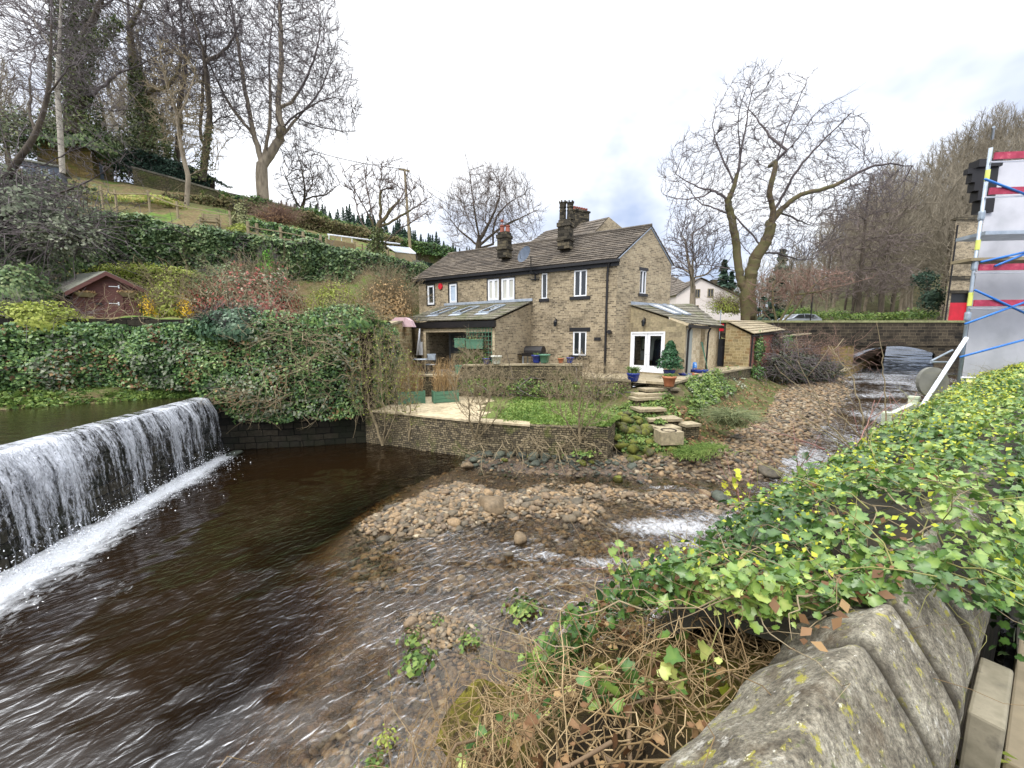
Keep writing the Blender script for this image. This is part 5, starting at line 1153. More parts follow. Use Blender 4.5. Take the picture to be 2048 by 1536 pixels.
ivy_thing('fresh_ivy', 'paler grey green sprays standing proud of the long ivy wall', _q[_k], _n[_k], .12, M_GREYLEAF, 7)
# bulging laurel-like shrub on top of the wall
def blob_cloud(c, rad, n, R, lump=.35, hollow=.55, fl=1.6):
    q = R.normal(0, 1, (n, 3)); q /= np.linalg.norm(q, axis=1)[:, None]; q[:, 2] = np.abs(q[:, 2]) * 1.0 - .25 * (R.random_sample(n) < .3)
    lum = np.array([1 + lump * mnoise.noise(Vector(v) * fl + Vector(c)) + lump * .5 * mnoise.noise(Vector(v) * fl * 2.7 + Vector(c)) for v in q])
    k = (hollow + (1 - hollow) * R.random_sample(n) ** .5) * lum
    return np.array(c) + q * k[:, None] * np.array(rad), q
def shrub(name, label, c, rad, n, size, mat, seed, cat='shrub', stems=60, smat=None, group=None, shape='diamond', hollow=.55, lump=.4, stem_r=.014, sl=None, spread=.7, bare=0):
    R = np.random.RandomState(seed); c = Vector(c); Pp, Nn = blob_cloud((0, 0, 0), rad, n, R, lump, hollow)
    t = thing(name, label, cat, tuple(c), group); part('foliage', leaf_cloud('foliage', Pp, Nn, size, mat, spread, shape, seed=seed), t)
    m = stems; p0, p1, r0, r1 = [], [], [], []
    a = np.tile([0, 0, 0.], (m, 1)) + R.normal(0, .08, (m, 3)) * np.array([rad[0], rad[1], 0]); d = R.normal(0, 1, (m, 3)); d[:, 2] = np.abs(d[:, 2]) + .5; d /= np.linalg.norm(d, axis=1)[:, None]
    tgt = d * np.array(rad) * (1.0 + bare)
    for k in range(4):
        b = a + tgt / 4 + R.normal(0, .05, (m, 3)) * max(rad); p0.append(a); p1.append(b); r0.append(np.full(m, stem_r * (1 - k * .2))); r1.append(np.full(m, stem_r * (.8 - k * .2))); 
        if k > 0:
            for _ in range(3):
                e = b + (tgt / np.linalg.norm(tgt, axis=1)[:, None] + R.normal(0, .7, (m, 3))) * max(rad) * .16; p0.append(b); p1.append(e); r0.append(np.full(m, stem_r * .35)); r1.append(np.full(m, stem_r * .2))
        a = b
    part('stems', tubes_np('stems', np.concatenate(p0), np.concatenate(p1), np.concatenate(r0), np.concatenate(r1), smat or M_TWIG, 4), t)
    return t
shrub('laurel_bush', 'grey green broadleaved bush spilling over the ivy wall top below the red tipped shrub', P(470, 668, 13.1), (1.3, .9, .85), 4200, .13, attr_mat('laurel_leaf', ['#1c3022', '#2f4a35', '#4c6a4b', '#7f957a'], None, .4, .9, .35, transl=.1, spec=.5), 21)
shrub('bushy_ivy', 'round ivy mass at the wall corner by the patio', P(690, 655, 13.9), (1.5, 1.0, .8), 4200, .12, M_IVY, 22, 'ivy', 90, M_TWIGPALE, bare=.15)
shrub('green_shrub', 'yellow green low shrub left of the maroon shed', P(60, 655, 11.9), (1.9, .9, .75), 4200, .1, M_LIME, 23)
shrub('green_shrub', 'dark green bushes crowding the left wall of the maroon shed', P(20, 600, 14.0), (1.8, 1.0, 1.2), 3500, .13, M_HEDGE, 24)
# bare brushwood hanging from the ivy over the weir end
def brush(name, label, c, n, ln, R, mat, r=.01, spread=(1, 1, .4), dirn=(0, -.3, -.1), droop=.25, cat='brushwood', segs=5, wig=.35, group=None, branch=2):
    c = np.array(c); p0, p1, r0, r1 = [], [], [], []
    a = R.normal(0, 1, (n, 3)) * np.array(spread); d = R.normal(0, .6, (n, 3)) + np.array(dirn); d /= np.linalg.norm(d, axis=1)[:, None]; L0 = ln * R.uniform(.5, 1.2, n)
    for k in range(segs):
        b = a + d * (L0 / segs)[:, None]; p0.append(a); p1.append(b); q = r * (1 - k / (segs + 1)); r0.append(np.full(n, q)); r1.append(np.full(n, r * (1 - (k + 1) / (segs + 1))))
        for _ in range(branch):
            e = d + R.normal(0, .8, (n, 3)); e /= np.linalg.norm(e, axis=1)[:, None]; p0.append(b); p1.append(b + e * (L0 * R.uniform(.08, .22, n))[:, None]); r0.append(np.full(n, q * .5)); r1.append(np.full(n, q * .3))
        a = b; d = d + R.normal(0, wig, (n, 3)); d[:, 2] -= droop / segs; d /= np.linalg.norm(d, axis=1)[:, None]
    t = thing(name, label, cat, tuple(c), group); part('twigs', tubes_np('twigs', np.concatenate(p0), np.concatenate(p1), np.concatenate(r0), np.concatenate(r1), mat, 4), t); return t
brush('dead_branches', 'tangle of bare pale branches over the ivy beside the weir', P(600, 720, 12.6), 60, 1.8, R, M_TWIGPALE, .011, (1.1, .25, .6), (-.3, -.5, .1), .5)
brush('dead_branches', 'bare dry branches hanging low above the right end of the weir', P(520, 790, 12.2), 30, 1.4, R, M_TWIGPALE, .012, (.6, .2, .2), (-.6, -.4, -.1), .4)
brush('dead_branches', 'leafless arching shoots in front of the red tipped shrub', P(500, 610, 13.6), 45, 2.0, R, M_TWIGPALE, .01, (1.1, .3, .15), (-.2, -.1, .9), .6)
brush('dead_branches', 'upright bare shoots in front of the maroon shed', P(225, 640, 12.4), 26, 1.3, R, M_TWIGPALE, .009, (.9, .2, .05), (0, 0, 1), .3)
# grass and moss strip at the foot of the wall, beside the upper pool
st = [[Vector((-26, 3.0, 1.85)), Vector((-18, 6.9, 1.85)), Vector((-14, 9.6, 1.85)), Vector((-11.3, 11.9, 1.85)), Vector((-10.2, 12.3, 1.85))],
      [Vector((-26, 3.3, 2.1)), Vector((-18.3, 7.3, 2.1)), Vector((-14.3, 10.1, 2.12)), Vector((-11.5, 12.3, 2.1)), Vector((-10.2, 12.6, 2.05))],
      [Vector((-26, 4.3, 2.45)), Vector((-18.8, 8.1, 2.4)), Vector((-14.8, 11.0, 2.4)), Vector((-12.0, 12.8, 2.35)), Vector((-10.2, 13.0, 2.3))]]
loft('grass_bank', st, 90, 14, M_BANK, rough=.1)
n = 6000; tt = R.random_sample(n); kk = R.random_sample(n); pts = []
for a, b in zip(tt, kk):
    s = a * 4; i = min(3, int(s)); f = s - i; q = [c[i].lerp(c[i + 1], f) for c in st]; z = b * 2; j = min(1, int(z)); p = q[j].lerp(q[j + 1], z - j); pts.append((p.x, p.y, p.z + .03))
o = part('grass', leaf_cloud('grass', pts, np.tile([0, 0, .3], (n, 1)), .15, M_GRASS, .8, 'diamond', seed=5)); o.data.materials.clear(); o.data.materials.append(M_BUSH); tag(o, 'mossy grass strip between the upper pool and the ivy wall', 'grass', kind='stuff')
# waterline stones under the ivy
def boulder_mesh(name, mat, seed, sub=2, flat=.62, ang=.35):
    import bmesh
    bm = bmesh.new(); bmesh.ops.create_icosphere(bm, subdivisions=sub, radius=.5); s = Vector((seed * 3.1, seed * 1.7, seed))
    R_ = random.Random(seed); pl = [(Vector((R_.gauss(0, 1), R_.gauss(0, 1), R_.gauss(0, 1))).normalized(), R_.uniform(.3, .44)) for _ in range(9)]
    for v in bm.verts:
        p = v.co.copy()
        for n_, k in pl:
            e = p.dot(n_)
            if e > k: p -= n_ * (e - k) * (.6 + ang)
        p *= 1 + .12 * mnoise.noise(p * 2.2 + s) + .05 * mnoise.noise(p * 6 + s); p.z *= flat; v.co = p
    me = bpy.data.meshes.new(name); bm.to_mesh(me); bm.free(); a = me.attributes.new('v', 'FLOAT', 'POINT'); a.data.foreach_set('value', [R_.random()] * len(me.vertices))
    me.materials.append(mat); me.polygons.foreach_set('use_smooth', [True] * len(me.polygons)); return me
# ------------------------------------------------------------------ garden terrace: shed and shrubs
SH = thing('garden_shed', 'maroon painted wooden shed with felt roof and two hanging baskets', 'shed', tuple(P(215, 645, 15.2)))
sa, sb, sc_ = P(152, 640, 14.6), P(283, 640, 15.4), P(100, 632, 17.2); zs0 = 4.35
FS = Fr(sa, sb); FSl = Fr(sa, sc_)
ze, zr_ = zat(583, sa.y), zat(547, 15.0)
zer = zat(580, sb.y)
g = MB(); g.poly([up(sa, zs0), up(sb, zs0), up(sb, zer), FS.p(FS.len * .5, zr_), up(sa, ze)])
g.quad(up(sa, zs0), up(sc_, zs0), up(sc_, ze), up(sa, ze)); se = sb + (sc_ - sa); g.quad(up(sb, zs0), up(se, zs0), up(se, zer), up(sb, zer)); g.poly([up(sc_, zs0), up(se, zs0), up(se, zer), FS.p(FS.len * .5, zr_) + (sc_ - sa) * 1, up(sc_, ze)])
nb = 15
for i in range(nb):   # shiplap boards
    z = zs0 + (ze - zs0) * i / nb; FS.box(g, .0, FS.len, z + .012, z + (ze - zs0) / nb, .002, .018)
g.build('boarding', M_MAROON, SH)
g = MB(); dv = (sc_ - sa); dn = dv.normalized(); ap = FS.p(FS.len * .5, zr_ + .04); e1 = up(sa, ze - .06) - FS.u * .25; e2 = up(sb, zer - .06) + FS.u * .25; fr_ = dn * -.25
for e in (e1, e2): g.hexa([e + fr_, ap + fr_, ap + dv + dn * .1, e + dv + dn * .1] + [q + Vector((0, 0, .05)) for q in (e + fr_, ap + fr_, ap + dv + dn * .1, e + dv + dn * .1)])
g.build('roof', M_FELT, SH)
g = MB()
for e in (e1, e2): q = fr_ * 1.1; g.hexa([e + q - Vector((0, 0, .12)), ap + q - Vector((0, 0, .12)), ap + q * .9 - Vector((0, 0, .12)), e + q * .9 - Vector((0, 0, .12)), e + q + Vector((0, 0, .03)), ap + q + Vector((0, 0, .03)), ap + q * .9 + Vector((0, 0, .03)), e + q * .9 + Vector((0, 0, .03))])
g.build('bargeboard', M_MAROON, SH)
u0, z1 = FS.px(205, 566); u1_, z0 = FS.px(252, 640); g = MB(); FS.box(g, min(u0, u1_), max(u0, u1_), zs0 + .05, z1, .02, .045); dr = g.build('door', M_MAROON, SH)
for py in (573, 607):
    u, z = FS.px(219, py); u2, _ = FS.px(240, py); g = MB(); a, b = min(u, u2), max(u, u2); FS.box(g, a, b, z - .012, z + .012, .045, .06); FS.box(g, b - .04, b, z - .06, z + .06, .045, .06); g.build('hinge', M_WHITE, dr)
u, z = FS.px(200, 608); g = MB(); FS.box(g, u - .08, u + .08, z - .03, z + .03, .045, .07); g.build('latch', M_BLACK, dr)
for px_ in (172, 259):
    u, z = FS.px(px_, 586); t = thing('hanging_basket', 'brown wall basket on the shed front, %s of its door' % ('left' if px_ < 200 else 'right'), 'basket', tuple(FS.p(u, z - .1, .1)), 'baskets on the maroon shed')
    g = MB(); fs = []
    for k in range(9): a = k * pi / 8; fs.append(FS.p(u - .33 * cos(a), z - .14 * sin(a) * .9, .03 + .2 * sin(a)))
    top = [FS.p(u - .33 * cos(k * pi / 8), z, .03 + .22 * sin(k * pi / 8)) for k in range(9)]; low = [FS.p(u - .2 * cos(k * pi / 8), z - .15, .03 + .1 * sin(k * pi / 8)) for k in range(9)]
    g.add(top + low, [(i, i + 1, 10 + i, 9 + i) for i in range(8)] + [tuple(range(9)), tuple(range(9, 18))]); g.build('basket', M_WOOD, t)
    pp = np.array([tuple(FS.p(u + R.uniform(-.3, .3), z + R.uniform(-.02, .08), .12 + R.uniform(-.06, .06))) for _ in range(120)]); part('dry_plants', leaf_cloud('dry_plants', pp - np.array(parent_loc(t)), np.tile([0, -1, 1.], (120, 1)), .07, M_REED, 1, seed=8), t)
shrub('yellow_green_shrub', 'loose yellow green shrub right of the maroon shed', P(335, 632, 15.6), (1.0, .8, 1.55), 1500, .09, M_LIME, 31, stems=60, smat=M_TWIGPALE, hollow=.2)
for px_, py_, s, l in ((300, 606, 260, 'sprig of yellow blossom just right of the maroon shed'), (373, 608, 330, 'bright yellow flowering spray before the red tipped shrub')):
    t = shrub('flowering_branch', l, P(px_, py_ + 22, 14.8), (.32, .3, .75), s, .06, M_FORS, 32 + s, 'flowers', 14, M_TWIGPALE, hollow=.1)
shrub('red_tipped_shrub', 'broad shrub with red and cream young leaves on the garden terrace', P(505, 640, 16.2), (2.6, 1.3, 2.1), 9000, .12, M_PIERIS, 35, stems=120, smat=M_TWIGPALE, hollow=.35)
shrub('yellow_green_shrub', 'yellow green bush between the red tipped shrub and the cottage', P(670, 622, 16.6), (1.1, .8, 1.2), 2600, .1, M_LIME, 36, stems=60, smat=M_TWIGPALE, hollow=.3)
shrub('brown_shrub', 'dry brown twiggy bush behind the wall near the cottage left end', P(775, 628, 20.5), (1.9, 1.0, 1.9), 2600, .11, M_REED, 37, stems=260, smat=M_TWIGPALE, hollow=.2, bare=.15)
shrub('dark_shrub', 'dark green bush between the shed and the pink cover', P(450, 590, 17.5), (1.3, .8, 1.3), 3000, .12, M_HEDGE, 38)
shrub('bright_shrub', 'vivid green upright shrub standing above the red tipped shrub', P(537, 545, 20.6), (.42, .4, 1.2), 1300, .1, attr_mat('vivid_leaf', ['#3c6a1e', '#5d9130', '#80b046'], None, .5, 1, .3, transl=.2), 39)
# terraces of hedge and ivy up the hillside
def band(name, label, cols, n, size, mat, seed, cat='hedge', thick=.5, stems=200, smat=None, over=.0):
    """cols: (px, depth, py_bottom, py_top)"""
    R = np.random.RandomState(seed); c = np.array(cols, float); px = R.uniform(c[0, 0], c[-1, 0], n); d = np.interp(px, c[:, 0], c[:, 1]); pb = np.interp(px, c[:, 0], c[:, 2]); ptp = np.interp(px, c[:, 0], c[:, 3])
    v = R.random_sample(n); V, Nn = [], []
    for x, dd, b, t_, vv in zip(px, d, pb, ptp, v):
        q0 = P(x, b, dd); q1 = P(x, t_, dd); q1.z += .35 * mnoise.noise(Vector((x * .02, seed, 0))) + .2 * mnoise.noise(Vector((x * .07, seed, 4)))
        if vv < .78: q = q0.lerp(q1, vv / .78); m = mnoise.noise(q * .6 + Vector((0, 0, seed))); m2 = mnoise.noise(q * 1.8); q.y -= thick * (.4 + m + .4 * m2) - .1; nn = (0, -1, .6)
        else: q = q1.copy(); q.y += (vv - .78) / .22 * thick * 2.6; q.z += .12 * mnoise.noise(q * 1.2) ; nn = (0, -.3, 1)
        V.append((q.x + R.normal(0, .06), q.y + R.normal(0, .08), q.z + R.normal(0, .07))); Nn.append(nn)
    V = np.array(V); base = V.mean(0); base[2] = V[:, 2].min(); t = thing(name, label, cat, tuple(base)); part('foliage', leaf_cloud('foliage', V - base, Nn, size, mat, .6, 'diamond', seed=seed), t)
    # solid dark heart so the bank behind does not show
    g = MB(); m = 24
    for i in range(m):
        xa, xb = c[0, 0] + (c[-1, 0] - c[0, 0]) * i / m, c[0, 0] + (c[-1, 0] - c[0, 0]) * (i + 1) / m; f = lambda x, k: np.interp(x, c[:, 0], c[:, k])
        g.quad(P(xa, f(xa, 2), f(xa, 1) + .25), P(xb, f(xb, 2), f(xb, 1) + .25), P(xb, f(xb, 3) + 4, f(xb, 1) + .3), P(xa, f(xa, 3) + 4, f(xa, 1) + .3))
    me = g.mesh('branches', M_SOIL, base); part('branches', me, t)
    if stems: part('stems', ivy_stems(V, stems, R, 1.2, .02, smat or M_TWIG)(base), t)
    return t
band('hedge_bank', 'high dark green ivy bank behind the maroon shed below the bench', [(170, 18.6, 548, 428), (250, 19.3, 552, 432), (330, 19.9, 556, 452), (420, 20.6, 566, 462), (500, 21.6, 575, 474)], 15000, .17, M_HEDGE, 41)
band('hedge_bank', 'dark ivy bank below the wooden fence running to the cottage', [(500, 21.6, 575, 474), (600, 23.0, 578, 484), (700, 24.6, 580, 500), (800, 27.0, 582, 522), (850, 28.5, 580, 530)], 13000, .19, M_HEDGE, 42)
band('mossy_bank', 'low moss covered rock ledge behind the maroon shed', [(170, 17.6, 575, 535), (280, 18.0, 585, 535), (380, 18.8, 595, 545), (440, 19.3, 600, 560)], 4200, .12, M_LIME, 43, 'bank', .3, 60, M_TWIGPALE)
band('clipped_hedge', 'dark clipped hedge behind the wooden fence', [(498, 25.4, 478, 442), (560, 26.6, 488, 452), (648, 28.3, 503, 472)], 4200, .17, M_IVY, 44, 'hedge', .4, 0)
band('trailing_ivy', 'ivy draped over the long hill wall near the tall sycamore', [(440, 35.0, 408, 384), (520, 35.9, 424, 400), (600, 36.7, 440, 417), (700, 38.0, 470, 446), (800, 39.3, 500, 474), (905, 41.0, 516, 498)], 7500, .2, attr_mat('wall_ivy_leaf', ['#27402a', '#3f5c33', '#5d7a3c', '#74883f'], None, .5, .5, .4, transl=.1), 45, 'ivy', .35, 0)
band('bramble_bank', 'brown and green scrub covering the slope between fence and hill wall', [(330, 29, 440, 388), (450, 30.5, 452, 398), (600, 33, 462, 425), (720, 36, 490, 455), (800, 38, 502, 476)], 9000, .2, attr_mat('scrub_leaf', ['#453b2a', '#65563a', '#5a6136', '#7a6a48', '#6d7a40'], None, .7, .35, .5), 46, 'scrub', .6, 150, M_TWIGPALE)
band('rhododendron', 'dark rhododendron thicket between the ivy clad trunks and the hill wall', [(240, 33.5, 345, 305), (300, 34, 352, 308), (370, 35, 372, 330), (430, 36, 388, 358)], 4500, .22, M_CONIFER, 47, 'shrub', 1.0, 40)
# long hill wall
HWp = [P(268, 372, 32), P(340, 386, 33.5), P(440, 408, 35.2), P(600, 440, 37), P(740, 482, 38.8), P(905, 520, 41.3)]
tops = [336, 355, 384, 420, 464, 500]; t = thing('hill_wall', 'long dry stone wall descending the hillside from the ruined barn', 'wall', tuple(HWp[0])); g = MB(); cg = MB()
for i in range(len(HWp) - 1):
    a, b = HWp[i], HWp[i + 1]; at, bt = P(0, tops[i], a.y).z, P(0, tops[i + 1], b.y).z
    g.quad(up(a, a.z - .8), up(b, b.z - .8), up(b, bt), up(a, at)); cg.val = rnd.random()
    cg.hexa([up(a, at) + Vector((0, -.06, 0)), up(b, bt) + Vector((0, -.06, 0)), up(b, bt) + Vector((0, .4, 0)), up(a, at) + Vector((0, .4, 0)), up(a, at + .14) + Vector((0, -.06, 0)), up(b, bt + .14) + Vector((0, -.06, 0)), up(b, bt + .14) + Vector((0, .4, 0)), up(a, at + .14) + Vector((0, .4, 0))])
g.build('wall_face', M_HILLWALL, t); cg.build('coping', M_ROOFMOSS, t)
# fences on the hillside
def post_rail(name, label, posts, hgt, rails, mat, group=None, r=.06):
    t = thing(name, label, 'fence', tuple(posts[0]), group)
    for p in posts: g = MB(); g.box((p.x, p.y, p.z + hgt / 2), (r * 2, r * 2, hgt + .3)); g.build('post', mat, t)
    for k in rails:
        g = MB()
        for a, b in zip(posts[:-1], posts[1:]): g.tube([a + Vector((0, -.08, hgt * k)), b + Vector((0, -.08, hgt * k))], .04, 4)
        g.build('rail', mat, t)
    return t
post_rail('wooden_fence', 'brown post and rail fence along the terrace below the clipped hedge', [P(498, 482, 23.0), P(516, 486, 23.3), P(563, 492, 24.0), P(608, 500, 24.8), P(643, 506, 25.4)], .95, [.45, .85], M_WOOD)
post_rail('wooden_fence', 'pale posts strung with wire along the upper vegetable plot', [P(206, 412, 24), P(234, 420, 24), P(300, 420, 25), P(357, 442, 24.5), P(462, 462, 24)], 1.0, [.9], M_WOOD, r=.045)
bt_ = thing('park_bench', 'weathered slatted wooden bench on the hillside terrace', 'bench', tuple(P(417, 456, 23.4))); fb = Fr(P(398, 452, 23.3), P(436, 460, 23.6)); zb_ = P(417, 457, 23.4).z; w_ = fb.len
g = MB(); [fb.box(g, 0, w_, zb_ + .42, zb_ + .45, -.1 - k * .12, -.02 - k * .12) for k in range(4)]; g.build('seat', M_WOOD, bt_)
g = MB(); [fb.box(g, 0, w_, zb_ + .55 + k * .11, zb_ + .63 + k * .11, -.52, -.48) for k in range(4)]; g.build('backrest', M_WOOD, bt_)
for u in (.03, w_ - .1): 
    for w0, hh in ((-.08, .62), (-.5, .98)): g = MB(); fb.box(g, u, u + .07, zb_ - .1, zb_ + hh, w0 - .04, w0 + .03); g.build('leg', M_WOOD, bt_)
    g = MB(); fb.box(g, u, u + .07, zb_ + .62, zb_ + .66, -.5, -.02); g.build('armrest', M_WOOD, bt_)
# raised deck with white rail, trellis and cold frame near the telegraph pole
q0, q1 = P(652, 505, 26.5), P(778, 505, 30.0); fd_ = Fr(q0, q1); zd = q0.z
D_ = thing('garden_screen', 'woven tan garden screen beneath a white handrail', 'screen', tuple(q0)); g = MB(); za = P(0, 477, 26.5).z; zc = P(0, 483, 29).z
fd_.box(g, 0, 2.0, zd - .6, za, -.03, .03); fd_.box(g, 2.5, 4.6, zd - .6, za - .5, -.03, .03); g.build('panel', plain('woven_panel', ['#7d6c50', '#a38f6c'], 30, .9, .5), D_)
g = MB(); [fd_.box(g, u, u + .08, zd - .6, za + .1, .03, .1) for u in (0, 1.95, 2.5, 3.3, 4.55)]; g.build('frame', M_WOOD, D_)
g = MB(); g.tube([P(655, 469, 26.3), P(800, 488, 30)], .05, 6); [g.tube([P(x, y + 1, d), P(x, y + 10, d)], .025, 4) for x, y, d in ((658, 469, 26.3), (683, 472, 27), (704, 475, 27.6), (745, 481, 28.6))]; g.build('handrail', M_WHITE, D_)
CF = thing('cold_frame', 'white framed glass cold frame beside the ivy stump', 'cold frame', tuple(P(800, 505, 29))); q = [P(774, 492, 29.5), P(790, 503, 28), P(831, 507, 28), P(818, 496, 29.5)]
g = MB(); g.quad(*q); g.build('glass', M_BLIND, CF); g = MB(); [g.tube([q[i], q[(i + 1) % 4]], .05, 4) for i in range(4)]; g.tube([q[0].lerp(q[3], .5), q[1].lerp(q[2], .5)], .035, 4); g.build('frame', M_WHITE, CF)
g = MB(); g.extrude([up(q[1], q[1].z - .6), up(q[2], q[1].z - .6), q[2] - Vector((0, 0, .06)), q[1] - Vector((0, 0, .06))], (0, .05, 0)); g.build('front_board', M_WOOD, CF)
# ruined barn and small grey shed at the top left
BNa, BNb, BNc = P(80, 352, 30.5), P(188, 352, 31.5), P(228, 358, 34.5); 
BN = thing('stone_barn', 'old ochre stone barn half buried in ivy at the top of the slope', 'barn', tuple(BNa)); zt1 = P(0, 290, 31.5).z; zap = P(0, 262, 33).z
g = MB(); g.quad(up(BNa, 14), up(BNb, 14), up(BNb, zt1), up(BNa, zt1)); zc_ = P(0, 285, 34.5).z; mid = BNb.lerp(BNc, .5); g.poly([up(BNb, 14), up(BNc, 14), up(BNc, zc_), up(mid, P(0, 250, 33).z), up(BNb, zt1)]); g.build('wall', M_OCHRE, BN)
g = MB(); q = [up(BNa, zt1), up(BNb, zt1), up(mid, P(0, 250, 33).z), up(BNa + (mid - BNb), P(0, 250, 33).z)]; slates(g, q[0] + Vector((0, -.2, 0)), q[1] + Vector((.1, -.2, 0)), q[2], q[3], 8); g.build('roof', M_ROOFMOSS, BN)
fbn = Fr(BNb, BNc); g = MB(); fbn.box(g, 1.0, 1.5, 16.2, 17.6, 0, .04); g.build('shutter', plain('blue_shutter', ['#52606e', '#6a7a8a'], 3, .7, 0), BN)
shrub('ivy_clump', 'heap of ivy smothering the barn roof', P(150, 300, 30.8), (3.6, 1.5, 1.6), 4200, .22, M_HEDGE, 51, 'ivy', 30)
s0, s1 = P(48, 358, 26), P(122, 362, 27); GS = thing('grey_shed', 'small blue grey shed with a wide window below the barn', 'shed', tuple(s0)); fg = Fr(s0, s1); z0 = s0.z - .6; z1 = P(0, 322, 26).z
g = MB(); u0, z_a = fg.px(62, 318); 
fg.wall(g, 0, fg.len, z0, z1, [(.6, fg.len - .45, z0 + 1.2, z1 - .2)], .08); g.quad(fg.p(fg.len, z0), fg.p(fg.len, z0, -2), fg.p(fg.len, z1 + .3, -2), fg.p(fg.len, z1)); g.build('wall', plain('grey_blue_boards', ['#5f6672', '#7b8290'], 3, .8, .2), GS)
g = MB(); fg.box(g, -.2, fg.len + .2, z1 + .0, z1 + .1, -2.2, .25); g.build('roof', M_FELT, GS)
g = MB(); fg.box(g, .6, fg.len - .45, z0 + 1.2, z1 - .2, -.08, -.06); w_o = g.build('window', plain('pale_pane', ['#a7a790', '#c4c2aa'], 1, .4, 0), GS); g = MB(); [fg.box(g, u - .03, u + .03, z0 + 1.2, z1 - .2, -.06, -.02) for u in (.63, fg.len / 2, fg.len - .48)]; g.build('glazing_bar', M_GALV, w_o)
shrub('vegetable_plot', 'bright green and straw coloured vegetable plot on the slope', P(290, 412, 26.5), (3.0, 1.6, .5), 2600, .16, attr_mat('plot_leaf', ['#5c7a2c', '#8a9c44', '#b9a868', '#6d8a38'], None, .6, .5, .3, transl=.1), 52, 'plants', 10)
shrub('pale_conifer', 'slim pale green conifer beside the hillside path', P(483, 462, 25.5), (.6, .5, 1.7), 1500, .14, attr_mat('pale_conifer_leaf', ['#6a704a', '#878a5e', '#9a9a70'], None, .7, .5, .3), 53, 'conifer', 10)
shrub('golden_bush', 'small olive gold bush by the fence corner', P(480, 466, 23.6), (.6, .5, .5), 800, .12, M_LIME, 54, 'shrub', 10)
shrub('brown_shrub', 'rust brown leafless bush on the scrub slope above the clipped hedge', P(555, 445, 29.5), (1.6, 1, 1.0), 700, .12, M_TWIGRED and M_DEADLEAF, 55, 'shrub', 220, M_TWIGRED, bare=.2)
# pink cover and little wall by the patio
g = MB(); c = P(802, 643, 18.5); g.extrude([c + Vector((-.55, 0, -.25)), c + Vector((.55, 0, -.25)), c + Vector((.42, 0, .05)), c + Vector((.2, 0, .2)), c + Vector((-.25, 0, .2)), c + Vector((-.45, 0, .05))], (0, .7, 0))
o = g.build('covered_table', plain('pink_cover', ['#b5969c', '#cbb0b4'], 3, .8, .1), loc=c); tag(o, 'small pink covered hutch by the top of the garden steps', 'cover')
wp = [P(782, 650, 16.5), P(822, 640, 20.5), P(839, 650, 26.5)]
river_wall('terrace_wall', 'rough pale stone side wall between ivy corner and garden steps', wp, M_RUBBLE, .4, 1.9, cmat=M_FLAG)
# ------------------------------------------------------------------ trees
E_ = 1.0
px_tree('sycamore_tree', 'tall spreading bare sycamore on the hill wall, its crown nearest the open sky', 37, [(527, 402), (524, 360), (524, 325)],
        [[(524, 325), (508, 270), (492, 200), (478, 120), (462, 40), (450, -40)], [(524, 325), (532, 250), (524, 170), (512, 90), (505, 10), (500, -60)], [(524, 330), (552, 270), (575, 215), (600, 160), (615, 90), (612, 20)],
         [(552, 270), (590, 235), (630, 215), (670, 205), (705, 215)], [(560, 250), (556, 190), (560, 120), (556, 40), (552, -30)], [(575, 215), (622, 175), (660, 130), (682, 95)], [(508, 270), (470, 220), (440, 150), (420, 90)], [(590, 235), (630, 245), (665, 245), (690, 235)]],
        [(545, 90, 130, 190), (640, 180, 78, 90), (450, 120, 75, 140), (660, 225, 50, 30), (600, 40, 70, 90)], .5, M_BARKPALE, M_TWIG, 5600, step=.36, rtip=.017, seed=3, up=.1, dz=1.2, twl=.9, maxn=15000, twigs=2)
px_tree('ivy_clad_tree', 'huge ivy smothered tree trunk at the top left', 30, [(150, 265), (150, 180), (148, 100), (150, 30), (155, -60)],
        [[(150, 110), (180, 80), (215, 50), (250, 20), (285, -20)], [(148, 100), (120, 60), (95, 10), (80, -50)], [(150, 180), (185, 190), (215, 170), (250, 150)], [(150, 60), (165, 20), (200, -30)], [(150, 230), (190, 215), (240, 230), (270, 245)]],
        [(120, 10, 140, 120), (230, 60, 110, 100), (220, 190, 70, 50), (50, 80, 90, 100)], .6, M_BARK, M_TWIG, 1400, step=.5, seed=5, twl=1.0, maxn=7000)
px_tree('ivy_clad_tree', 'leaning ivy clad tree behind the dark rhododendrons', 35, [(300, 290), (285, 220), (275, 170), (265, 110), (258, 40), (255, -40)],
        [[(290, 190), (305, 165), (325, 140), (335, 110), (350, 80)], [(268, 120), (240, 70), (215, 20)], [(300, 180), (330, 170), (350, 120), (345, 60)], [(258, 60), (280, 20), (300, -20)]],
        [(280, 40, 90, 110), (340, 90, 50, 80), (215, 60, 60, 80)], .42, M_BARKMOSS, M_TWIG, 2200, step=.5, seed=6, twl=1.0, maxn=7000)
px_tree('twin_stemmed_tree', 'slender twin stemmed bare tree left of the tall sycamore', 35, [(405, 360), (412, 300), (418, 255)],
        [[(418, 255), (425, 190), (430, 130), (425, 70), (415, 0), (410, -50)], [(412, 300), (395, 260), (392, 200), (388, 120), (385, 40)], [(418, 250), (450, 230), (490, 222)], [(428, 130), (400, 90), (370, 40)], [(430, 120), (455, 80), (470, 20)]],
        [(415, 40, 70, 110), (380, 90, 50, 90), (450, 120, 50, 90), (430, 210, 70, 40)], .27, M_BARK, M_TWIG, 2400, step=.45, seed=7, twl=.9, maxn=7000)
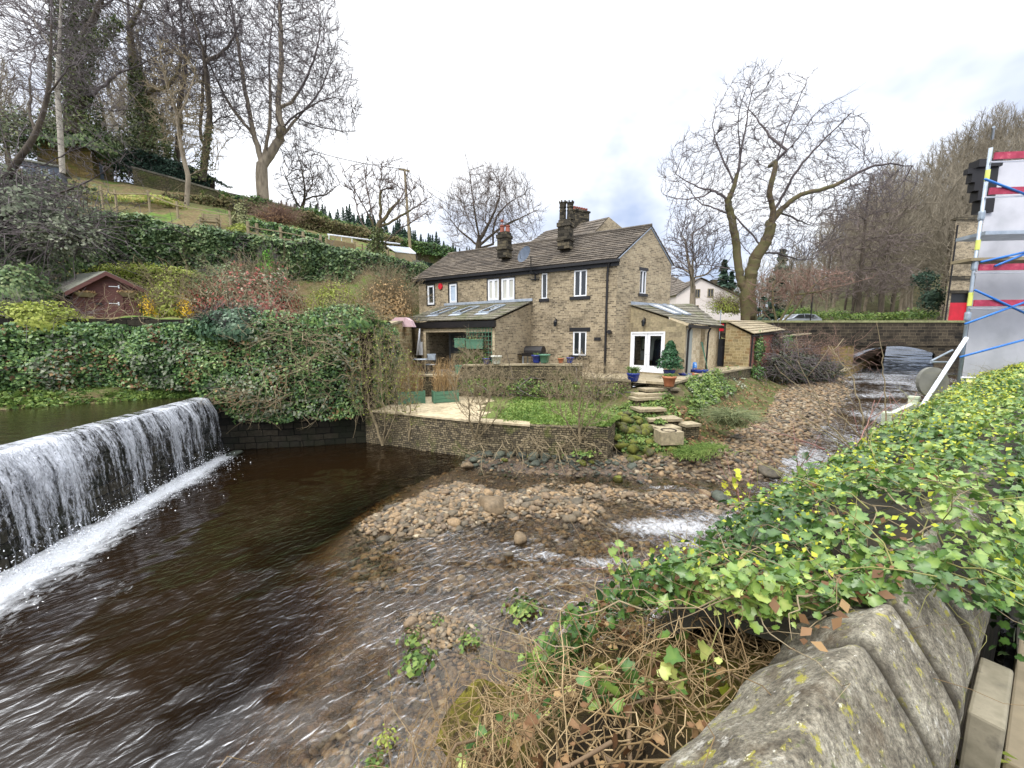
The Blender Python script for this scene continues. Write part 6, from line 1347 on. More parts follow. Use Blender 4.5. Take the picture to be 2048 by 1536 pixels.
px_tree('bare_tree', 'many branched bare tree between the ivy clad tree and the twin stemmed tree', 37, [(352, 360), (355, 300), (360, 250), (358, 200)],
        [[(358, 200), (350, 130), (340, 60), (330, -20)], [(360, 210), (372, 140), (368, 60), (360, -20)], [(358, 230), (330, 180), (310, 120)], [(358, 200), (335, 190), (300, 200)]],
        [(350, 60, 60, 120), (310, 150, 40, 80), (385, 160, 35, 80)], .22, M_BARK, M_TWIG, 2000, step=.45, seed=8, twl=.9, maxn=6000)
px_tree('birch_tree', 'thin pale leaning birch stem in front of the stone barn', 24, [(125, 345), (120, 260), (115, 180), (118, 100), (122, 0), (124, -60)],
        [[(116, 190), (140, 150), (160, 110)], [(118, 120), (95, 80), (75, 30)], [(115, 230), (95, 200), (80, 180)]], [(120, 60, 80, 120), (90, 150, 50, 70)], .13, plain('birch_bark', ['#8c8478', '#b5aea2'], 5, .8, .3), M_TWIG, 1400, step=.35, seed=9, twl=.8, maxn=4500)
px_tree('young_ash_tree', 'slim pale forked young tree in front of the hill wall', 27.5, [(373, 415), (375, 380), (376, 352), (368, 320), (360, 280), (353, 230)],
        [[(376, 352), (385, 330), (396, 318)], [(353, 230), (345, 170), (350, 110)], [(360, 280), (385, 240), (400, 200)], [(362, 290), (335, 250), (320, 210)], [(353, 240), (370, 190), (378, 130)]],
        [(358, 180, 50, 80), (395, 280, 55, 40), (325, 240, 30, 40)], .14, M_BARKPALE, M_TWIGPALE, 1200, step=.32, seed=10, twl=.7, maxn=3500)
px_tree('bare_sapling', 'small fan shaped bare tree just below the tall sycamore on the right', 41, [(603, 425), (604, 415)],
        [[(604, 415), (618, 395), (625, 360), (622, 310)], [(603, 418), (590, 395), (580, 360)], [(618, 395), (645, 380), (660, 350)], [(606, 405), (604, 360), (600, 320)]],
        [(615, 355, 48, 62), (585, 365, 30, 45), (645, 355, 25, 35)], .2, M_BARK, M_TWIGGREY, 1500, step=.4, seed=11, twl=.8, maxn=5000)
px_tree('fan_shaped_tree', 'fan shaped bare tree with ivy stump beside the telegraph pole', 27.5, [(752, 520), (752, 490), (755, 460), (762, 440)],
        [[(755, 470), (740, 430), (722, 390), (705, 350)], [(762, 440), (760, 400), (762, 350), (765, 325)], [(762, 445), (785, 410), (810, 375), (822, 340)], [(758, 455), (800, 430), (840, 400), (860, 380)], [(752, 490), (745, 430), (735, 380), (730, 335)], [(770, 430), (790, 390), (795, 350)], [(752, 500), (800, 465), (830, 455), (850, 450)], [(752, 480), (720, 440), (700, 380)]],
        [(770, 385, 75, 52), (830, 415, 40, 35), (715, 375, 22, 35)], .28, M_BARKMOSS, M_TWIGGREY, 2000, step=.34, seed=12, up=.3, twl=.7, maxn=6500, upw=.7)
px_tree('round_crowned_tree', 'round topped many stemmed bare tree far behind the cottage roof', 62, [(950, 545), (955, 510), (958, 480)],
        [[(958, 480), (940, 440), (920, 400), (905, 370)], [(958, 480), (950, 420), (945, 370), (940, 345)], [(960, 480), (985, 430), (1000, 380), (995, 345)], [(985, 500), (990, 440), (1020, 400), (1050, 380)], [(960, 490), (1000, 460), (1045, 440), (1075, 430)], [(955, 490), (920, 460), (895, 430)], [(970, 450), (970, 400), (970, 345)]],
        [(985, 410, 82, 72), (930, 430, 45, 70), (1040, 440, 45, 50)], .55, M_BARK, M_TWIGGREY, 6500, step=.55, seed=13, up=.2, twl=.9, maxn=13000, upw=.6, rtip=.022, twigs=2)
px_tree('big_forked_tree', 'great mossy forked bare tree behind the outhouse against the sky', 33, [(1497, 645), (1497, 615), (1494, 590)],
        [[(1494, 590), (1482, 560), (1475, 520), (1472, 480), (1462, 430), (1458, 400), (1470, 370), (1482, 310), (1492, 250), (1508, 170)], [(1496, 590), (1500, 550), (1508, 515), (1522, 490), (1532, 455), (1530, 420), (1522, 395), (1530, 340), (1545, 280), (1575, 200), (1590, 175)],
         [(1458, 400), (1430, 385), (1395, 375), (1350, 350)], [(1462, 430), (1440, 410), (1420, 390), (1400, 340), (1380, 320)], [(1470, 370), (1440, 300), (1430, 250), (1440, 210)], [(1532, 455), (1560, 420), (1590, 395), (1650, 380), (1720, 345), (1780, 350)], [(1535, 440), (1555, 400), (1570, 360), (1605, 310), (1650, 260)],
         [(1482, 310), (1455, 250), (1450, 200)], [(1508, 515), (1480, 480), (1455, 400)], [(1475, 535), (1440, 530), (1405, 520)], [(1522, 490), (1490, 440), (1475, 400)], [(1515, 505), (1560, 505), (1610, 515), (1650, 512)], [(1560, 425), (1620, 430), (1680, 430)], [(1530, 340), (1570, 300), (1600, 250), (1640, 230)], [(1478, 545), (1430, 525), (1385, 525)], [(1420, 390), (1370, 395), (1335, 380)], [(1545, 280), (1530, 220), (1520, 160)]],
        [(1510, 270, 95, 120), (1410, 350, 85, 85), (1620, 330, 105, 95), (1715, 380, 95, 60), (1400, 450, 70, 60), (1590, 470, 90, 55), (1500, 400, 90, 90)], .62, M_BARKMOSS, M_TWIG, 6000, step=.36, seed=14, up=.06, dz=1.1, twl=.75, maxn=17000, twigs=2, rtip=.014)
px_tree('pale_tree', 'upright bare tree standing before the pale pink house', 36, [(1386, 650), (1385, 610), (1386, 575)],
        [[(1386, 575), (1388, 530), (1386, 470), (1382, 430)], [(1386, 590), (1375, 555), (1360, 520), (1345, 480)], [(1387, 580), (1400, 550), (1415, 510), (1425, 470)], [(1386, 560), (1360, 545), (1335, 530)], [(1387, 555), (1420, 545), (1440, 520)]],
        [(1388, 490, 50, 60), (1350, 520, 38, 45), (1425, 510, 32, 50)], .26, M_BARKPALE, M_TWIGGREY, 2400, step=.4, seed=15, twl=.7, maxn=7000)
px_tree('larch_tree', 'tiered larch with level branches right of the big forked tree', 46, [(1712, 645), (1718, 600), (1722, 540), (1728, 470), (1735, 400), (1742, 350)],
        [[(1720, 560), (1690, 550), (1640, 545)], [(1722, 540), (1760, 535), (1800, 545)], [(1725, 500), (1680, 490), (1630, 480)], [(1726, 480), (1770, 470), (1815, 470)], [(1730, 440), (1690, 430), (1655, 425)], [(1732, 420), (1770, 405), (1800, 395)], [(1736, 385), (1705, 375)], [(1738, 380), (1765, 370), (1790, 358)], [(1716, 600), (1680, 590), (1650, 600)], [(1717, 590), (1760, 590), (1790, 600)]],
        [(1725, 560, 95, 35), (1725, 490, 95, 30), (1728, 430, 75, 28), (1740, 375, 50, 22)], .26, M_BARK, M_TWIGGREY, 2600, step=.5, seed=16, up=-.02, twl=.8, maxn=8000, upw=.05)
px_tree('red_budded_tree', 'small crooked tree with reddish buds beside the parked car', 31, [(1553, 668), (1556, 650), (1570, 625), (1590, 590)],
        [[(1556, 650), (1580, 625), (1600, 590), (1625, 560), (1660, 550)], [(1553, 655), (1535, 620), (1520, 590)], [(1556, 650), (1545, 610), (1545, 570)], [(1600, 590), (1640, 580), (1690, 565)]],
        [(1590, 575, 75, 35), (1530, 590, 30, 40), (1640, 560, 60, 25)], .16, M_BARKMOSS, M_TWIGRED, 1800, step=.32, seed=17, twl=.6, maxn=5000)
px_tree('leaning_tree', 'dark leaning tree stretching its bare boughs in at the upper left edge', 15.5, [(-60, 520), (-10, 400), (30, 330), (70, 270), (95, 190), (100, 120), (103, 30), (100, -80)],
        [[(30, 330), (70, 330), (120, 300), (170, 270), (210, 230)], [(70, 270), (40, 200), (15, 120), (0, 40)], [(95, 190), (140, 150), (190, 130), (230, 120)], [(100, 120), (60, 60), (30, 0)], [(-10, 400), (60, 400), (130, 380), (200, 340), (250, 300)], [(0, 380), (80, 440), (160, 410), (215, 370)], [(30, 330), (0, 260), (-30, 200)]],
        [(60, 60, 110, 110), (150, 150, 90, 60), (170, 300, 90, 60), (20, 200, 80, 90), (120, 400, 110, 50)], .13, M_BARK, M_TWIG, 2800, step=.24, seed=18, twl=.5, maxn=10000, rtip=.006, up=.02)
# ivy on trunks
def ivy_trunk(name, label, pts, d, rad, n, size, seed, mat=None):
    R = np.random.RandomState(seed); pl = resample([P(x, y, d) for x, y in pts], .4); pl = np.array(pl); i = R.randint(0, len(pl), n); f = i / len(pl); r = np.interp(f, np.linspace(0, 1, len(rad)), rad)
    a = R.uniform(0, 2 * pi, n); lum = np.array([1 + .5 * mnoise.noise(Vector((cos(q) * 1.2, sin(q) * 1.2, k * .25 + seed))) for q, k in zip(a, i)]); Nn = np.stack([np.cos(a), np.sin(a), np.full(n, .4)], 1)
    V = pl[i] + Nn * (r * lum * R.uniform(.6, 1.05, n))[:, None] * np.array([1, 1, 0]) + np.stack([np.zeros(n), np.zeros(n), R.uniform(-.3, .3, n)], 1); base = pl[0]
    t = thing(name, label, 'ivy', tuple(base)); part('foliage', leaf_cloud('foliage', V - base, Nn, size, mat or M_TIVY, .8, seed=seed), t)
M_TIVY = attr_mat('trunk_ivy_leaf', ['#2c3820', '#47552f', '#646e40', '#7c8350'], None, .5, .6, .35, transl=.1)
ivy_trunk('climbing_ivy', 'ivy sheathing the huge tree trunk at the top left', [(152, 270), (150, 180), (148, 100), (152, 20), (155, -50)], 30, [1.7, 1.2, 1.05, 1.2, .8], 6500, .2, 61)
ivy_trunk('climbing_ivy', 'ivy on the raised right bough of the huge left tree', [(160, 105), (200, 75), (235, 45)], 29.6, [.8, .5, .2], 900, .18, 62)
ivy_trunk('climbing_ivy', 'ivy thickly wrapping the leaning trunk behind the rhododendrons', [(305, 300), (290, 250), (283, 200), (275, 165), (266, 125)], 35, [1.9, 1.2, .8, .6, .2], 4200, .2, 63)
ivy_trunk('climbing_ivy', 'ivy on the twin stemmed tree', [(402, 360), (412, 300), (418, 250)], 35, [.8, .4, .2], 900, .18, 64)
ivy_trunk('climbing_ivy', 'ivy stump at the foot of the fan shaped tree', [(750, 530), (752, 500), (755, 465)], 27.2, [1.0, .6, .25], 1400, .16, 65)
# drooping grey green evergreen mass at the left edge
def mass(name, label, cat, blobs, n, size, mat, seed, shape='diamond', d=None, stems=200):
    R = np.random.RandomState(seed); tot = sum(b[3] * b[4] for b in blobs); V, Nn = [], []
    for px_, py_, d_, rx, ry in blobs:
        m = d_ / FPX; k = int(n * rx * ry / tot); q, nn = blob_cloud((0, 0, 0), (rx * m, rx * m * .7, ry * m), k, R, .55, .35, 2.2); c = np.array(P(px_, py_, d_)); neg = R.random_sample(k) < .35; q[neg, 2] *= -1; V.append(q + c); Nn.append(nn)
    V = np.concatenate(V); Nn = np.concatenate(Nn); base = V.mean(0); base[2] = V[:, 2].min(); t = thing(name, label, cat, tuple(base)); part('foliage', leaf_cloud('foliage', V - base, Nn, size, mat, .8, shape, seed=seed), t)
    if stems: part('branches', ivy_stems(V, stems, R, 1.6, .02, M_TWIG, .3)(base), t)
mass('evergreen_tree', 'sprawling grey green evergreen shading the far left bank', 'tree', [(60, 430, 15.5, 105, 50), (125, 475, 15.0, 60, 45), (20, 385, 16, 75, 45), (20, 480, 15.5, 60, 50)], 12000, .13, M_GREYLEAF, 71, stems=900)
mass('evergreen_shrub', 'dark evergreen hollow under the grey green tree left of the shed', 'shrub', [(40, 540, 16.5, 90, 60), (110, 520, 17.5, 60, 40), (-20, 560, 15.5, 60, 60)], 7000, .15, M_HEDGE, 72, stems=100)
mass('evergreen_shrub', 'dark shrubs around the barn foot and the upper left trunks', 'shrub', [(200, 300, 34, 90, 35), (40, 270, 30, 60, 45), (255, 300, 34, 40, 30), (248, 348, 33.5, 26, 24), (90, 385, 25, 90, 25)], 6500, .22, attr_mat('mid_dark_leaf', ['#35422f', '#505e40', '#6d754f', '#868462'], None, .6, .4, .4), 73, stems=400)
# ------------------------------------------------------------------ background woods: variants copied along the slopes
def wood_tree(seed, h=13, w=3.4, nA=700):
    R = np.random.RandomState(seed); st = .5; T = [np.array((0, 0, 0.))]; d = np.array((R.normal(0, .05), R.normal(0, .05), 1.))
    while T[-1][2] < h * .55: d = d + np.array((R.normal(0, .04), R.normal(0, .04), .2)); d /= np.linalg.norm(d); T.append(T[-1] + d * st)
    A = np.concatenate([ell_pts(R, nA, (T[-1][0], T[-1][1], h * .66), (w, w, h * .34)), ell_pts(R, nA // 3, (T[-1][0] * .7, T[-1][1] * .7, h * .4), (w * .7, w * .7, h * .2))])
    pos, par = colonise([(T[0], -1)] + [(T[i], i - 1) for i in range(1, len(T))], A, st, 5, 1.0, 80, .2, seed, 2600)
    return tree_meshes(pos, par, .03, 2.2, .22, M_BARKPALE if seed % 2 else M_BARK, M_TWIGWOOD, .07, 3, 1.3, seed, .4)[:2]
WV = [wood_tree(100 + i, 12 + 2 * (i % 3), 3.0 + .5 * (i % 2)) for i in range(5)]
R = np.random.RandomState(90)
def plant_wood(n, pxr, dr, group, label, cat, smin, smax, zf, keep=None):
    k = 0
    while k < n:
        x = R.uniform(*pxr); d = dr[0] + (dr[1] - dr[0]) * R.random_sample() ** .8
        if keep and not keep(x, d): continue
        X = (x - 1024) / FPX * d; tr, cr = WV[R.randint(len(WV))]; s = R.uniform(smin, smax)
        t = thing('woodland_tree', label, cat, (X, d, zf(x, d) - .1), group); t.rotation_euler = (0, 0, R.uniform(0, 6.28)); t.scale = (s, s, s * R.uniform(.9, 1.15))
        part('trunk', tr, t); part('crown', cr, t); k += 1
plant_wood(150, (1640, 2150), (48, 110), 'woodland trees on the right hillside', 'bare woodland tree on the slope beyond the bridge', 'tree', .8, 1.25, far_z)
plant_wood(34, (1500, 1760), (52, 95), 'woodland trees on the right hillside', 'bare woodland tree on the slope beyond the bridge', 'tree', .55, .85, far_z)
plant_wood(13, (1340, 1530), (62, 110), 'trees behind the pale pink house', 'bare tree far behind the pale pink house', 'tree', .5, .75, far_z)
plant_wood(14, (-260, 420), (40, 62), 'bare trees on the upper left hillside', 'bare tree crowding the skyline at the upper left', 'tree', .9, 1.35, lambda x, d: hill_z(x, d))
# conifers on the far ridge and dark evergreens by the pink house
def conifer_mesh(seed, h=9, w=2.0, n=900):
    R = np.random.RandomState(seed); z = R.random_sample(n) ** 1.3; r = w * (1 - z) * (.45 + .55 * (np.floor(z * 14) % 2 == 0)) * R.uniform(.5, 1.05, n); a = R.uniform(0, 6.28, n)
    return leaf_cloud('crown', np.stack([r * np.cos(a), r * np.sin(a), z * h + .4], 1), np.stack([np.cos(a), np.sin(a), np.full(n, .3)], 1), .55, M_CONIFER, .6, seed=seed)
CM = [conifer_mesh(i) for i in (1, 2, 3)]; g = MB(); g.lathe([(.14, 0), (.05, 6)], n=6); CT = g.mesh('trunk', M_BARK)
def conifer(label, loc, s, group=None, wide=1):
    t = thing('conifer_tree', label, 'conifer', loc, group); t.scale = (s * wide, s * wide, s); t.rotation_euler = (0, 0, rnd.random() * 6); part('trunk', CT, t); part('crown', CM[rnd.randrange(3)], t)
ridge = [(560, 408), (640, 422), (740, 444), (830, 472), (905, 502), (1000, 540)]
rp_ = [[P(x, y + 14, 170) for x, y in ridge], [P(x, y + 60, 150) for x, y in ridge], [P(x, 640, 120) for x, y in ridge]]
loft('far_hill', rp_, 60, 14, ground_mat('far_hill_ground', ['#3f4438', '#545846', '#4a4e44'], scale=.05, fine=.6), rough=1.5)
for i in range(60):
    x = 560 + i * 7.0 + rnd.uniform(-3, 3); y = np.interp(x, [q[0] for q in ridge], [q[1] for q in ridge]); d = rnd.uniform(160, 170); q = P(x, y + 14 + rnd.uniform(-2, 8), d); q.z -= .5
    conifer('dark tree along the distant ridge left of the cottage roof', tuple(q), rnd.uniform(.35, .75), 'trees along the distant ridge', 1.3)
for i in range(110):
    x = rnd.uniform(690, 960); y = np.interp(x, [q[0] for q in ridge], [q[1] for q in ridge]); f = rnd.random(); q = P(x, y + 14, 170).lerp(P(x, y + 60, 150), f); conifer('dark tree along the distant ridge left of the cottage roof', tuple(q), rnd.uniform(.5, .9), 'trees along the distant ridge', 1.2)
for x, d, s, l in ((1437, 60, 1.1, 'dark conifer rising behind the roof of the pale pink house'), (1452, 62, .95, 'shorter dark conifer right behind the pale pink house roof'), (1425, 64, .8, 'leftmost dark conifer behind the pale pink house roof'), (1548, 62, 1.25, 'dark conifer seen under the right boughs of the big forked tree')):
    conifer(l, ((x - 1024) / FPX * d, d, far_z(x, d)), s, None, 1.5)
mass('evergreen_shrub', 'dark bluish evergreen shrubs beside the red door building', 'shrub', [(1865, 600, 36, 25, 28), (1850, 560, 40, 22, 20), (1500 + 35, 648, 38, 30, 12)], 2600, .2, M_CONIFER, 75, stems=0)
mass('green_bushes', 'green undergrowth along the lane behind the bridge', 'shrub', [(1590, 628, 46, 40, 14), (1660, 632, 44, 45, 11), (1740, 634, 42, 60, 9), (1820, 632, 40, 50, 12), (1510, 650, 36, 25, 10)], 5200, .2, M_BUSH, 76, stems=40)
shrub('tawny_bush', 'fine twiggy tawny bush in front of the pale pink house', P(1455, 625, 34), (1.9, 1.2, 1.6), 1500, .12, M_LIME, 77, stems=200, smat=M_TWIGPALE, hollow=.3)
# ------------------------------------------------------------------ background buildings
# higher house behind the cottage
HB = thing('rear_house', 'larger stone house with long slate roof and pot lined chimney behind the cottage', 'house', tuple(P(1200, 560, 33)))
hA, hB, hC = P(1145, 498, 33), P(1262, 470, 33), P(1218, 432, 34)
ga = P(1165, 490, 32.0); gb = P(1262, 470, 34.5); ap = P(1218, 434, 33.2); zb0 = 3
g = MB(); g.poly([up(ga, zb0), up(gb, zb0), gb, ap, ga]); g.build('gable_wall', M_GABLE, HB)
lf_ = P(1040, 500, 38.5) ; rl_ = P(1092, 462, 39.5)
g = MB(); slates(g, lf_, ga + Vector((0, -.1, -.05)), ap, rl_, 9, .6, 1.1, .06); g.quad(rl_, ap, gb, gb + (rl_ - ap)); g.build('roof', M_ROOF, HB)
g = MB(); g.quad(up(lf_, zb0), up(ga, zb0), ga, lf_); g.build('front_wall', M_HOUSE, HB)
cc = P(1160, 450, 36); g = MB(); g.box((cc.x, cc.y, P(0, 440, 36).z), (1.6, .6, 1.6), .5); g.box((cc.x, cc.y, P(0, 424, 36).z + .0), (1.75, .75, .14), .5); ch = g.build('chimney', M_SOOT, HB)
for i in range(6): g = MB(); q = Vector((cc.x + (i - 2.5) * .27 * cos(.5), cc.y + (i - 2.5) * .27 * sin(.5), P(0, 424, 36).z)); g.lathe([(.11, 0), (.09, .25), (.12, .3), (.12, .38)], q, 10); g.build('chimney_pot', M_POTRED, ch)
# pale pink house
q0, q1, dH = P(1350, 642, 46), P(1488, 650, 46), 46
PK = thing('pink_house', 'pale pink rendered house with small mullioned windows behind the outhouse', 'house', tuple(q0)); fp = Fr(q0, q1)
zL, zA, zR = P(0, 590, 46).z, P(0, 557, 46).z, P(0, 600, 46).z; uA = (1395 - 1350) / FPX * 46; zg = 4.4
g = MB(); g.poly([fp.p(0, zg), fp.p(fp.len, zg), fp.p(fp.len, zR), fp.p(uA, zA), fp.p(0, zL)]); g.build('gable_wall', M_PINKWALL, PK)
bkv = -fp.n * 9
g = MB(); o3 = fp.n * .25; slates(g, fp.p(fp.len + .2, zR - .05) + o3, fp.p(fp.len + .2, zR - .05) + bkv, fp.p(uA, zA + .1) + bkv, fp.p(uA, zA + .1) + o3, 8, .8, 1.4, .06); slates(g, fp.p(-.2, zL - .05) + o3, fp.p(-.2, zL - .05) + bkv, fp.p(uA, zA + .1) + bkv, fp.p(uA, zA + .1) + o3, 5, .8, 1.4, .06); g.build('roof', M_ROOF, PK)
g = MB(); g.quad(fp.p(fp.len, zg), fp.p(fp.len, zg) + bkv, fp.p(fp.len, zR) + bkv, fp.p(fp.len, zR)); g.quad(fp.p(0, zg), fp.p(0, zg) + bkv, fp.p(0, zL) + bkv, fp.p(0, zL)); g.build('side_wall', M_PINKWALL, PK)
g = MB(); c = fp.p(uA + 2.1, zA - .6) - fp.n * 1; g.box((c.x, c.y, c.z), (.6, .6, 1.2)); g.build('chimney', M_SOOT, PK)
for x, y in ((1394, 587), (1421, 586), (1391, 619), (1471, 619)):
    u, z = fp.px(x, y); g = MB(); [fp.box(g, *a, .0, .05) for a in ((u - .35, u + .35, z + .42, z + .5), (u - .35, u + .35, z - .5, z - .42), (u - .35, u - .27, z - .42, z + .42), (u + .27, u + .35, z - .42, z + .42), (u - .04, u + .04, z - .42, z + .42))]; w_o = g.build('window', M_ASHLAR, PK); g = MB(); fp.box(g, u - .27, u + .27, z - .42, z + .42, -.02, .01); g.build('pane', M_GLASS, w_o)
u, z = fp.px(1368, 618); g = MB(); fp.box(g, u - .8, u + .8, z - .2, z + .25, 0, .02); g.build('door', M_WHITE, PK)
# grey roofed house left of it
q0, q1 = P(1325, 642, 50), P(1362, 642, 52); GR = thing('grey_roof_house', 'dark slate roofed stone house between cottage gable and pale pink house', 'house', tuple(q0)); fq = Fr(q0, q1)
g = MB(); ze_ = P(0, 584, 50).z; fq.wall(g, -1, fq.len + 3, 4.4, ze_); g.build('wall', M_HOUSE, GR); g = MB(); slates(g, fq.p(-1, ze_, .3), fq.p(fq.len + 5, ze_, .3), fq.p(fq.len + 5, P(0, 545, 55).z, -5), fq.p(-1, P(0, 545, 55).z, -5), 9, .7, 1.3, .06); g.build('roof', M_ROOF, GR)
u, z = fq.px(1334, 595); g = MB(); fq.box(g, u - .3, u + .3, z - .6, z + .6, -.02, .03); g.build('window', M_GLASS, GR)
# building with the red door beyond the bridge
q0, q1 = P(1886, 640, 31.5), P(2010, 640, 31.5); RD = thing('red_door_building', 'tall narrow stone building with a red door beyond the bridge', 'building', tuple(q0)); fr_ = Fr(q0, q1); zt2 = P(0, 440, 31.5).z
dz = fpx(fr_, 1903, 586, 1932, 660); dz = (dz[0], dz[1], 5.2, dz[3])
g = MB(); fr_.wall(g, 0, 8, 3.5, zt2, [dz], .25); rv = Vector((q0.x, q0.y, 0)).normalized() * 8; g.quad(fr_.p(0, 3.5), fr_.p(0, 3.5) + rv, fr_.p(0, zt2) + rv, fr_.p(0, zt2)); g.quad(fr_.p(0, zt2), fr_.p(8, zt2), fr_.p(8, zt2) + rv, fr_.p(0, zt2) + rv); g.build('wall', M_HOUSE, RD)
g = MB(); fr_.box(g, -.1, 8, zt2, zt2 + .15, -.3, .12); fr_.box(g, -.05, 8, P(0, 560, 31.5).z, P(0, 557, 31.5).z + .2, 0, .08); fr_.box(g, dz[0] - .2, dz[1] + .2, dz[3], dz[3] + .2, 0, .1); g.build('cornice', M_SOOT, RD)
g = MB(); fr_.box(g, dz[0], dz[1], dz[3] - 1.0, dz[3], -.25, -.22); g.build('fanlight', M_BLACK, RD); g = MB(); fr_.box(g, dz[0] + .08, dz[1], dz[2], dz[3] - .75, -.25, -.18); g.build('door', M_RED, RD)
g = MB(); g.tube([fr_.p(.1, 3.6, .08), fr_.p(.1, zt2 - .4, .08)], .05, 6); g.build('drainpipe', M_BLACK, RD)
# parked silver car
def car(label, loc, rz, mat):
    t = thing('parked_car', label, 'car', loc); t.rotation_euler = (0, 0, rz); g = MB(); L_, W_ = 4.3, 1.75
    prof = [(-2.15, .45), (-2.1, .75), (-1.95, .92), (-1.2, 1.0), (-.5, 1.42), (.6, 1.48), (1.5, 1.38), (2.05, .98), (2.15, .8), (2.12, .4), (1.75, .3), (-1.8, .3)]
    vs = []; 
    for x, z in prof: k = 1 if z < 1.02 else .84; vs += [(x, -W_ / 2 * k, z), (x, W_ / 2 * k, z)]
    n = len(prof); g.add(vs, [(2 * i, 2 * ((i + 1) % n), 2 * ((i + 1) % n) + 1, 2 * i + 1) for i in range(n)] + [tuple(2 * i for i in reversed(range(n))), tuple(2 * i + 1 for i in range(n))]); part('body', g.mesh('body', mat), t)
    for sy in (-1, 1):
        for pts in ([(-1.0, 1.03), (-.48, 1.36), (.15, 1.4), (.15, 1.03)], [(.22, 1.03), (.22, 1.4), (.95, 1.37), (.95, 1.03)], [(1.02, 1.03), (1.02, 1.36), (1.42, 1.3), (1.7, 1.08)]):
            g = MB(); g.poly([(x, sy * (W_ / 2 * (.845 if z > 1.1 else .985) + .012), z) for x, z in pts]); part('window', g.mesh('window', M_GLASS), t)
        for x in (-1.35, 1.35): g = MB(); g.tube([(x, sy * .72, .32), (x, sy * .9, .32)], .32, 16); part('wheel', g.mesh('wheel', M_BLACK), t)
    for sy in (-1, 1): g = MB(); g.box((-2.08, sy * .62, .72), (.12, .35, .14)); part('headlight', g.mesh('headlight', M_WHITE), t)
    g = MB(); g.poly([(-1.15, -.7, 1.03), (-1.15, .7, 1.03), (-.55, .66, 1.4), (-.55, -.66, 1.4)]); part('windscreen', g.mesh('windscreen', M_GLASS), t)
    return t
q = P(1590, 660, 40); car('silver estate car parked on the lane behind the low wall', (q.x, q.y, P(0, 657, 40).z), radians(8), plain('silver_paint', ['#aab2bd', '#bcc4ce'], 1, .3, 0, metal=.4))
q = P(1440, 660, 27.5); g = MB(); g.box((q.x, q.y + .03, q.z + .3), (.04, .04, 2.2)); g2_ = MB(); g2_.box((q.x, q.y, P(0, 655, 27.5).z), (.5, .03, .5))
t = thing('red_sign', 'small red and white sign glimpsed between annexe and outhouse', 'sign', tuple(q)); g.build('post', M_GALV, t); g2_.build('plate', M_RED, t)
# telegraph pole and wires
tp = P(822, 482, 36); th_ = P(809, 338, 36); t = thing('telegraph_pole', 'tall thin brown telegraph pole behind the fan shaped tree', 'pole', tuple(tp)); g = MB(); g.tube([up(tp, tp.z - 3), th_], [.15, .1], 8); g.build('pole', M_WOOD, t)
g = MB(); g.box((th_.x, th_.y, th_.z - .1), (.9, .12, .12), .4); g.build('crossarm', M_WOOD, t)
def cable(label, a, b, sag, r=.022):
    pts = [a.lerp(b, k / 16) + Vector((0, 0, -sag * 4 * (k / 16) * (1 - k / 16))) for k in range(17)]; g = MB(); g.tube(pts, r, 4); o = g.build('overhead_wire', M_BLACK, None, loc=a); tag(o, label, 'wire')
cable('black wire running left from the telegraph pole to the tall sycamore', P(590, 290, 37), th_, .3, .03)
cable('upper thin wire dropping right from the telegraph pole', th_, P(960, 415, 44), .5, .02)
cable('lower thin wire dropping right from the telegraph pole', th_ - Vector((0, 0, .4)), P(955, 432, 42), .5, .02)
# lamp post behind the bridge
q = P(1620, 650, 34); t = thing('street_lamp', 'thin dark lamp post behind the bridge parapet', 'lamp post', tuple(q)); g = MB(); g.tube([q, up(q, P(0, 575, 34).z)], .05, 6); g.build('post', M_BLACK, t); g = MB(); g.lathe([(.05, 0), (.16, .15), (.1, .4), (.02, .5)], up(q, P(0, 575, 34).z), 8); g.build('lantern', M_BLACK, t)
# ------------------------------------------------------------------ stones in the river
BV = [boulder_mesh('stone', M_STONE, 200 + i, 2, .5 + .06 * (i % 5)) for i in range(14)]
BVd = [boulder_mesh('stone', M_DARKSTONE, 230 + i, 2, .55) for i in range(5)]
BVm = [boulder_mesh('stone', M_MOSSSTONE, 250 + i, 2, .55) for i in range(6)]
BVb = [boulder_mesh('stone', M_STONE, 270 + i, 3, .55) for i in range(4)]
def stone(me, c, s, label, group=None, flat=1, name='river_stone', cat='stone'):
    o = bpy.data.objects.new(name, me); COL.objects.link(o); o.location = c; o.scale = (s * rnd.uniform(.8, 1.25), s * rnd.uniform(.7, 1.0), s * flat * rnd.uniform(.8, 1.1)); o.rotation_euler = (rnd.uniform(-.25, .25), rnd.uniform(-.25, .25), rnd.uniform(0, 6.28)); return tag(o, label, cat, group)
def in_bar(x, y, pl): return float(poly_sd(np.array([x]), np.array([y]), pl)[0])
def scatter_bar(pl, n, smin, smax, label, group, sd_min=-.15, meshes=None, name='river_stone', pw=2.2):
    xs = [p[0] for p in pl]; ys = [p[1] for p in pl]; k = 0; tries = 0
    while k < n and tries < n * 60:
        tries += 1; x = rnd.uniform(min(xs) - .3, max(xs) + .3); y = rnd.uniform(min(ys) - .3, max(ys) + .3); sd_ = in_bar(x, y, pl)
        if sd_ < sd_min or (sd_ < 0 and rnd.random() < .55): continue
        s = smin + (smax - smin) * rnd.random() ** pw; z = float(bed_z(np.array([x]), np.array([y]))[0]); stone(rnd.choice(meshes or BV), (x, y, z + s * .12), s, label, group, name=name); k += 1
scatter_bar(BAR1, 150, .12, .32, 'rounded tan cobble on the gravel bar in midstream', 'cobbles on the midstream gravel bar')
scatter_bar(BAR2, 70, .1, .28, 'wet brown cobble in the shallows right of the gravel bar', 'cobbles in the right hand shallows', -.3)
scatter_bar(BAR4, 45, .07, .16, 'dark brown cobble on the small stony patch nearest the camera', 'cobbles on the near stony patch', -.1)
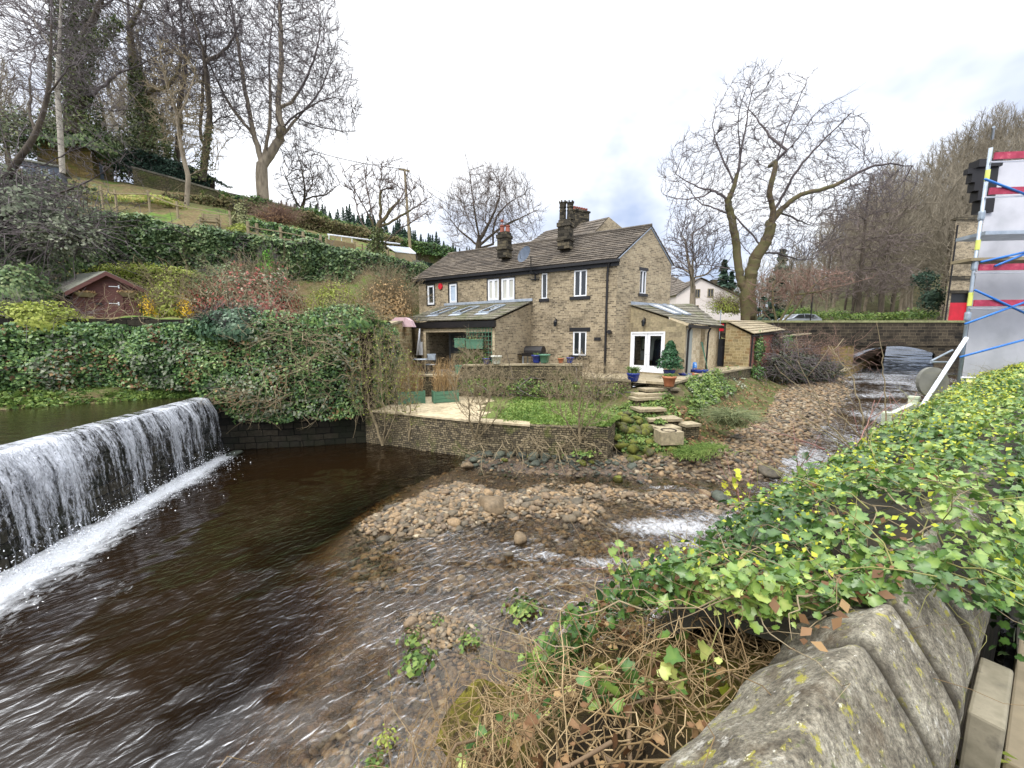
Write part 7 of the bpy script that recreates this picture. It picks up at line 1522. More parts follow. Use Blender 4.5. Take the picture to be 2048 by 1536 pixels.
scatter_bar(TOE, 40, .18, .42, 'dark squared stone at the foot of the lawn retaining wall', 'stones at the foot of the lawn wall', -.1, BVd + BVm[:2], pw=1.2)
for px_, py_, s, me, l in ((985, 1018, .85, BVb[0], 'long pale flat boulder lying on the gravel bar'), (908, 1048, .38, BVb[1], 'round cream boulder at the front of the gravel bar'), (1410, 990, .42, BVb[2], 'pale orange boulder leaning on a dark grey one'), (1442, 998, .62, BVd[0], 'dark grey wedge shaped boulder in the rapids'),
                           (1540, 948, .8, BVb[3], 'large flat tan boulder at the gravel edge near the rapids'), (790, 1042, .3, BVb[1], 'tan cobble at the left end of the gravel bar'), (1180, 975, .3, BVb[2], 'square pinkish stone in the shallows below the lawn wall'), (935, 932, .4, BVb[0], 'ochre boulder at the left tail of the wall foot stones'),
                           (1040, 1078, .33, BV[3], 'brown angular stone standing in the fast water'), (1018, 1108, .2, BV[5], 'small pointed stone in the fast water'), (1075, 985, .34, BV[6], 'flat grey stone at the back of the gravel bar'), (822, 1245, .24, BV[7], 'largest dark cobble of the near stony patch'), 
                           (768, 1170, .13, BV[2], 'single brown stone parting the ripples'), (470, 908, .5, BVd[1], 'dark slab at the foot of the weir, right end')):
    c = G(px_, py_, .02); stone(me, (c.x, c.y, max(.0, float(bed_z(np.array([c.x]), np.array([c.y]))[0])) + s * .1), s, l, flat=.75 if 'flat' in l or 'slab' in l else 1, name='boulder', cat='boulder')
# merged fine gravel
import bmesh
def pebble_field(name, label, fn, n, smin, smax, mat, seed, lift=.1, pw=1.6, sub=1):
    R = np.random.RandomState(seed); bm = bmesh.new(); bmesh.ops.create_icosphere(bm, subdivisions=sub, radius=.5); bv = np.array([tuple(v.co) for v in bm.verts]); bf = np.array([[v.index for v in f.verts] for f in bm.faces]); bm.free()
    XY = fn(R, n); n = len(XY); s = smin + (smax - smin) * R.random_sample(n) ** pw; sc = np.stack([R.uniform(.8, 1.4, n), R.uniform(.6, 1, n), R.uniform(.35, .6, n)], 1) * s[:, None]
    vv = bv[None] * (1 + R.uniform(-.2, .2, (n, len(bv), 1))) * sc[:, None, :]; a = R.uniform(0, 6.28, n); ca, sa_ = np.cos(a)[:, None], np.sin(a)[:, None]; tl = R.normal(0, .25, (n, 2))
    x = vv[..., 0] * ca - vv[..., 1] * sa_; y = vv[..., 0] * sa_ + vv[..., 1] * ca; z = vv[..., 2] + x * tl[:, :1] + y * tl[:, 1:]
    Zb = XY[:, 2] if XY.shape[1] == 3 else bed_z(XY[:, 0], XY[:, 1])
    V = np.stack([x + XY[:, :1], y + XY[:, 1:2], z + (Zb + s * lift)[:, None]], -1).reshape(-1, 3); F = (np.arange(n)[:, None, None] * len(bv) + bf[None]).reshape(-1, 3)
    me = mesh_np(name, V, F, mat, np.repeat(R.random_sample(n), len(bv)), smooth=True); o = part(name, me); return tag(o, label, 'gravel', kind='stuff')
def pick(pl, thr=-.1, x0=None, soft=.25):
    def f(R, n):
        xs = [p[0] for p in pl]; ys = [p[1] for p in pl]; out = []
        while sum(len(o) for o in out) < n:
            x = R.uniform(min(xs) - .5, max(xs) + .5, n); y = R.uniform(min(ys) - .5, max(ys) + .5, n); s = poly_sd(x, y, pl) + R.normal(0, soft, n); k = s > thr; out.append(np.stack([x[k], y[k]], 1))
        return np.concatenate(out)[:n]
    return f
pebble_field('gravel', 'tan and brown pebbles filling the midstream gravel bar', pick(BAR1, 0, soft=.15), 2600, .05, .2, M_STONE, 301)
pebble_field('gravel', 'pebbles in the shallows below the lawn wall', pick(BAR2, -.1), 1500, .05, .15, M_STONE, 302)
pebble_field('gravel', 'small dark stones on the near stony patch', pick(BAR4, 0, soft=.08), 700, .035, .09, M_STONE, 303)
pebble_field('gravel', 'orange brown gravel shore between steps and bridge', pick(BAR3, .05, soft=.3), 9000, .07, .26, M_STONE, 304)
pebble_field('gravel', 'stones scattered at the foot of the lawn wall', pick(TOE, -.2), 700, .06, .2, M_DARKSTONE, 305)
def pick_px(x0, x1, y0, y1, keep=None):
    def f(R, n):
        out = []
        while len(out) < n:
            x, y = R.uniform(x0, x1), R.uniform(y0, y1)
            if keep and not keep(x, y): continue
            g_ = G(x, y, -.08); out.append((g_.x, g_.y))
        return np.array(out)
    return f
pebble_field('streambed_stones', 'submerged stones of the shallow streambed near the camera', pick_px(560, 1180, 1130, 1560, lambda x, y: x > 960 - (y - 1130) * .9), 3600, .035, .13, M_STONE, 306, .1)
pebble_field('streambed_stones', 'submerged stones in the fast water right of the gravel bar', pick_px(700, 1700, 930, 1180), 5200, .05, .2, M_STONE, 307, .05)
# mossy rockery by the steps
for i in range(26):
    x, y = rnd.uniform(1232, 1300), rnd.uniform(828, 905); c = P(x, y, 11.15 + (915 - y) * .018); stone(rnd.choice(BVm), tuple(c + Vector((0, .1, 0))), rnd.uniform(.3, .5), 'yellow green mossy stone of the rockery between lawn and steps', 'mossy rockery stones', 1.3, 'rockery_stone')
for i, (x, y, d) in enumerate(((1262, 920, 11.0), (1300, 905, 11.2), (1345, 900, 11.4), (1250, 940, 10.7))): stone(rnd.choice(BVm), tuple(P(x, y, d)), .4, 'mossy stone low on the bank below the stone trough', 'mossy stones below the trough', 1, 'rockery_stone')
n = 0
for r_ in range(3):
    for i in range(13 - r_ * 2):
        x = 955 + r_ * 10 + i * (21 + r_); y = 938 - r_ * 15 + i * 1.2 - (i * .25) ** 2 * .3; c = P(x, y, 11.35 - i * .045 + r_ * .05)
        g = MB(); 
        o = stone(rnd.choice(BVd), tuple(c), rnd.uniform(.30, .42), 'rough squared footing stone below the lawn retaining wall', 'footing stones of the lawn wall', 1.25, 'footing_stone')
# plants on the river bank
def ground_cloud(G_, i0, i1, j0, j1, n, R, up_=.05, h=.1):
    out = []
    for _ in range(n): j = R.uniform(j0, j1 - 1.01); i = R.uniform(i0, i1 - 1.01); a, b = int(j), int(i); fj, fi = j - a, i - b; p = G_[a, b] * (1 - fj) * (1 - fi) + G_[a + 1, b] * fj * (1 - fi) + G_[a, b + 1] * (1 - fj) * fi + G_[a + 1, b + 1] * fj * fi; out.append(p + np.array([0, 0, up_ + abs(R.normal(0, h))]))
    return np.array(out)
R = np.random.RandomState(50)
nb_, na_ = BG_.shape[0], BG_.shape[1]
for (i0, i1, j0, j1, n_, sz, mt, nm, lb, hh) in ((45, 100, 30, 68, 5200, .13, M_BUSH, 'ground_cover', 'green and yellow leafy ground cover on the bank below the path', .12), (60, 150, 30, 80, 2600, .12, M_GREYLEAF, 'ground_cover', 'grey green weeds along the path bank', .1), (0, 45, 4, 60, 3600, .1, M_BUSH, 'ground_cover', 'low weeds around the foot of the river steps', .05), (20, 150, 2, 40, 2200, .11, M_DEADLEAF, 'leaf_litter', 'brown dead leaves lying on the river bank', .03)):
    q = ground_cloud(BG_, i0, i1, j0, j1, n_, R, .03, hh); m_ = np.array([mnoise.noise(Vector(v) * .8 + Vector((hh * 90, 0, 0))) > -.12 for v in q]); q = q[m_]
    o = part(nm, leaf_cloud(nm, q, np.tile([0, -.4, 1.], (len(q), 1)), sz, mt, .5, seed=7)); tag(o, lb, 'ground cover', kind='stuff')
def tuft(label, c, n, ln, mat, seed, cat='grass tuft', spread=.12, name='grass_tuft', arch=.6, w_=.012, group=None):
    R = np.random.RandomState(seed); a = R.uniform(0, 6.28, n); d = np.stack([np.cos(a) * arch, np.sin(a) * arch, R.uniform(.6, 1.3, n)], 1); d /= np.linalg.norm(d, axis=1)[:, None]; b = np.stack([R.normal(0, spread, n), R.normal(0, spread, n), np.zeros(n)], 1); l = ln * R.uniform(.6, 1.1, n)[:, None]
    p1 = b + d * l * .5; d2 = d.copy(); d2[:, 2] -= .75; p2 = p1 + d2 / np.linalg.norm(d2, axis=1)[:, None] * l * .5
    rr = np.full(n, w_); me = tubes_np('blades', np.concatenate([b, p1]), np.concatenate([p1, p2]), np.r_[rr, rr * .8], np.r_[rr * .8, rr * .2], mat, 3, np.r_[R.random_sample(n), R.random_sample(n)])
    o = part(name, me, None, c); return tag(o, label, cat, group)
tuft('large arching sedge clump on the stony shore', P(1462, 850, 12.9), 420, 1.15, attr_mat('sedge_blade', ['#4a5434', '#76805a', '#98986a'], None, .6, 1, .3), 1, arch=.8, spread=.2)
for i, (x, y, d) in enumerate(((1395, 905, 10.9), (1372, 912, 10.8), (1420, 898, 11.1))): tuft('bright green grass tuft right of the stone trough, %s' % ('middle one', 'nearest the trough', 'farthest from the trough')[i], P(x, y, d), 260, .28, M_GRASS, 2 + i, spread=.22, w_=.01)
def rosette(label, c, n, sz, mat, seed, spread=.08, name='water_plant', cat='plant', h=.08):
    R = np.random.RandomState(seed); pp = R.normal(0, 1, (n, 3)) * np.array([spread, spread, h * .6]); pp[:, 2] = np.abs(pp[:, 2]); o = part(name, leaf_cloud(name, pp, np.tile([0, 0, 1.], (n, 1)), sz, mat, .6, seed=seed), None, c); return tag(o, label, cat)
for x, y, s, l in ((822, 1278, .07, 'leafy green plant at the left of the near stony patch'), (942, 1285, .08, 'green plant at the right edge of the near stony patch'), (832, 1318, .1, 'broad leaved plant in front of the near stony patch'), (1050, 1215, .12, 'watercress clump growing in the stream alone'), (875, 1248, .05, 'small green sprig at the back of the near stony patch'), (775, 1480, .05, 'pale green plant in the water at the bottom edge'), (745, 1536, .06, 'small sprout at the very bottom of the streambed')):
    rosette(l, G(x, y, .03), 60 if s < .1 else 90, s * .8, M_BUSH if 'pale' not in l else M_LIME, int(x), s)
for x, y, d, s, l in ((1280, 878, 11.2, .1, 'spiky bright plant among the mossy rockery'), (1390, 800, 14, .3, 'leafy hellebore on the path bank'), (1165, 905, 11.0, .25, 'green weeds at the foot of the lawn wall'), (1320, 845, 12.4, .08, 'yellow flowered primrose beside the trough')):
    rosette(l, P(x, y, d), 160, .1, M_BUSH, int(x), s, 'bank_plant')
# lawn grass blades
q = []
R = np.random.RandomState(66)
n = 15000; J = R.uniform(0, LG.shape[0] - 1.01, n); I_ = R.uniform(0, LG.shape[1] - 1.01, n)
q = np.array([LG[int(j), int(i)] * (1 - (j % 1)) + LG[int(j) + 1, int(i)] * (j % 1) + (LG[int(j), int(i) + 1] - LG[int(j), int(i)]) * (i % 1) for j, i in zip(J, I_)])
mm_ = np.array([mnoise.noise(Vector((a, b, 0)) * .8) > -.25 + .5 * (1 - smooth(0, 12, i)) for (a, b, c), i in zip(q, I_)])
q = q[mm_]; q[:, 2] += .02
o = part('lawn_grass', leaf_cloud('lawn_grass', q, np.tile([0, 0, .2], (len(q), 1)), .09, M_GRASS, 1.0, 'diamond', seed=9)); tag(o, 'patchy bright lawn grass on the river terrace', 'grass', kind='stuff')
# ------------------------------------------------------------------ planters, pots, garden clutter
def planter(label, px0, px1, py, d0, d1, hgt, reedh, group):
    a, b = P(px0, py, d0), P(px1, py - 6, d1); reedh *= .85; a.z = b.z = 1.22; f = Fr(a, b); t = thing('planter', label, 'planter', tuple(a), group); L_ = f.len; g = MB()
    for k in range(3): z0, z1 = 1.22 + k * hgt / 3, 1.22 + (k + 1) * hgt / 3 - .01; f.box(g, 0, L_, z0, z1, -.03, .0); f.box(g, 0, L_, z0, z1, -.45, -.42); f.box(g, 0, .03, z0, z1, -.42, -.03); f.box(g, L_ - .03, L_, z0, z1, -.42, -.03)
    f.box(g, -.02, .06, 1.2, 1.24 + hgt, 0, .02); f.box(g, L_ - .06, L_ + .02, 1.2, 1.24 + hgt, 0, .02)
    g.build('trough', M_GREENPAINT, t); g = MB(); f.box(g, .03, L_ - .03, 1.22 + hgt - .1, 1.22 + hgt - .06, -.42, -.03); g.build('soil', M_SOIL, t)
    R = np.random.RandomState(int(px0)); n = 170; u = R.uniform(.05, L_ - .05, n); w_ = R.uniform(-.4, -.05, n); p0 = np.array([tuple(f.p(x, 1.2 + hgt, y)) for x, y in zip(u, w_)]); h = reedh * R.uniform(.35, 1.0, n); p1 = p0 + np.stack([R.normal(0, .09, n), R.normal(0, .09, n), h * .6], 1); p2 = p1 + np.stack([R.normal(0, .16, n), R.normal(0, .16, n), h * .4], 1)
    rr = np.full(n, .007); base = np.array(tuple(a)); sh = R.random_sample(n); me = tubes_np('dry_stalks', np.concatenate([p0, p1]) - base, np.concatenate([p1, p2]) - base, np.r_[rr, rr * .8], np.r_[rr * .8, rr * .3], M_REED, 3, np.r_[sh, sh]); part('dry_stalks', me, t)
    n2 = 420; k = R.randint(0, n, n2); pp = p0[k] + (p2[k] - p0[k]) * R.uniform(.2, 1, n2)[:, None] + R.normal(0, .04, (n2, 3)) - base; part('dry_leaves', leaf_cloud('dry_leaves', pp, np.tile([1, 0, .2], (n2, 1)), .16, M_REED, 1, 'blade', seed=3), t)
planter('green wooden trough of dry grasses, left one of the pair on the lower paving', 797, 850, 811, 14.9, 15.3, .48, 1.5, 'green troughs of dry grass')
planter('green wooden trough of dry grasses, right one of the pair on the lower paving', 868, 917, 804, 15.2, 15.6, .46, 1.7, 'green troughs of dry grass')
def pot(name, label, c, prof, mat, plant=None, group=None):
    t = thing(name, label, 'plant pot', tuple(c), group); g = MB(); g.lathe(prof, n=20); part('pot', g.mesh('pot', mat, smooth=True), t)
    g = MB(); r, z = prof[-1][0] * .9, prof[-1][1] - .03; g.lathe([(r, z - .01), (r, z)], n=16); part('soil', g.mesh('soil', M_SOIL), t)
    if plant:
        kind, n, h, sp, sz, mt = plant; R = np.random.RandomState(n)
        if kind == 'blade':
            a = R.uniform(0, 6.28, n); d = np.stack([np.cos(a) * .35, np.sin(a) * .35, np.ones(n)], 1); b = np.stack([R.normal(0, sp * .4, n), R.normal(0, sp * .4, n), np.full(n, z)], 1); p1 = b + d * h * R.uniform(.6, 1, n)[:, None] * .6; d[:, :2] *= 2.4; d[:, 2] *= .4; p2 = p1 + d * h * .4
            me = tubes_np('leaves', np.concatenate([b, p1]), np.concatenate([p1, p2]), np.full(2 * n, sz), np.r_[np.full(n, sz), np.full(n, sz * .2)], mt, 3, np.r_[R.random_sample(n), R.random_sample(n)]); part('leaves', me, t)
        else:
            zz = R.random_sample(n); tier = .88 + .12 * np.sin(zz * 22 + R.uniform(0, 2, n)) ; rr = sp * np.minimum(1.0, (1.15 - zz) * 1.1) * tier * R.uniform(.25, 1.0, n) ** .6; a = R.uniform(0, 6.28, n); pp = np.stack([rr * np.cos(a), rr * np.sin(a), z + .08 + zz * h - rr * .1 + .08], 1); part('leaves', leaf_cloud('leaves', pp, np.stack([np.cos(a), np.sin(a), np.full(n, .9)], 1), sz, mt, .5, 'diamond', seed=n), t)
            g = MB(); g.tube([(0, 0, z), (0, 0, z + h * .9)], .02, 6); part('stem', g.mesh('stem', M_BARK), t)
    return t
P1 = [(.16, 0), (.2, .05), (.25, .28), (.27, .32), (.25, .34)]; P2 = [(.15, 0), (.17, .05), (.22, .3), (.25, .31), (.25, .37), (.22, .37)]; P3 = [(.2, 0), (.26, .06), (.3, .26), (.32, .28)]
def gz(px, py): q = G(px, py, ZP); return q
pot('flower_pot', 'round blue glazed pot of white flowering bulbs left of the french doors', gz(1266, 763), P1, M_BLUEPOT, ('blade', 60, .42, .2, .014, M_BUSH))
t = pot('flower_pot', 'large royal blue pot holding a dark bushy conifer by the annexe corner', gz(1338, 755), [(q * 1.0, z * 1.0) for q, z in P1], M_BLUEPOT, ('conifer', 2600, 1.15, .62, .1, attr_mat('pot_conifer', ['#16301f', '#28502f', '#3c6a3c'], None, .5, 2, .3)))
pot('flower_pot', 'terracotta pot of short green shoots on the patio edge', gz(1338, 773), P2, M_TERRA, ('blade', 70, .2, .22, .01, M_GRASS))
pot('flower_bowl', 'wide blue glazed bowl, nearest the annexe downpipe', gz(1370, 755), [(.16, 0), (.24, .1), (.3, .18), (.28, .19)], M_BLUEPOT, None, 'blue bowls along the annexe wall')
pot('flower_bowl', 'shallow terracotta bowl between the blue bowls', gz(1384, 753), [(.18, 0), (.26, .08), (.28, .14), (.26, .15)], M_TERRA, ('blade', 20, .1, .1, .01, M_REED))
pot('flower_bowl', 'wide blue bowl of brown stems below the ladder', gz(1398, 749), [(.26, 0), (.36, .12), (.42, .24), (.4, .25)], M_BLUEPOT, ('blade', 40, .15, .3, .012, M_REED))
c = gz(1386, 748); o = part('compost_bag', boulder_mesh('compost_bag', plain('blue_bag', ['#1463b8', '#2a86d8', '#dfe8f0'], 3, .35, .3, pos=[.3, .55, .7]), 400, 3, 1.3), None, c + Vector((.1, .3, .3))); o.scale = (.45, .35, .55); tag(o, 'blue and white plastic sack standing behind the bowls', 'sack')
# trellis leaning on the annexe
t = thing('garden_trellis', 'dark green trellis leaning on the annexe wall recess', 'trellis', tuple(FC.p(3.3, ZP, .1))); g = MB()
for k in range(4): g.tube([FC.p(2.75 + k * .2, ZP, .55 - k * .05), FC.p(2.9 + k * .12, ZP + 1.55, .08)], .016, 4)
for k in range(6): g.tube([FC.p(2.77 + k * .02, ZP + .15 + k * .24, .5 - k * .075), FC.p(3.36 - k * .02, ZP + .15 + k * .24, .35 - k * .055)], .012, 4)
g.build('lattice', M_GREENPAINT, t)
# things standing along the patio wall
def wz(px, py, d, z=2.66): q = P(px, py, d); q.z = z; return q
t = thing('barbecue', 'black kettle lidded barbecue under the cottage wall lantern', 'barbecue', tuple(FF.p(FF.px(1090, 700)[0], ZP, 1.2))); q = Vector(t.location)
g = MB(); 
for k in range(9): a0, a1 = k * pi / 9, (k + 1) * pi / 9; f = lambda a, y: (q + FF.u * (-.0 + y)) + Vector((0, 0, 1.0 + .35 * sin(a))) + FF.n * (.3 * cos(a)); g.quad(f(a0, -.5), f(a0, .5), f(a1, .5), f(a1, -.5))
for y in (-.5, .5): g.poly([f(k * pi / 9, y) for k in range(10)])
g.build('lid', M_BLACK, t); g = MB(); FF2 = Fr(q + FF.u * -.6, q + FF.u * .6); FF2.box(g, 0, 1.2, ZP + .82, ZP + .98, -.3, .3); FF2.box(g, -.35, 1.55, ZP + .9, ZP + .93, -.28, .28); g.build('firebox', M_BLACK, t)
for u in (.02, 1.12):
    for w_ in (-.28, .22): g = MB(); FF2.box(g, u, u + .06, ZP, ZP + .82, w_, w_ + .06); g.build('leg', M_GALV, t)
for nm, l, c, s, mt in (('flower_pot', 'small dark blue pot on the patio wall left of the white pot', wz(973, 727, 17.0), .7, M_BLUEPOT), ('flower_pot', 'square white pot standing on the patio wall', wz(993, 727, 17.0), 1.0, plain('white_pot', ['#b9b9b0', '#d3d3c8'], 4, .6, .1)), ('flower_pot', 'round blue pot left of the barbecue', wz(1073, 720, 17.2, 2.7), .95, M_BLUEPOT), ('flower_pot', 'green plastic tub in front of the barbecue', wz(1089, 720, 17.1, 2.7), 1.05, M_GREENPAINT), ('flower_pot', 'blue glazed urn right of the barbecue', wz(1140, 718, 17.0, 2.7), .7, M_BLUEPOT), ('flower_pot', 'small terracotta pot near the barbecue right side', wz(1122, 718, 17.0, 2.7), .6, M_TERRA)):
    t = pot(nm, l, c, P2, mt, ('blade', 14, .2, .15, .01, M_GRASS) if 'small' in l or 'round' in l else None); t.scale = (s,) * 3
for px0, px1, d, zz, l in ((909, 930, 18.4, 3.35, 'short green wooden planter box on the porch wall'), (910, 932, 17.9, 2.1, 'short green wooden planter standing on the patio before the porch'), (932, 965, 18.2, 3.3, 'long green window planter beside the porch trellis')):
    a, b = P(px0, 700, d), P(px1, 700, d - .1); f = Fr(a, b); g = MB(); f.box(g, 0, f.len, zz, zz + .42, -.35, 0); f.box(g, -.02, f.len + .02, zz + .38, zz + .44, -.36, .02); o = g.build('planter_box', M_GREENPAINT, loc=f.p(0, zz)); tag(o, l, 'planter')
t = thing('garden_trellis', 'square green lattice trellis at the porch right corner', 'trellis', tuple(FL.p(.5, 2.1, .2))); g = MB()
for k in range(9): FL.box(g, .1 + k * .18, .125 + k * .18, 2.2, 4.3, .1, .115)
for k in range(11): FL.box(g, .08, 1.6, 2.35 + k * .19, 2.375 + k * .19, .115, .13)
g.build('lattice', M_GREENPAINT, t)
shrub('climbing_plant', 'twiggy green climber on the porch trellis', FL.p(.9, 2.6, .35), (.9, .3, 1.3), 900, .08, M_BUSH, 81, 'plant', 60, M_TWIGPALE, hollow=.2)
u, z = FL.px(868, 686); g = MB(); FL.box(g, 4.6, 4.8, 2.9, 3.6, .0, .12); o = g.build('meter_box', M_WHITE, loc=FL.p(4.7, 2.9)); tag(o, 'white meter box on the wall beside the porch door', 'meter box')
# bistro table and chair on the upper terrace
c = wz(842, 745, 17.9, 2.1); t = thing('garden_table', 'small round metal table on the upper terrace behind the dry grasses', 'table', tuple(c)); g = MB(); g.lathe([(.34, .7), (.35, .72), (.34, .74)], c, 20); g.build('table_top', M_GALV, t)
for a in (0, 2.1, 4.2): g = MB(); g.tube([c + Vector((.28 * cos(a), .28 * sin(a), 0)), c + Vector((-.1 * cos(a), -.1 * sin(a), .7))], .014, 5); g.build('leg', M_BLACK, t)
c = wz(862, 745, 18.3, 2.1); t = thing('garden_chair', 'folding garden chair beside the round table', 'chair', tuple(c)); g = MB(); g.box(c + Vector((0, 0, .45)), (.42, .4, .03)); g.build('seat', M_GALV, t); g = MB(); g.box(c + Vector((0, .22, .8)), (.42, .03, .3)); g.build('backrest', M_GALV, t)
for sx in (-.2, .2): g = MB(); g.tube([c + Vector((sx, -.2, 0)), c + Vector((sx, .24, .95))], .014, 5); g.build('leg', M_BLACK, t); g = MB(); g.tube([c + Vector((sx, .22, 0)), c + Vector((sx, -.18, .46))], .014, 5); g.build('leg', M_BLACK, t)
# ------------------------------------------------------------------ saplings on the lawn edge and bank
def sapling(label, name, base, seed, n, h, w_, mat, leaf=None, d=11.5, rmax=.05, lean=0, cat='shrub'):
    R = np.random.RandomState(seed); st = .09; S_ = [(np.array((0, 0, 0.)), -1)]
    for k in range(5):
        dr = np.array((R.normal(0, .5) + lean, R.normal(0, .45), 1.0)); dr /= np.linalg.norm(dr); j = 0; p = S_[0][0].copy()
        for i in range(int(h * .33 / st)): p = p + (dr + R.normal(0, .14, 3)) * st; S_.append((p.copy(), j)); j = len(S_) - 1
    A = ell_pts(R, n, (lean * h * .5, 0, h * .58), (w_, w_ * .8, h * .42)); pos, par = colonise(S_, A, st, 1.2, .14, 70, .12, seed, 4200); tr, cr, rr = tree_meshes(pos, par, .0055, 2.1, rmax, mat, mat, .02, 2, .22, seed, .5)
    t = thing(name, label, cat, tuple(base)); part('trunk', tr, t); part('crown', cr, t)
    if leaf is not None:
        fi = np.where(rr < .009)[0]; k = R.choice(fi, min(len(fi), 1100)); part('buds', leaf_cloud('buds', pos[k] + R.normal(0, .04, (len(k), 3)), np.tile([0, 0, 1.], (len(k), 1)), .06, leaf, 1, seed=seed), t)
    return t
sapling('leafless many stemmed bush rooted in the middle of the lawn wall', 'bare_shrub', P(950, 880, 11.6), 91, 800, 2.9, 1.15, M_TWIGPALE, None, rmax=.06, lean=.12)
sapling('leafless spreading bush rooted at the right of the lawn wall', 'bare_shrub', P(1160, 885, 10.9), 92, 800, 2.5, 1.2, M_TWIGPALE, None, rmax=.06)
sapling('willow bush with fresh pale green buds at the left end of the lawn wall', 'willow_shrub', P(765, 890, 13.1), 93, 1100, 4.2, 1.1, M_TWIGPALE, M_LIME, rmax=.07, lean=-.05)
sapling('slender budding willow shoot in front of the ivy and the troughs', 'willow_shrub', P(818, 880, 13.0), 94, 700, 3.2, .5, M_TWIGPALE, M_LIME, rmax=.04)
brush('trailing_roots', 'brown stems trailing down the lawn retaining wall', P(1080, 890, 10.95), 34, 1.2, R, M_TWIGPALE, .016, (1.1, .05, .12), (.1, -.15, -.3), .6)
brush('dry_weeds', 'dry stems and weeds along the foot of the patio wall', P(1090, 775, 16.4), 80, 1.1, R, M_TWIGPALE, .01, (2.2, .15, .2), (0, -.3, .9), .5)
brush('dry_weeds', 'tangled dry stems over the low edging wall', P(1210, 775, 15.6), 50, .9, R, M_TWIGPALE, .009, (.7, .15, .2), (0, -.3, .8), .5)
mass('bank_plants', 'green and brown plants against the patio wall behind the lawn', 'plants', [(960, 770, 16.6, 60, 18), (1060, 775, 16.4, 70, 18), (1160, 778, 16.0, 60, 20), (1230, 785, 15.4, 35, 18)], 2400, .1, M_BUSH, 95, stems=50)
# brambles between outhouse and bridge
mass('bramble_thicket', 'dark bramble and ivy thicket on the bank between outhouse and bridge', 'bramble', [(1600, 735, 24.0, 45, 35), (1645, 745, 24.5, 40, 30), (1560, 735, 23.5, 28, 35), (1540, 690, 25.2, 22, 28)], 6500, .13, attr_mat('bramble_leaf', ['#222c22', '#3a4634', '#5a5f48', '#6b5544'], None, .5, .6, .4), 96, stems=600)
mass('wall_ivy', 'ivy patch climbing the outhouse river wall', 'ivy', [(1517, 700, 22.9, 12, 32), (1512, 745, 22.5, 16, 16)], 1300, .12, M_IVY, 97, stems=20)
brush('dead_branches', 'reddish bare bramble stems above the thicket near the bridge', P(1620, 715, 24.5), 220, 2.0, R, M_TWIGRED, .012, (1.6, .3, .4), (0, -.2, .6), .6)
mass('ivy', 'ivy on the lane wall beside the red brick corner', 'ivy', [(1575, 690, 26.3, 16, 18)], 700, .13, M_IVY, 98, stems=10)
# ------------------------------------------------------------------ scaffolded building on the right
def pxat(px, py, d): return P(px, py, d)
SA = P(1978, 330, 7.9); SAb = P(1930, 740, 7.9); xs_ = (SA.x + SAb.x) / 2
R0 = Vector((xs_, 7.9, 0)); R1 = Vector((xs_ + 5.0, 7.3, 0)); FR = Fr(R0, R1); bk = Vector((R0.x, R0.y, 0)).normalized() * 7
RB_ = thing('rendered_building', 'tall building with pale grey rendered end wall behind the scaffold tower', 'building', tuple(R0)); ztop = P(0, 312, 7.9).z
g = MB(); g.quad(FR.p(0, 1.0), FR.p(5, 1.0), FR.p(5, ztop), FR.p(0, ztop - .1)); g.quad(FR.p(0, 1.0), FR.p(0, 1.0) + bk, FR.p(0, ztop - .4) + bk, FR.p(0, ztop - .4)); g.build('end_wall', M_RENDER, RB_)
g = MB(); FR.box(g, -.05, 5, P(0, 466, 7.9).z - .06, P(0, 466, 7.9).z + .02, .0, .03); FR.box(g, 2.6, 2.68, 1, ztop, 0, .02); g.build('sheet_joint', M_GALV, RB_)
ze1 = P(0, 345, 7.9).z; g = MB()
for k, (a, z0, z1) in enumerate(((-.42, ze1 - .02, ze1 + .08), (-.34, ze1 - .18, ze1 - .02), (-.28, ze1 - .34, ze1 - .18), (-.2, ze1 - .52, ze1 - .34), (-.12, ze1 - .75, ze1 - .52))): FR.box(g, a, .1, z0, z1, -.05 - k * .02, .04 + k * .003)
FR.box(g, -.3, .1, ze1 + .08, ze1 + .22, -.1, .1)
g.build('eave_bracket', M_BLACK, RB_)
# scaffold tower
ST = thing('scaffold_tower', 'aluminium scaffold tower with crimson toe boards and blue braces', 'scaffold', tuple(P(1915, 760, 7.0) * 1.0))
FS_ = Fr(Vector((P(1948, 540, 7.0).x, 7.0, 0)), Vector((P(1948, 540, 7.0).x + 4, 6.6, 0)))
z_of = lambda py: P(0, py, 7.0).z
zbase = 2.25; ztp = z_of(296)
def pole(u, w_, z0, z1, r=.026): g = MB(); g.tube([FS_.p(u, z0, w_), FS_.p(u, z1, w_)], r, 8); g.build('upright', M_GALV, ST, smooth=True)
for u in (0, 2.0): pole(u, 0, zbase, ztp)
for k in range(11):
    z = zbase + .3 + k * .48
    for u in (0, 2.0): g = MB(); q_ = FS_.p(u, z, 0); g.tube([q_, q_ + Vector((q_.x, q_.y, 0)).normalized() * .6], .02, 6); g.build('rung', M_GALV, ST)
for py in (641, 540, 440): z = z_of(py); g = MB(); g.lathe([(.04, 0), (.045, .03), (.045, .12), (.04, .15)], FS_.p(0, z, 0), 10); g.build('coupling', M_GALV, ST)
for py in (320, 390, 541, 612):
    z = z_of(py); g = MB(); FS_.box(g, .03, 2.4, z - .01, z + .10, .03, .055); o = g.build('toe_board', M_REDBOARD, ST); g = MB(); g.tube([FS_.p(-.02, z - .05, .04), FS_.p(2.4, z - .05, .04)], .014, 6); g.build('ledger', M_SILVER, ST)
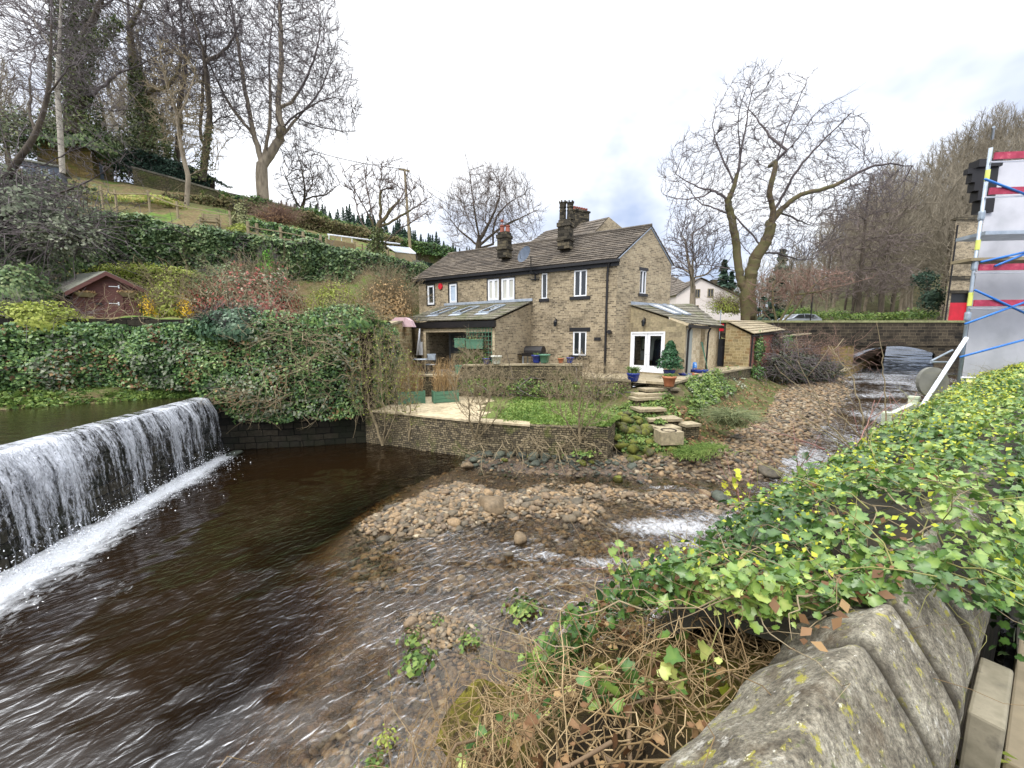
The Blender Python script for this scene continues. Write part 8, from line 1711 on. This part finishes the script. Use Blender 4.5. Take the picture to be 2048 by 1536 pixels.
for (x0, y0, x1, y1) in ((1970, 358, 2060, 388), (1950, 580, 2060, 628), (1930, 648, 2060, 602), (1920, 714, 2060, 678), (1962, 524, 2070, 500), (1990, 532, 2060, 505), (1925, 782, 2060, 742)):
    u0, z0 = FS_.px(x0, y0, .09); u1, z1 = FS_.px(x1, y1, .09); g = MB(); g.tube([FS_.p(u0, z0, .09), FS_.p(u1, z1, .05)], .019, 7); g.build('brace', M_BLUETUBE, ST, smooth=True)
g = MB(); z = z_of(519); FS_.box(g, -.12, 2.4, z - .03, z + .02, -.3, .06); g.build('deck', M_WOOD, ST)
g = MB(); z = z_of(466); FS_.box(g, .1, 2.4, z - .03, z + .03, -.5, .0); g.build('deck', M_GALV, ST)
g = MB(); g.tube([FS_.p(-.0, z_of(676), .03), P(1848, 806, 6.6), P(1843, 812, 6.55)], .032, 8); g.build('outrigger', M_WHITE, ST, smooth=True)
g = MB(); g.tube([FS_.p(0, z_of(755), .03), FS_.p(2.2, z_of(758), .05)], .02, 6); g.build('ledger', M_WHITE, ST)
for py0, py1 in ((480, 500), (585, 612), (340, 362)): g = MB(); g.tube([FS_.p(0, z_of(py1), .005), FS_.p(0, z_of(py0), .005)], .031, 8); g.build('yellow_band', M_YELLOW, ST)
g = MB(); g.tube([P(1862, 722, 6.9), P(1905, 700, 7.2)], .016, 6); g.tube([P(1862, 724, 6.9), P(1905, 724, 7.2)], .016, 6); g.build('strut', M_GALV, ST)
c = P(1868, 765, 6.8); c2 = c + Vector((.25, .35, 0)); g = MB(); pts = [c + Vector((.27 * cos(a), .03 * sin(a), .27 * sin(a))) for a in [k * 2 * pi / 24 for k in range(24)]]; g.extrude(pts, (0, .06, 0)); o = g.build('round_board', plain('grey_board', ['#5f5f58', '#77766c'], 3, .7, .1), loc=c); tag(o, 'grey round topped board beside the scaffold foot over the river', 'board')
# pale green post and rail at the river side
post_t = thing('river_fence', 'pale green post and rail fence beyond the ivy above the channel', 'fence', tuple(P(1828, 830, 5.6)))
pa, pb = P(1828, 796, 5.6), P(1776, 828, 5.1)
for p_ in (pa, pb): g = MB(); g.box((p_.x, p_.y, p_.z - .6), (.1, .1, 1.2), .6); g.box((p_.x, p_.y, p_.z + .01), (.115, .115, .03), .6); g.build('post', M_PALEWOOD, post_t)
g = MB(); d_ = (pb - pa).normalized(); n_ = Vector((d_.y, -d_.x, 0)) * .03; a, b = pa + Vector((0, 0, -.16)), pb + Vector((0, 0, -.1))
g.hexa([a - n_, b - n_, b + n_, a + n_] + [q + Vector((0, 0, .09)) for q in (a - n_, b - n_, b + n_, a + n_)]); g.build('rail', M_PALEWOOD, post_t)
# ------------------------------------------------------------------ roadside wall with saddleback coping at the viewer's hand
WD = Vector((.815, .58, 0)).normalized(); WN = Vector((-WD.y, WD.x, 0))
def wp_(t, n, z): return WD * t + WN * n + Vector((0, 0, z))
M_COPE, N_, L_, b_ = base_mat('lichened_gritstone')
_a = noise_node(N_, L_, 11, 12, .78); _r = ramp(N_, ['#37322a', '#5d574a', '#7a7465', '#959080', '#6c6658'], [.3, .42, .52, .62, .72]); L_(_a.outputs[0], _r.inputs[0])
_b = noise_node(N_, L_, 110, 8, .8); _rb = ramp(N_, [(.3, .3, .3), (1.75, 1.75, 1.75)], [.36, .64]); L_(_b.outputs[0], _rb.inputs[0])
_m = N_.new('ShaderNodeMixRGB'); _m.blend_type = 'MULTIPLY'; _m.inputs[0].default_value = 1; L_(_r.outputs[0], _m.inputs[1]); L_(_rb.outputs[0], _m.inputs[2])
src = _m.outputs[0]
for sc_x, lo, hi, col in ((4.1, .54, .66, '#4a3a24'), (24, .58, .63, '#9a9430'), (13, .6, .68, '#c2bfb4'), (17, .62, .68, '#55602c'), (48, .64, .67, '#d8d5cc')):
    q = noise_node(N_, L_, sc_x, 7, .7, mscale=(1, 1, 1)); rr_ = ramp(N_, [(0, 0, 0), (.85, .85, .85)], [lo, hi]); L_(q.outputs[0], rr_.inputs[0]); mm = N_.new('ShaderNodeMixRGB'); L_(rr_.outputs[0], mm.inputs[0]); L_(src, mm.inputs[1]); mm.inputs[2].default_value = c4(col); src = mm.outputs[0]
_dt = N_.new('ShaderNodeAttribute'); _dt.attribute_name = 'v'; _dm = N_.new('ShaderNodeMixRGB'); L_(_dt.outputs['Fac'], _dm.inputs[0]); L_(src, _dm.inputs[1]); _dm.inputs[2].default_value = c4('#2a2418'); src = _dm.outputs[0]
L_(src, b_.inputs['Base Color']); b_.inputs['Roughness'].default_value = .92
_h = N_.new('ShaderNodeMath'); _h.operation = 'MULTIPLY_ADD'; _h.inputs[1].default_value = .45; L_(_b.outputs[0], _h.inputs[0]); L_(_a.outputs[0], _h.inputs[2]); bump(N_, L_, b_, _h.outputs[0], .8, .009)
RW = thing('roadside_wall', 'weathered stone wall with ridged coping in the right foreground', 'wall', tuple(wp_(1, .2, 2.15)))
joints = [-.6, -.05, .5, 1.17, 1.44, 1.78, 2.2, 2.7]
t_ = 2.7
while t_ < 12.5: t_ += rnd.uniform(.4, .6); joints.append(t_)
for i in range(len(joints) - 1):
    t0, t1 = joints[i] + .009, joints[i + 1] - .009; hs = rnd.uniform(-.02, .025); dirt = []; nu, nv = (36, 40) if t1 < 3 else (6, 12); V = []
    prof = [(.40, 2.70), (.405, 2.83), (.395, 2.872), (.34, 2.93), (.285, 2.99), (.24, 3.04), (.213, 3.072), (.195, 3.075), (.17, 3.045), (.13, 2.985), (.085, 2.92), (.062, 2.875), (.05, 2.83), (.055, 2.70)]
    sk_ = rnd.uniform(-.05, .05)
    for a in range(nu + 1):
        f = a / nu; tt = t0 + (t1 - t0) * f; ed = min(1, min(f, 1 - f) * (t1 - t0) / .032); rd = sqrt(max(0, 1 - (1 - ed) ** 2))
        for b in range(nv + 1):
            s = b / nv * (len(prof) - 1); k = min(int(s), len(prof) - 2); n = prof[k][0] + (prof[k + 1][0] - prof[k][0]) * (s - k); z = prof[k][1] + (prof[k + 1][1] - prof[k][1]) * (s - k)
            n = .215 + (n - .215) * (.93 + .07 * rd); z = 2.84 + (z - 2.84) * (.80 + .20 * rd) + (hs if z > 2.8 else 0)
            q = wp_(tt + sk_ * (n - .2) * 2, n, z); dz_ = mnoise.noise(q * 5) * .016 + mnoise.noise(q * 14) * .008; q += Vector((0, 0, dz_)) + WN * dz_ * .6; V.append(q); dirt.append(1 - min(1, (min(f, 1 - f) * (t1 - t0) / .035 + .25 * mnoise.noise(q * 22))) if t1 < 3 else .3)
    w2 = nv + 1; F = [(a * w2 + b, a * w2 + b + 1, (a + 1) * w2 + b + 1, (a + 1) * w2 + b) for a in range(nu) for b in range(nv)]; F += [tuple(range(nv + 1))[::-1], tuple(nu * w2 + b for b in range(nv + 1))]
    g = MB(); g.add(V, F); g.a = dirt; g.build('coping_stone', M_COPE, RW, smooth=True)
g = MB(); g.hexa([wp_(-2, .07, -.5), wp_(13, .07, -.5), wp_(13, .37, -.5), wp_(-2, .37, -.5), wp_(-2, .07, 2.74), wp_(13, .07, 2.74), wp_(13, .37, 2.74), wp_(-2, .37, 2.74)]); g.build('wall_core', masonry('near_wall_stone', [srgb('#3f3a33'), srgb('#5c5549'), srgb('#4b4639')], None, '#1b1915', .4, .16, .014, '#3c3f20', .5, warp=.03, bs=1), RW)
# footway side: stone blocks, flag, verge
g = MB(); g.quad(wp_(-3, -.0, 2.1), wp_(14, 0, 2.1), wp_(14, -6, 2.1), wp_(-3, -6, 2.1)); o = g.build('footpath', M_ASPH); o['kind'] = 'structure'
def block(label, t0, t1, n0, n1, z0, z1, mat, name='stone_block', yaw=0, cat='stone block'):
    g = MB(); N = 6; q = [wp_(t0, n0, z0), wp_(t1, n0, z0), wp_(t1, n1, z0), wp_(t0, n1, z0), wp_(t0, n0, z1), wp_(t1, n0, z1), wp_(t1, n1, z1), wp_(t0, n1, z1)]; g.hexa(q); o = g.build(name, mat, loc=q[0]); bv = o.modifiers.new('bevel', 'BEVEL'); bv.width = .008; bv.segments = 2; return tag(o, label, cat)
M_NEARBLK = plain('dressed_stone', ['#57534a', '#77715f', '#8a8370', '#4c4840'], 7, .85, .6, .01, detail=10)
block('narrow dressed stone block leaning on the wall, bottom right', 1.62, 1.95, -.022, .047, 2.2, 2.75, M_NEARBLK)
block('broad buff flagstone at the right edge of the frame', 2.0, 3.1, -.32, -.03, 2.1, 2.4, plain('buff_flag', ['#6d6450', '#857a64', '#968a70'], 4, .8, .4, .01, detail=10))
block('short squared stone behind the buff flagstone', 3.15, 3.6, -.34, -.04, 2.1, 2.5, M_NEARBLK)
post_rail('roadside_fence', 'dark timber rails behind the wall at the right edge', [wp_(3.2, -.1, 2.1), wp_(4.6, -.12, 2.1), wp_(6.2, -.15, 2.1)], .72, [.5, .95], M_WOOD, r=.04)
# ------------------------------------------------------------------ ivy pouring over the wall
M_IVYSHADE = plain('ivy_shade', ['#1a1812', '#2c281c', '#3a3324'], 6, .95, .6, .03)  # dark brown painted in for the shade between the ivy leaves
def mound(t, s):
    """cross section of the ivy heap at distance t along the wall; s 0 (footpath side) .. 1 (river side, low)"""
    g_ = smooth(1.25, 2.2, t); far = smooth(3, 9, t)
    pts = [(-.0 - .04 * g_, 2.72 - .1 * g_), (.03 - .03 * g_, 2.9 + .02 * g_), (.14, 3.09 + .06 * g_ + .1 * far), (.38, 2.96 + .12 * g_ + .1 * far), (.62, 2.86 + .12 * g_ + .1 * far), (.88, 2.68 + .1 * g_ + .1 * far), (1.06, 2.4 + .1 * g_), (1.1, 1.8), (1.0, 1.0)]
    k = s * (len(pts) - 1); i = min(int(k), len(pts) - 2); f = k - i; n = pts[i][0] * (1 - f) + pts[i + 1][0] * f; z = pts[i][1] * (1 - f) + pts[i + 1][1] * f
    q = wp_(t, n, z); m = mnoise.noise(q * 1.6) * .08 + mnoise.noise(q * 4) * .04; return q + Vector((0, 0, m)) + WN * m * .7
def tgt_start(s): return 2.25 - .75 * smooth(.08, .26, s) - .32 * smooth(.26, .4, s) - .35 * smooth(.4, .75, s)
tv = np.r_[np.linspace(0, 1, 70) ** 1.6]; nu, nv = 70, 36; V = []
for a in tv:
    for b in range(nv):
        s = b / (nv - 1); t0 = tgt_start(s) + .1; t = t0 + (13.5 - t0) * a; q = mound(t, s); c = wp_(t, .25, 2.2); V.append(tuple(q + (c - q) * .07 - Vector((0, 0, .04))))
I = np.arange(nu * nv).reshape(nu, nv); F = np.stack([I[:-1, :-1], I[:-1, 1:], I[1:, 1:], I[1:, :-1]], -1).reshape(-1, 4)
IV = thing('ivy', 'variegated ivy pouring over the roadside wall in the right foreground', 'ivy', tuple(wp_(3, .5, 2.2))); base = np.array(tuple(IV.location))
part('tangle', mesh_np('tangle', np.array(V) - base, F, M_IVYSHADE, smooth=True), IV)  # solid dark sheet added under the leaves so nothing shows through the gaps
R = np.random.RandomState(500)
def mound_leaves(n, seed, smin, smax, t_pow, mat, name, shape='ivy', lo=0, hi=1, off=(.0, .09), tmax=13.4, tm0=0, vbias=-.1, spread=.75, vfun=None):
    R = np.random.RandomState(seed); P_, N_l = [], []; vals = []
    for _ in range(n):
        s = R.uniform(lo, hi); t0 = tgt_start(s); t = max(t0 + tm0, .0) + (tmax - t0) * R.random_sample() ** t_pow + R.normal(0, .02); e = .03; a, b, c = mound(t, s), mound(t + e, s), mound(t, min(1, s + e)); nn = (b - a).cross(c - a)
        if nn.length < 1e-9 or mnoise.noise(a * 3.1 + Vector((0, seed % 7, 0))) < -.27 + .25 * smooth(6, 12, t) * 0: continue
        nn.normalize(); nn = nn if nn.dot(Vector((0, 0, 1)) + WN * .5) > 0 else -nn
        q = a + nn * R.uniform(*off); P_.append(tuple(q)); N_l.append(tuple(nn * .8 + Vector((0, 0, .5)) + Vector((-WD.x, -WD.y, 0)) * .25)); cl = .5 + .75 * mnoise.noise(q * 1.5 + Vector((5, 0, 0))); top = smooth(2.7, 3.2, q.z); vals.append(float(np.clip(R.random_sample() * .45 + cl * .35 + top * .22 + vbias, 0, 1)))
    P_ = np.array(P_); d = np.hypot(P_[:, 0], P_[:, 1]); sz = (smin + (smax - smin) * R.random_sample(len(P_)) ** 1.4) * np.clip(.8 + d * .035, .8, 1.25)
    return part(name, leaf_cloud(name, P_ - base, N_l, sz, mat, spread, shape, .3, vals, seed), IV)
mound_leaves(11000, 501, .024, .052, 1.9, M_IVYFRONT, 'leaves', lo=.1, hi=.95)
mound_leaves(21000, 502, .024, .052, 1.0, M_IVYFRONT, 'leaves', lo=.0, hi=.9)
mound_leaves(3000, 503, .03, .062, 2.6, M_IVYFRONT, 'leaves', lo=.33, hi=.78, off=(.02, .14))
mound_leaves(4200, 504, .016, .034, 1.1, M_YELLEAF, 'young_leaves', 'diamond', lo=.08, hi=.62, off=(.06, .15), spread=.9)
mound_leaves(420, 505, .02, .045, 2.6, M_DEADLEAF, 'dead_leaves', 'diamond', lo=.26, hi=.6, off=(.03, .1), tmax=5)
def vines(n, seed, mat, r, ln, lo, hi, t_pow, lift=.06, tmax=13, wig=.35, up_=.1, name='vines', segs=7, out=.2):
    R = np.random.RandomState(seed); p0, p1, r0, r1 = [], [], [], []
    for _ in range(n):
        s = R.uniform(lo, hi); t = tgt_start(s) + (tmax - tgt_start(s)) * R.random_sample() ** t_pow; a = np.array(tuple(mound(t, s))) + R.normal(0, .02, 3) + np.array([0, 0, lift * .4]); d = R.normal(0, 1, 3); d[2] = abs(d[2]) * up_ + up_; d += np.array(tuple(WN)) * out; d /= np.linalg.norm(d); L_s = ln * R.uniform(.4, 1.2) / segs; rr = r * R.uniform(.6, 1.2)
        for k in range(segs): b = a + d * L_s; p0.append(a); p1.append(b); r0.append(rr * (1 - k / (segs + 1))); r1.append(rr * (1 - (k + 1) / (segs + 1))); a = b; d = d + R.normal(0, wig, 3); d[2] -= .06; d /= np.linalg.norm(d)
    return part(name, tubes_np(name, np.array(p0) - base, np.array(p1) - base, np.array(r0), np.array(r1), mat, 5), IV)
vines(260, 510, plain('vine_stem', ['#6c6a3a', '#8d8a4e'], 5, .7, 0), .0028, .55, .05, .8, 2.0)
vines(420, 511, M_TWIGPALE, .003, .5, .3, 1, 2.0, up_=.05)
# ---------------- dead brushwood and moss under the near edge of the ivy
TG = thing('dead_ivy_tangle', 'mat of dead brown ivy roots and moss hanging below the wall coping', 'brushwood', tuple(wp_(.9, .8, 1.6))); base = np.array(tuple(TG.location))
def under(t, s):
    k = smooth(-.2, .9, t); pts = [(.36, 2.86), (.52 + .03 * k, 2.74), (.78 + .1 * k, 2.42), (1.02 + .2 * k, 1.9), (1.2 + .25 * k, 1.2), (1.3 + .3 * k, .6), (1.36 + .3 * k, .1), (1.38 + .3 * k, -.15)]
    kk = s * (len(pts) - 1); i = min(int(kk), len(pts) - 2); f = kk - i; n = pts[i][0] * (1 - f) + pts[i + 1][0] * f; z = pts[i][1] * (1 - f) + pts[i + 1][1] * f; q = wp_(t, n, z); m = mnoise.noise(q * 1.8) * .22 + mnoise.noise(q * 5) * .07; return q + (WN + Vector((0, 0, .6))) * m
nu, nv = 70, 60; V = [tuple(Vector(under(-1.2 + 3.6 * a / (nu - 1), b / (nv - 1))) - Vector(base)) for a in range(nu) for b in range(nv)]; I = np.arange(nu * nv).reshape(nu, nv); F = np.stack([I[:-1, :-1], I[:-1, 1:], I[1:, 1:], I[1:, :-1]], -1).reshape(-1, 4)
part('moss_bank', mesh_np('moss_bank', V, F, ground_mat('moss_bank_earth', ['#1e1a12', '#33291a', '#4a4020', '#6a6426', '#3b3120'], scale=2.2, fine=22, bs=1), smooth=True), TG)
def tangle(n, seed, mat, r, ln, t0, t1, s0, s1, droop=.15, wig=.5, name='dead_roots', segs=8, lift=.05):
    R = np.random.RandomState(seed); p0, p1, r0, r1 = [], [], [], []
    for _ in range(n):
        t, s = R.uniform(t0, t1), R.uniform(s0, s1); a = np.array(tuple(under(t, s))) + R.normal(0, .03, 3) + np.array([0, 0, lift]); d = R.normal(0, 1, 3) + np.array(tuple(WN)) * .3; d[2] -= .5; d /= np.linalg.norm(d); L_s = ln * R.uniform(.35, 1.2) / segs; rr = r * R.uniform(.5, 1.3)
        for k in range(segs): b = a + d * L_s; p0.append(a); p1.append(b); r0.append(rr * (1 - k / (segs + 1))); r1.append(rr * (1 - (k + 1) / (segs + 1))); a = b; d = d + R.normal(0, wig, 3); d[2] -= droop; d /= np.linalg.norm(d)
    return part(name, tubes_np(name, np.array(p0) - base, np.array(p1) - base, np.array(r0), np.array(r1), mat, 5), TG)
tangle(2600, 520, plain('root_brown', ['#54442f', '#75603f', '#927c5a'], 5, .9, 0), .0022, .55, -.6, 1.6, .03, .62, name='dead_roots')
tangle(1500, 521, plain('root_straw', ['#8f7a58', '#b09a74'], 5, .9, 0), .0017, .5, -.6, 1.8, .05, .75, name='dead_roots')
tangle(60, 522, plain('root_thick', ['#5e4c38', '#7f6a50'], 5, .9, .2), .006, .8, -.3, 1.5, .02, .4, .2, .3)
def under_leaves(n, seed, mat, smin, smax, t0, t1, s0, s1, name, shape='ivy', thr=-1):
    R = np.random.RandomState(seed); q = []
    while len(q) < n:
        t, s = R.uniform(t0, t1), R.uniform(s0, s1); p = under(t, s)
        if mnoise.noise(p * 2.4 + Vector((seed, 0, 0))) < thr: continue
        q.append(np.array(tuple(p)) + R.normal(0, .03, 3) + np.array([0, 0, .06]))
    q = np.array(q); return part(name, leaf_cloud(name, q - base, np.tile(np.array(tuple(WN)) * .6 + np.array([0, 0, .8]), (n, 1)), R.uniform(smin, smax, n), mat, .8, shape, seed=seed), TG)
under_leaves(1500, 530, M_IVYFRONT, .03, .065, .1, 2.4, .12, .85, 'green_leaves', thr=.0)
under_leaves(420, 531, M_IVYFRONT, .03, .05, -.8, 1.0, .2, .95, 'green_leaves', thr=.12)
under_leaves(900, 532, M_DEADLEAF, .018, .04, .1, 2.2, .04, .75, 'dead_leaves', thr=.0)
under_leaves(3000, 533, attr_mat('moss_tuft', ['#4a4a1c', '#7a7628', '#968f38', '#5f4f28'], None, .9, 5, .4), .012, .03, -.9, 1.6, .3, 1, 'moss', 'diamond', thr=.05)
# mossy footing blocks at the water's edge
def near_block(label, px, py, z, sz, rz, seed):
    c = G(px, py, z); me = boulder_mesh('mossy_block', ground_mat('mossy_block_%d' % seed, ['#231d14', '#3b2f1e', '#57511f', '#77702a', '#2c2619'], scale=3.5, fine=18, bs=1), seed, 4, .8, .7); o = part('mossy_block', me, None, c); o.scale = sz; o.rotation_euler = (.1, -.1, rz); return tag(o, label, 'rock')
near_block('moss topped rock at the bottom edge of the frame', 975, 1470, .25, (1.0, .8, 1.0), .5, 601)
near_block('mossy rock ledge just behind the bottom rock', 1070, 1400, .3, (.8, .6, .8), .4, 602)
# trailing shoots and bramble
def shoot(name, label, pts, r, mat, leaf=None, n=0, sz=.05, seed=1, cat='stem', side=6):
    q = [P(*p) for p in pts]; t = thing(name, label, cat, tuple(q[0])); g = MB(); R_ = random.Random(seed); sm = resample([tuple(x) for x in q], .06); sm = [Vector(s) + Vector((R_.gauss(0, .005), R_.gauss(0, .005), R_.gauss(0, .005))) for s in sm]; k = len(sm)
    g.tube(sm, [r * (1 - .75 * i / k) for i in range(k)], 6)
    me = None
    for _ in range(side): i = R_.randrange(k // 4, k - 1); a = sm[i]; d = (sm[i + 1] - a).normalized() + Vector((R_.gauss(0, .7), R_.gauss(0, .3), R_.gauss(0, .3))); l = R_.uniform(.1, .3); g.tube([a, a + d * l * .5, a + d * l + Vector((0, 0, .03))], [r * .4, r * .3, r * .15], 4)
    g.build('stem', mat, t, smooth=True)
    if leaf: R2 = np.random.RandomState(seed); i = R2.randint(0, k, n); pp = np.array([tuple(sm[j]) for j in i]) + R2.normal(0, .035, (n, 3)) - np.array(tuple(q[0])); part('leaves', leaf_cloud('leaves', pp, np.tile([0, -.5, 1.], (n, 1)), sz, leaf, .9, 'ivy', seed=seed), t)
    return t
M_REDSTEM = plain('red_brown_stem', ['#6b3f38', '#8d6258', '#a48878'], 3, .6, 0)
shoot('bare_shoot', 'tall pale wavy shoot rising in front of the bridge', [(1768, 905, 3.9), (1772, 830, 3.95), (1768, 760, 4.0), (1764, 700, 4.0), (1754, 645, 4.0)], .009, M_TWIGPALE, seed=1, side=1)
for i, (l, pts, r) in enumerate((('bare shoot leaning left from the ivy, ending near the brick corner', [(1765, 930, 3.6), (1700, 850, 3.7), (1640, 800, 3.8), (1580, 760, 3.9), (1560, 745, 3.9)], .009), ('long bare shoot forking below the bridge', [(1740, 920, 3.5), (1725, 830, 3.6), (1700, 745, 3.7), (1655, 692, 3.8)], .010), ('bare shoot arching low over the gravel', [(1745, 940, 3.4), (1680, 880, 3.5), (1600, 830, 3.6), (1530, 800, 3.7)], .008), ('short bare shoot left of the tall wavy one', [(1725, 940, 3.5), (1700, 890, 3.5), (1660, 850, 3.6), (1596, 722, 3.7)], .008), ('red stem in the clump nearest the channel', [(1705, 960, 3.4), (1710, 900, 3.4), (1735, 850, 3.5), (1750, 800, 3.6)], .007), ('red stem curving up beside the pale fence post', [(1745, 950, 3.3), (1770, 900, 3.4), (1785, 870, 3.5), (1812, 810, 3.6), (1835, 785, 3.6)], .006), ('thin red stem pointing left over the gravel shore', [(1690, 950, 3.3), (1650, 900, 3.4), (1600, 880, 3.5), (1500, 850, 3.6)], .006))):
    shoot('bare_shoot', l, pts, r, M_REDSTEM if 'red' in l else M_TWIGPALE, seed=10 + i)
shoot('bramble', 'upright bramble stem with dusky leaves at the left edge of the ivy', [(1300, 1330, 2.2), (1278, 1250, 2.25), (1262, 1180, 2.3), (1245, 1100, 2.35)], .008, M_REDSTEM, M_IVYFRONT, 34, .06, 20, 'bramble')
shoot('bramble', 'thin leafy bramble arching toward the rapids', [(1400, 1140, 2.3), (1340, 1110, 2.4), (1290, 1120, 2.4), (1230, 1160, 2.45)], .005, M_REDSTEM, M_LIME, 22, .05, 21, 'bramble')
shoot('bramble', 'small budding shoot above the middle of the ivy edge', [(1500, 1060, 2.6), (1480, 1010, 2.65), (1475, 960, 2.7)], .006, M_REDSTEM, M_YELLEAF, 26, .045, 22, 'bramble')
shoot('bramble', 'second budding shoot right of the middle of the ivy edge', [(1560, 1040, 2.6), (1590, 980, 2.7), (1600, 920, 2.75)], .006, M_REDSTEM, M_IVYFRONT, 30, .05, 23, 'bramble')
shoot('ivy_sprig', 'lime ivy leaves sprouting beside the coping near the bottom', [(1425, 1450, 1.02), (1440, 1420, 1.0), (1452, 1400, 1.0)], .003, M_TWIGPALE, M_YELLEAF, 5, .06, 24, 'ivy', 0)
shoot('ivy_sprig', 'trailing ivy shoot with yellow tip across the ridged coping', [(1790, 1120, 1.35), (1870, 1150, 1.25), (1930, 1190, 1.2), (1975, 1200, 1.2)], .0025, M_TWIGPALE, M_YELLEAF, 7, .05, 25, 'ivy', 0)
R = np.random.RandomState(77); n = 20; tt = R.uniform(1.05, 1.6, n); nn_ = R.uniform(.25, .42, n); pp = np.array([tuple(wp_(a, b, 3.075 - abs(b - .21) * .7 + .02)) for a, b in zip(tt, nn_)])
o = part('fallen_leaves', leaf_cloud('fallen_leaves', pp, np.tile([0, 0, 1.], (n, 1)), .035, M_DEADLEAF, .7, 'diamond', seed=2)); tag(o, 'curled brown dead leaves lying on the coping ridge', 'leaves', kind='stuff')
g_ = rosette('yellowing weeds by the footpath at the bottom right corner', tuple(wp_(1.9, -.09, 2.3)), 260, .04, M_LIME, 88, .07, 'verge_plant', 'plant', .1)
g_ = rosette('red brown dead leaf clump at the bottom right corner', tuple(wp_(1.78, -.08, 2.38)), 60, .05, M_DEADLEAF, 89, .08, 'dead_plant', 'plant', .05)
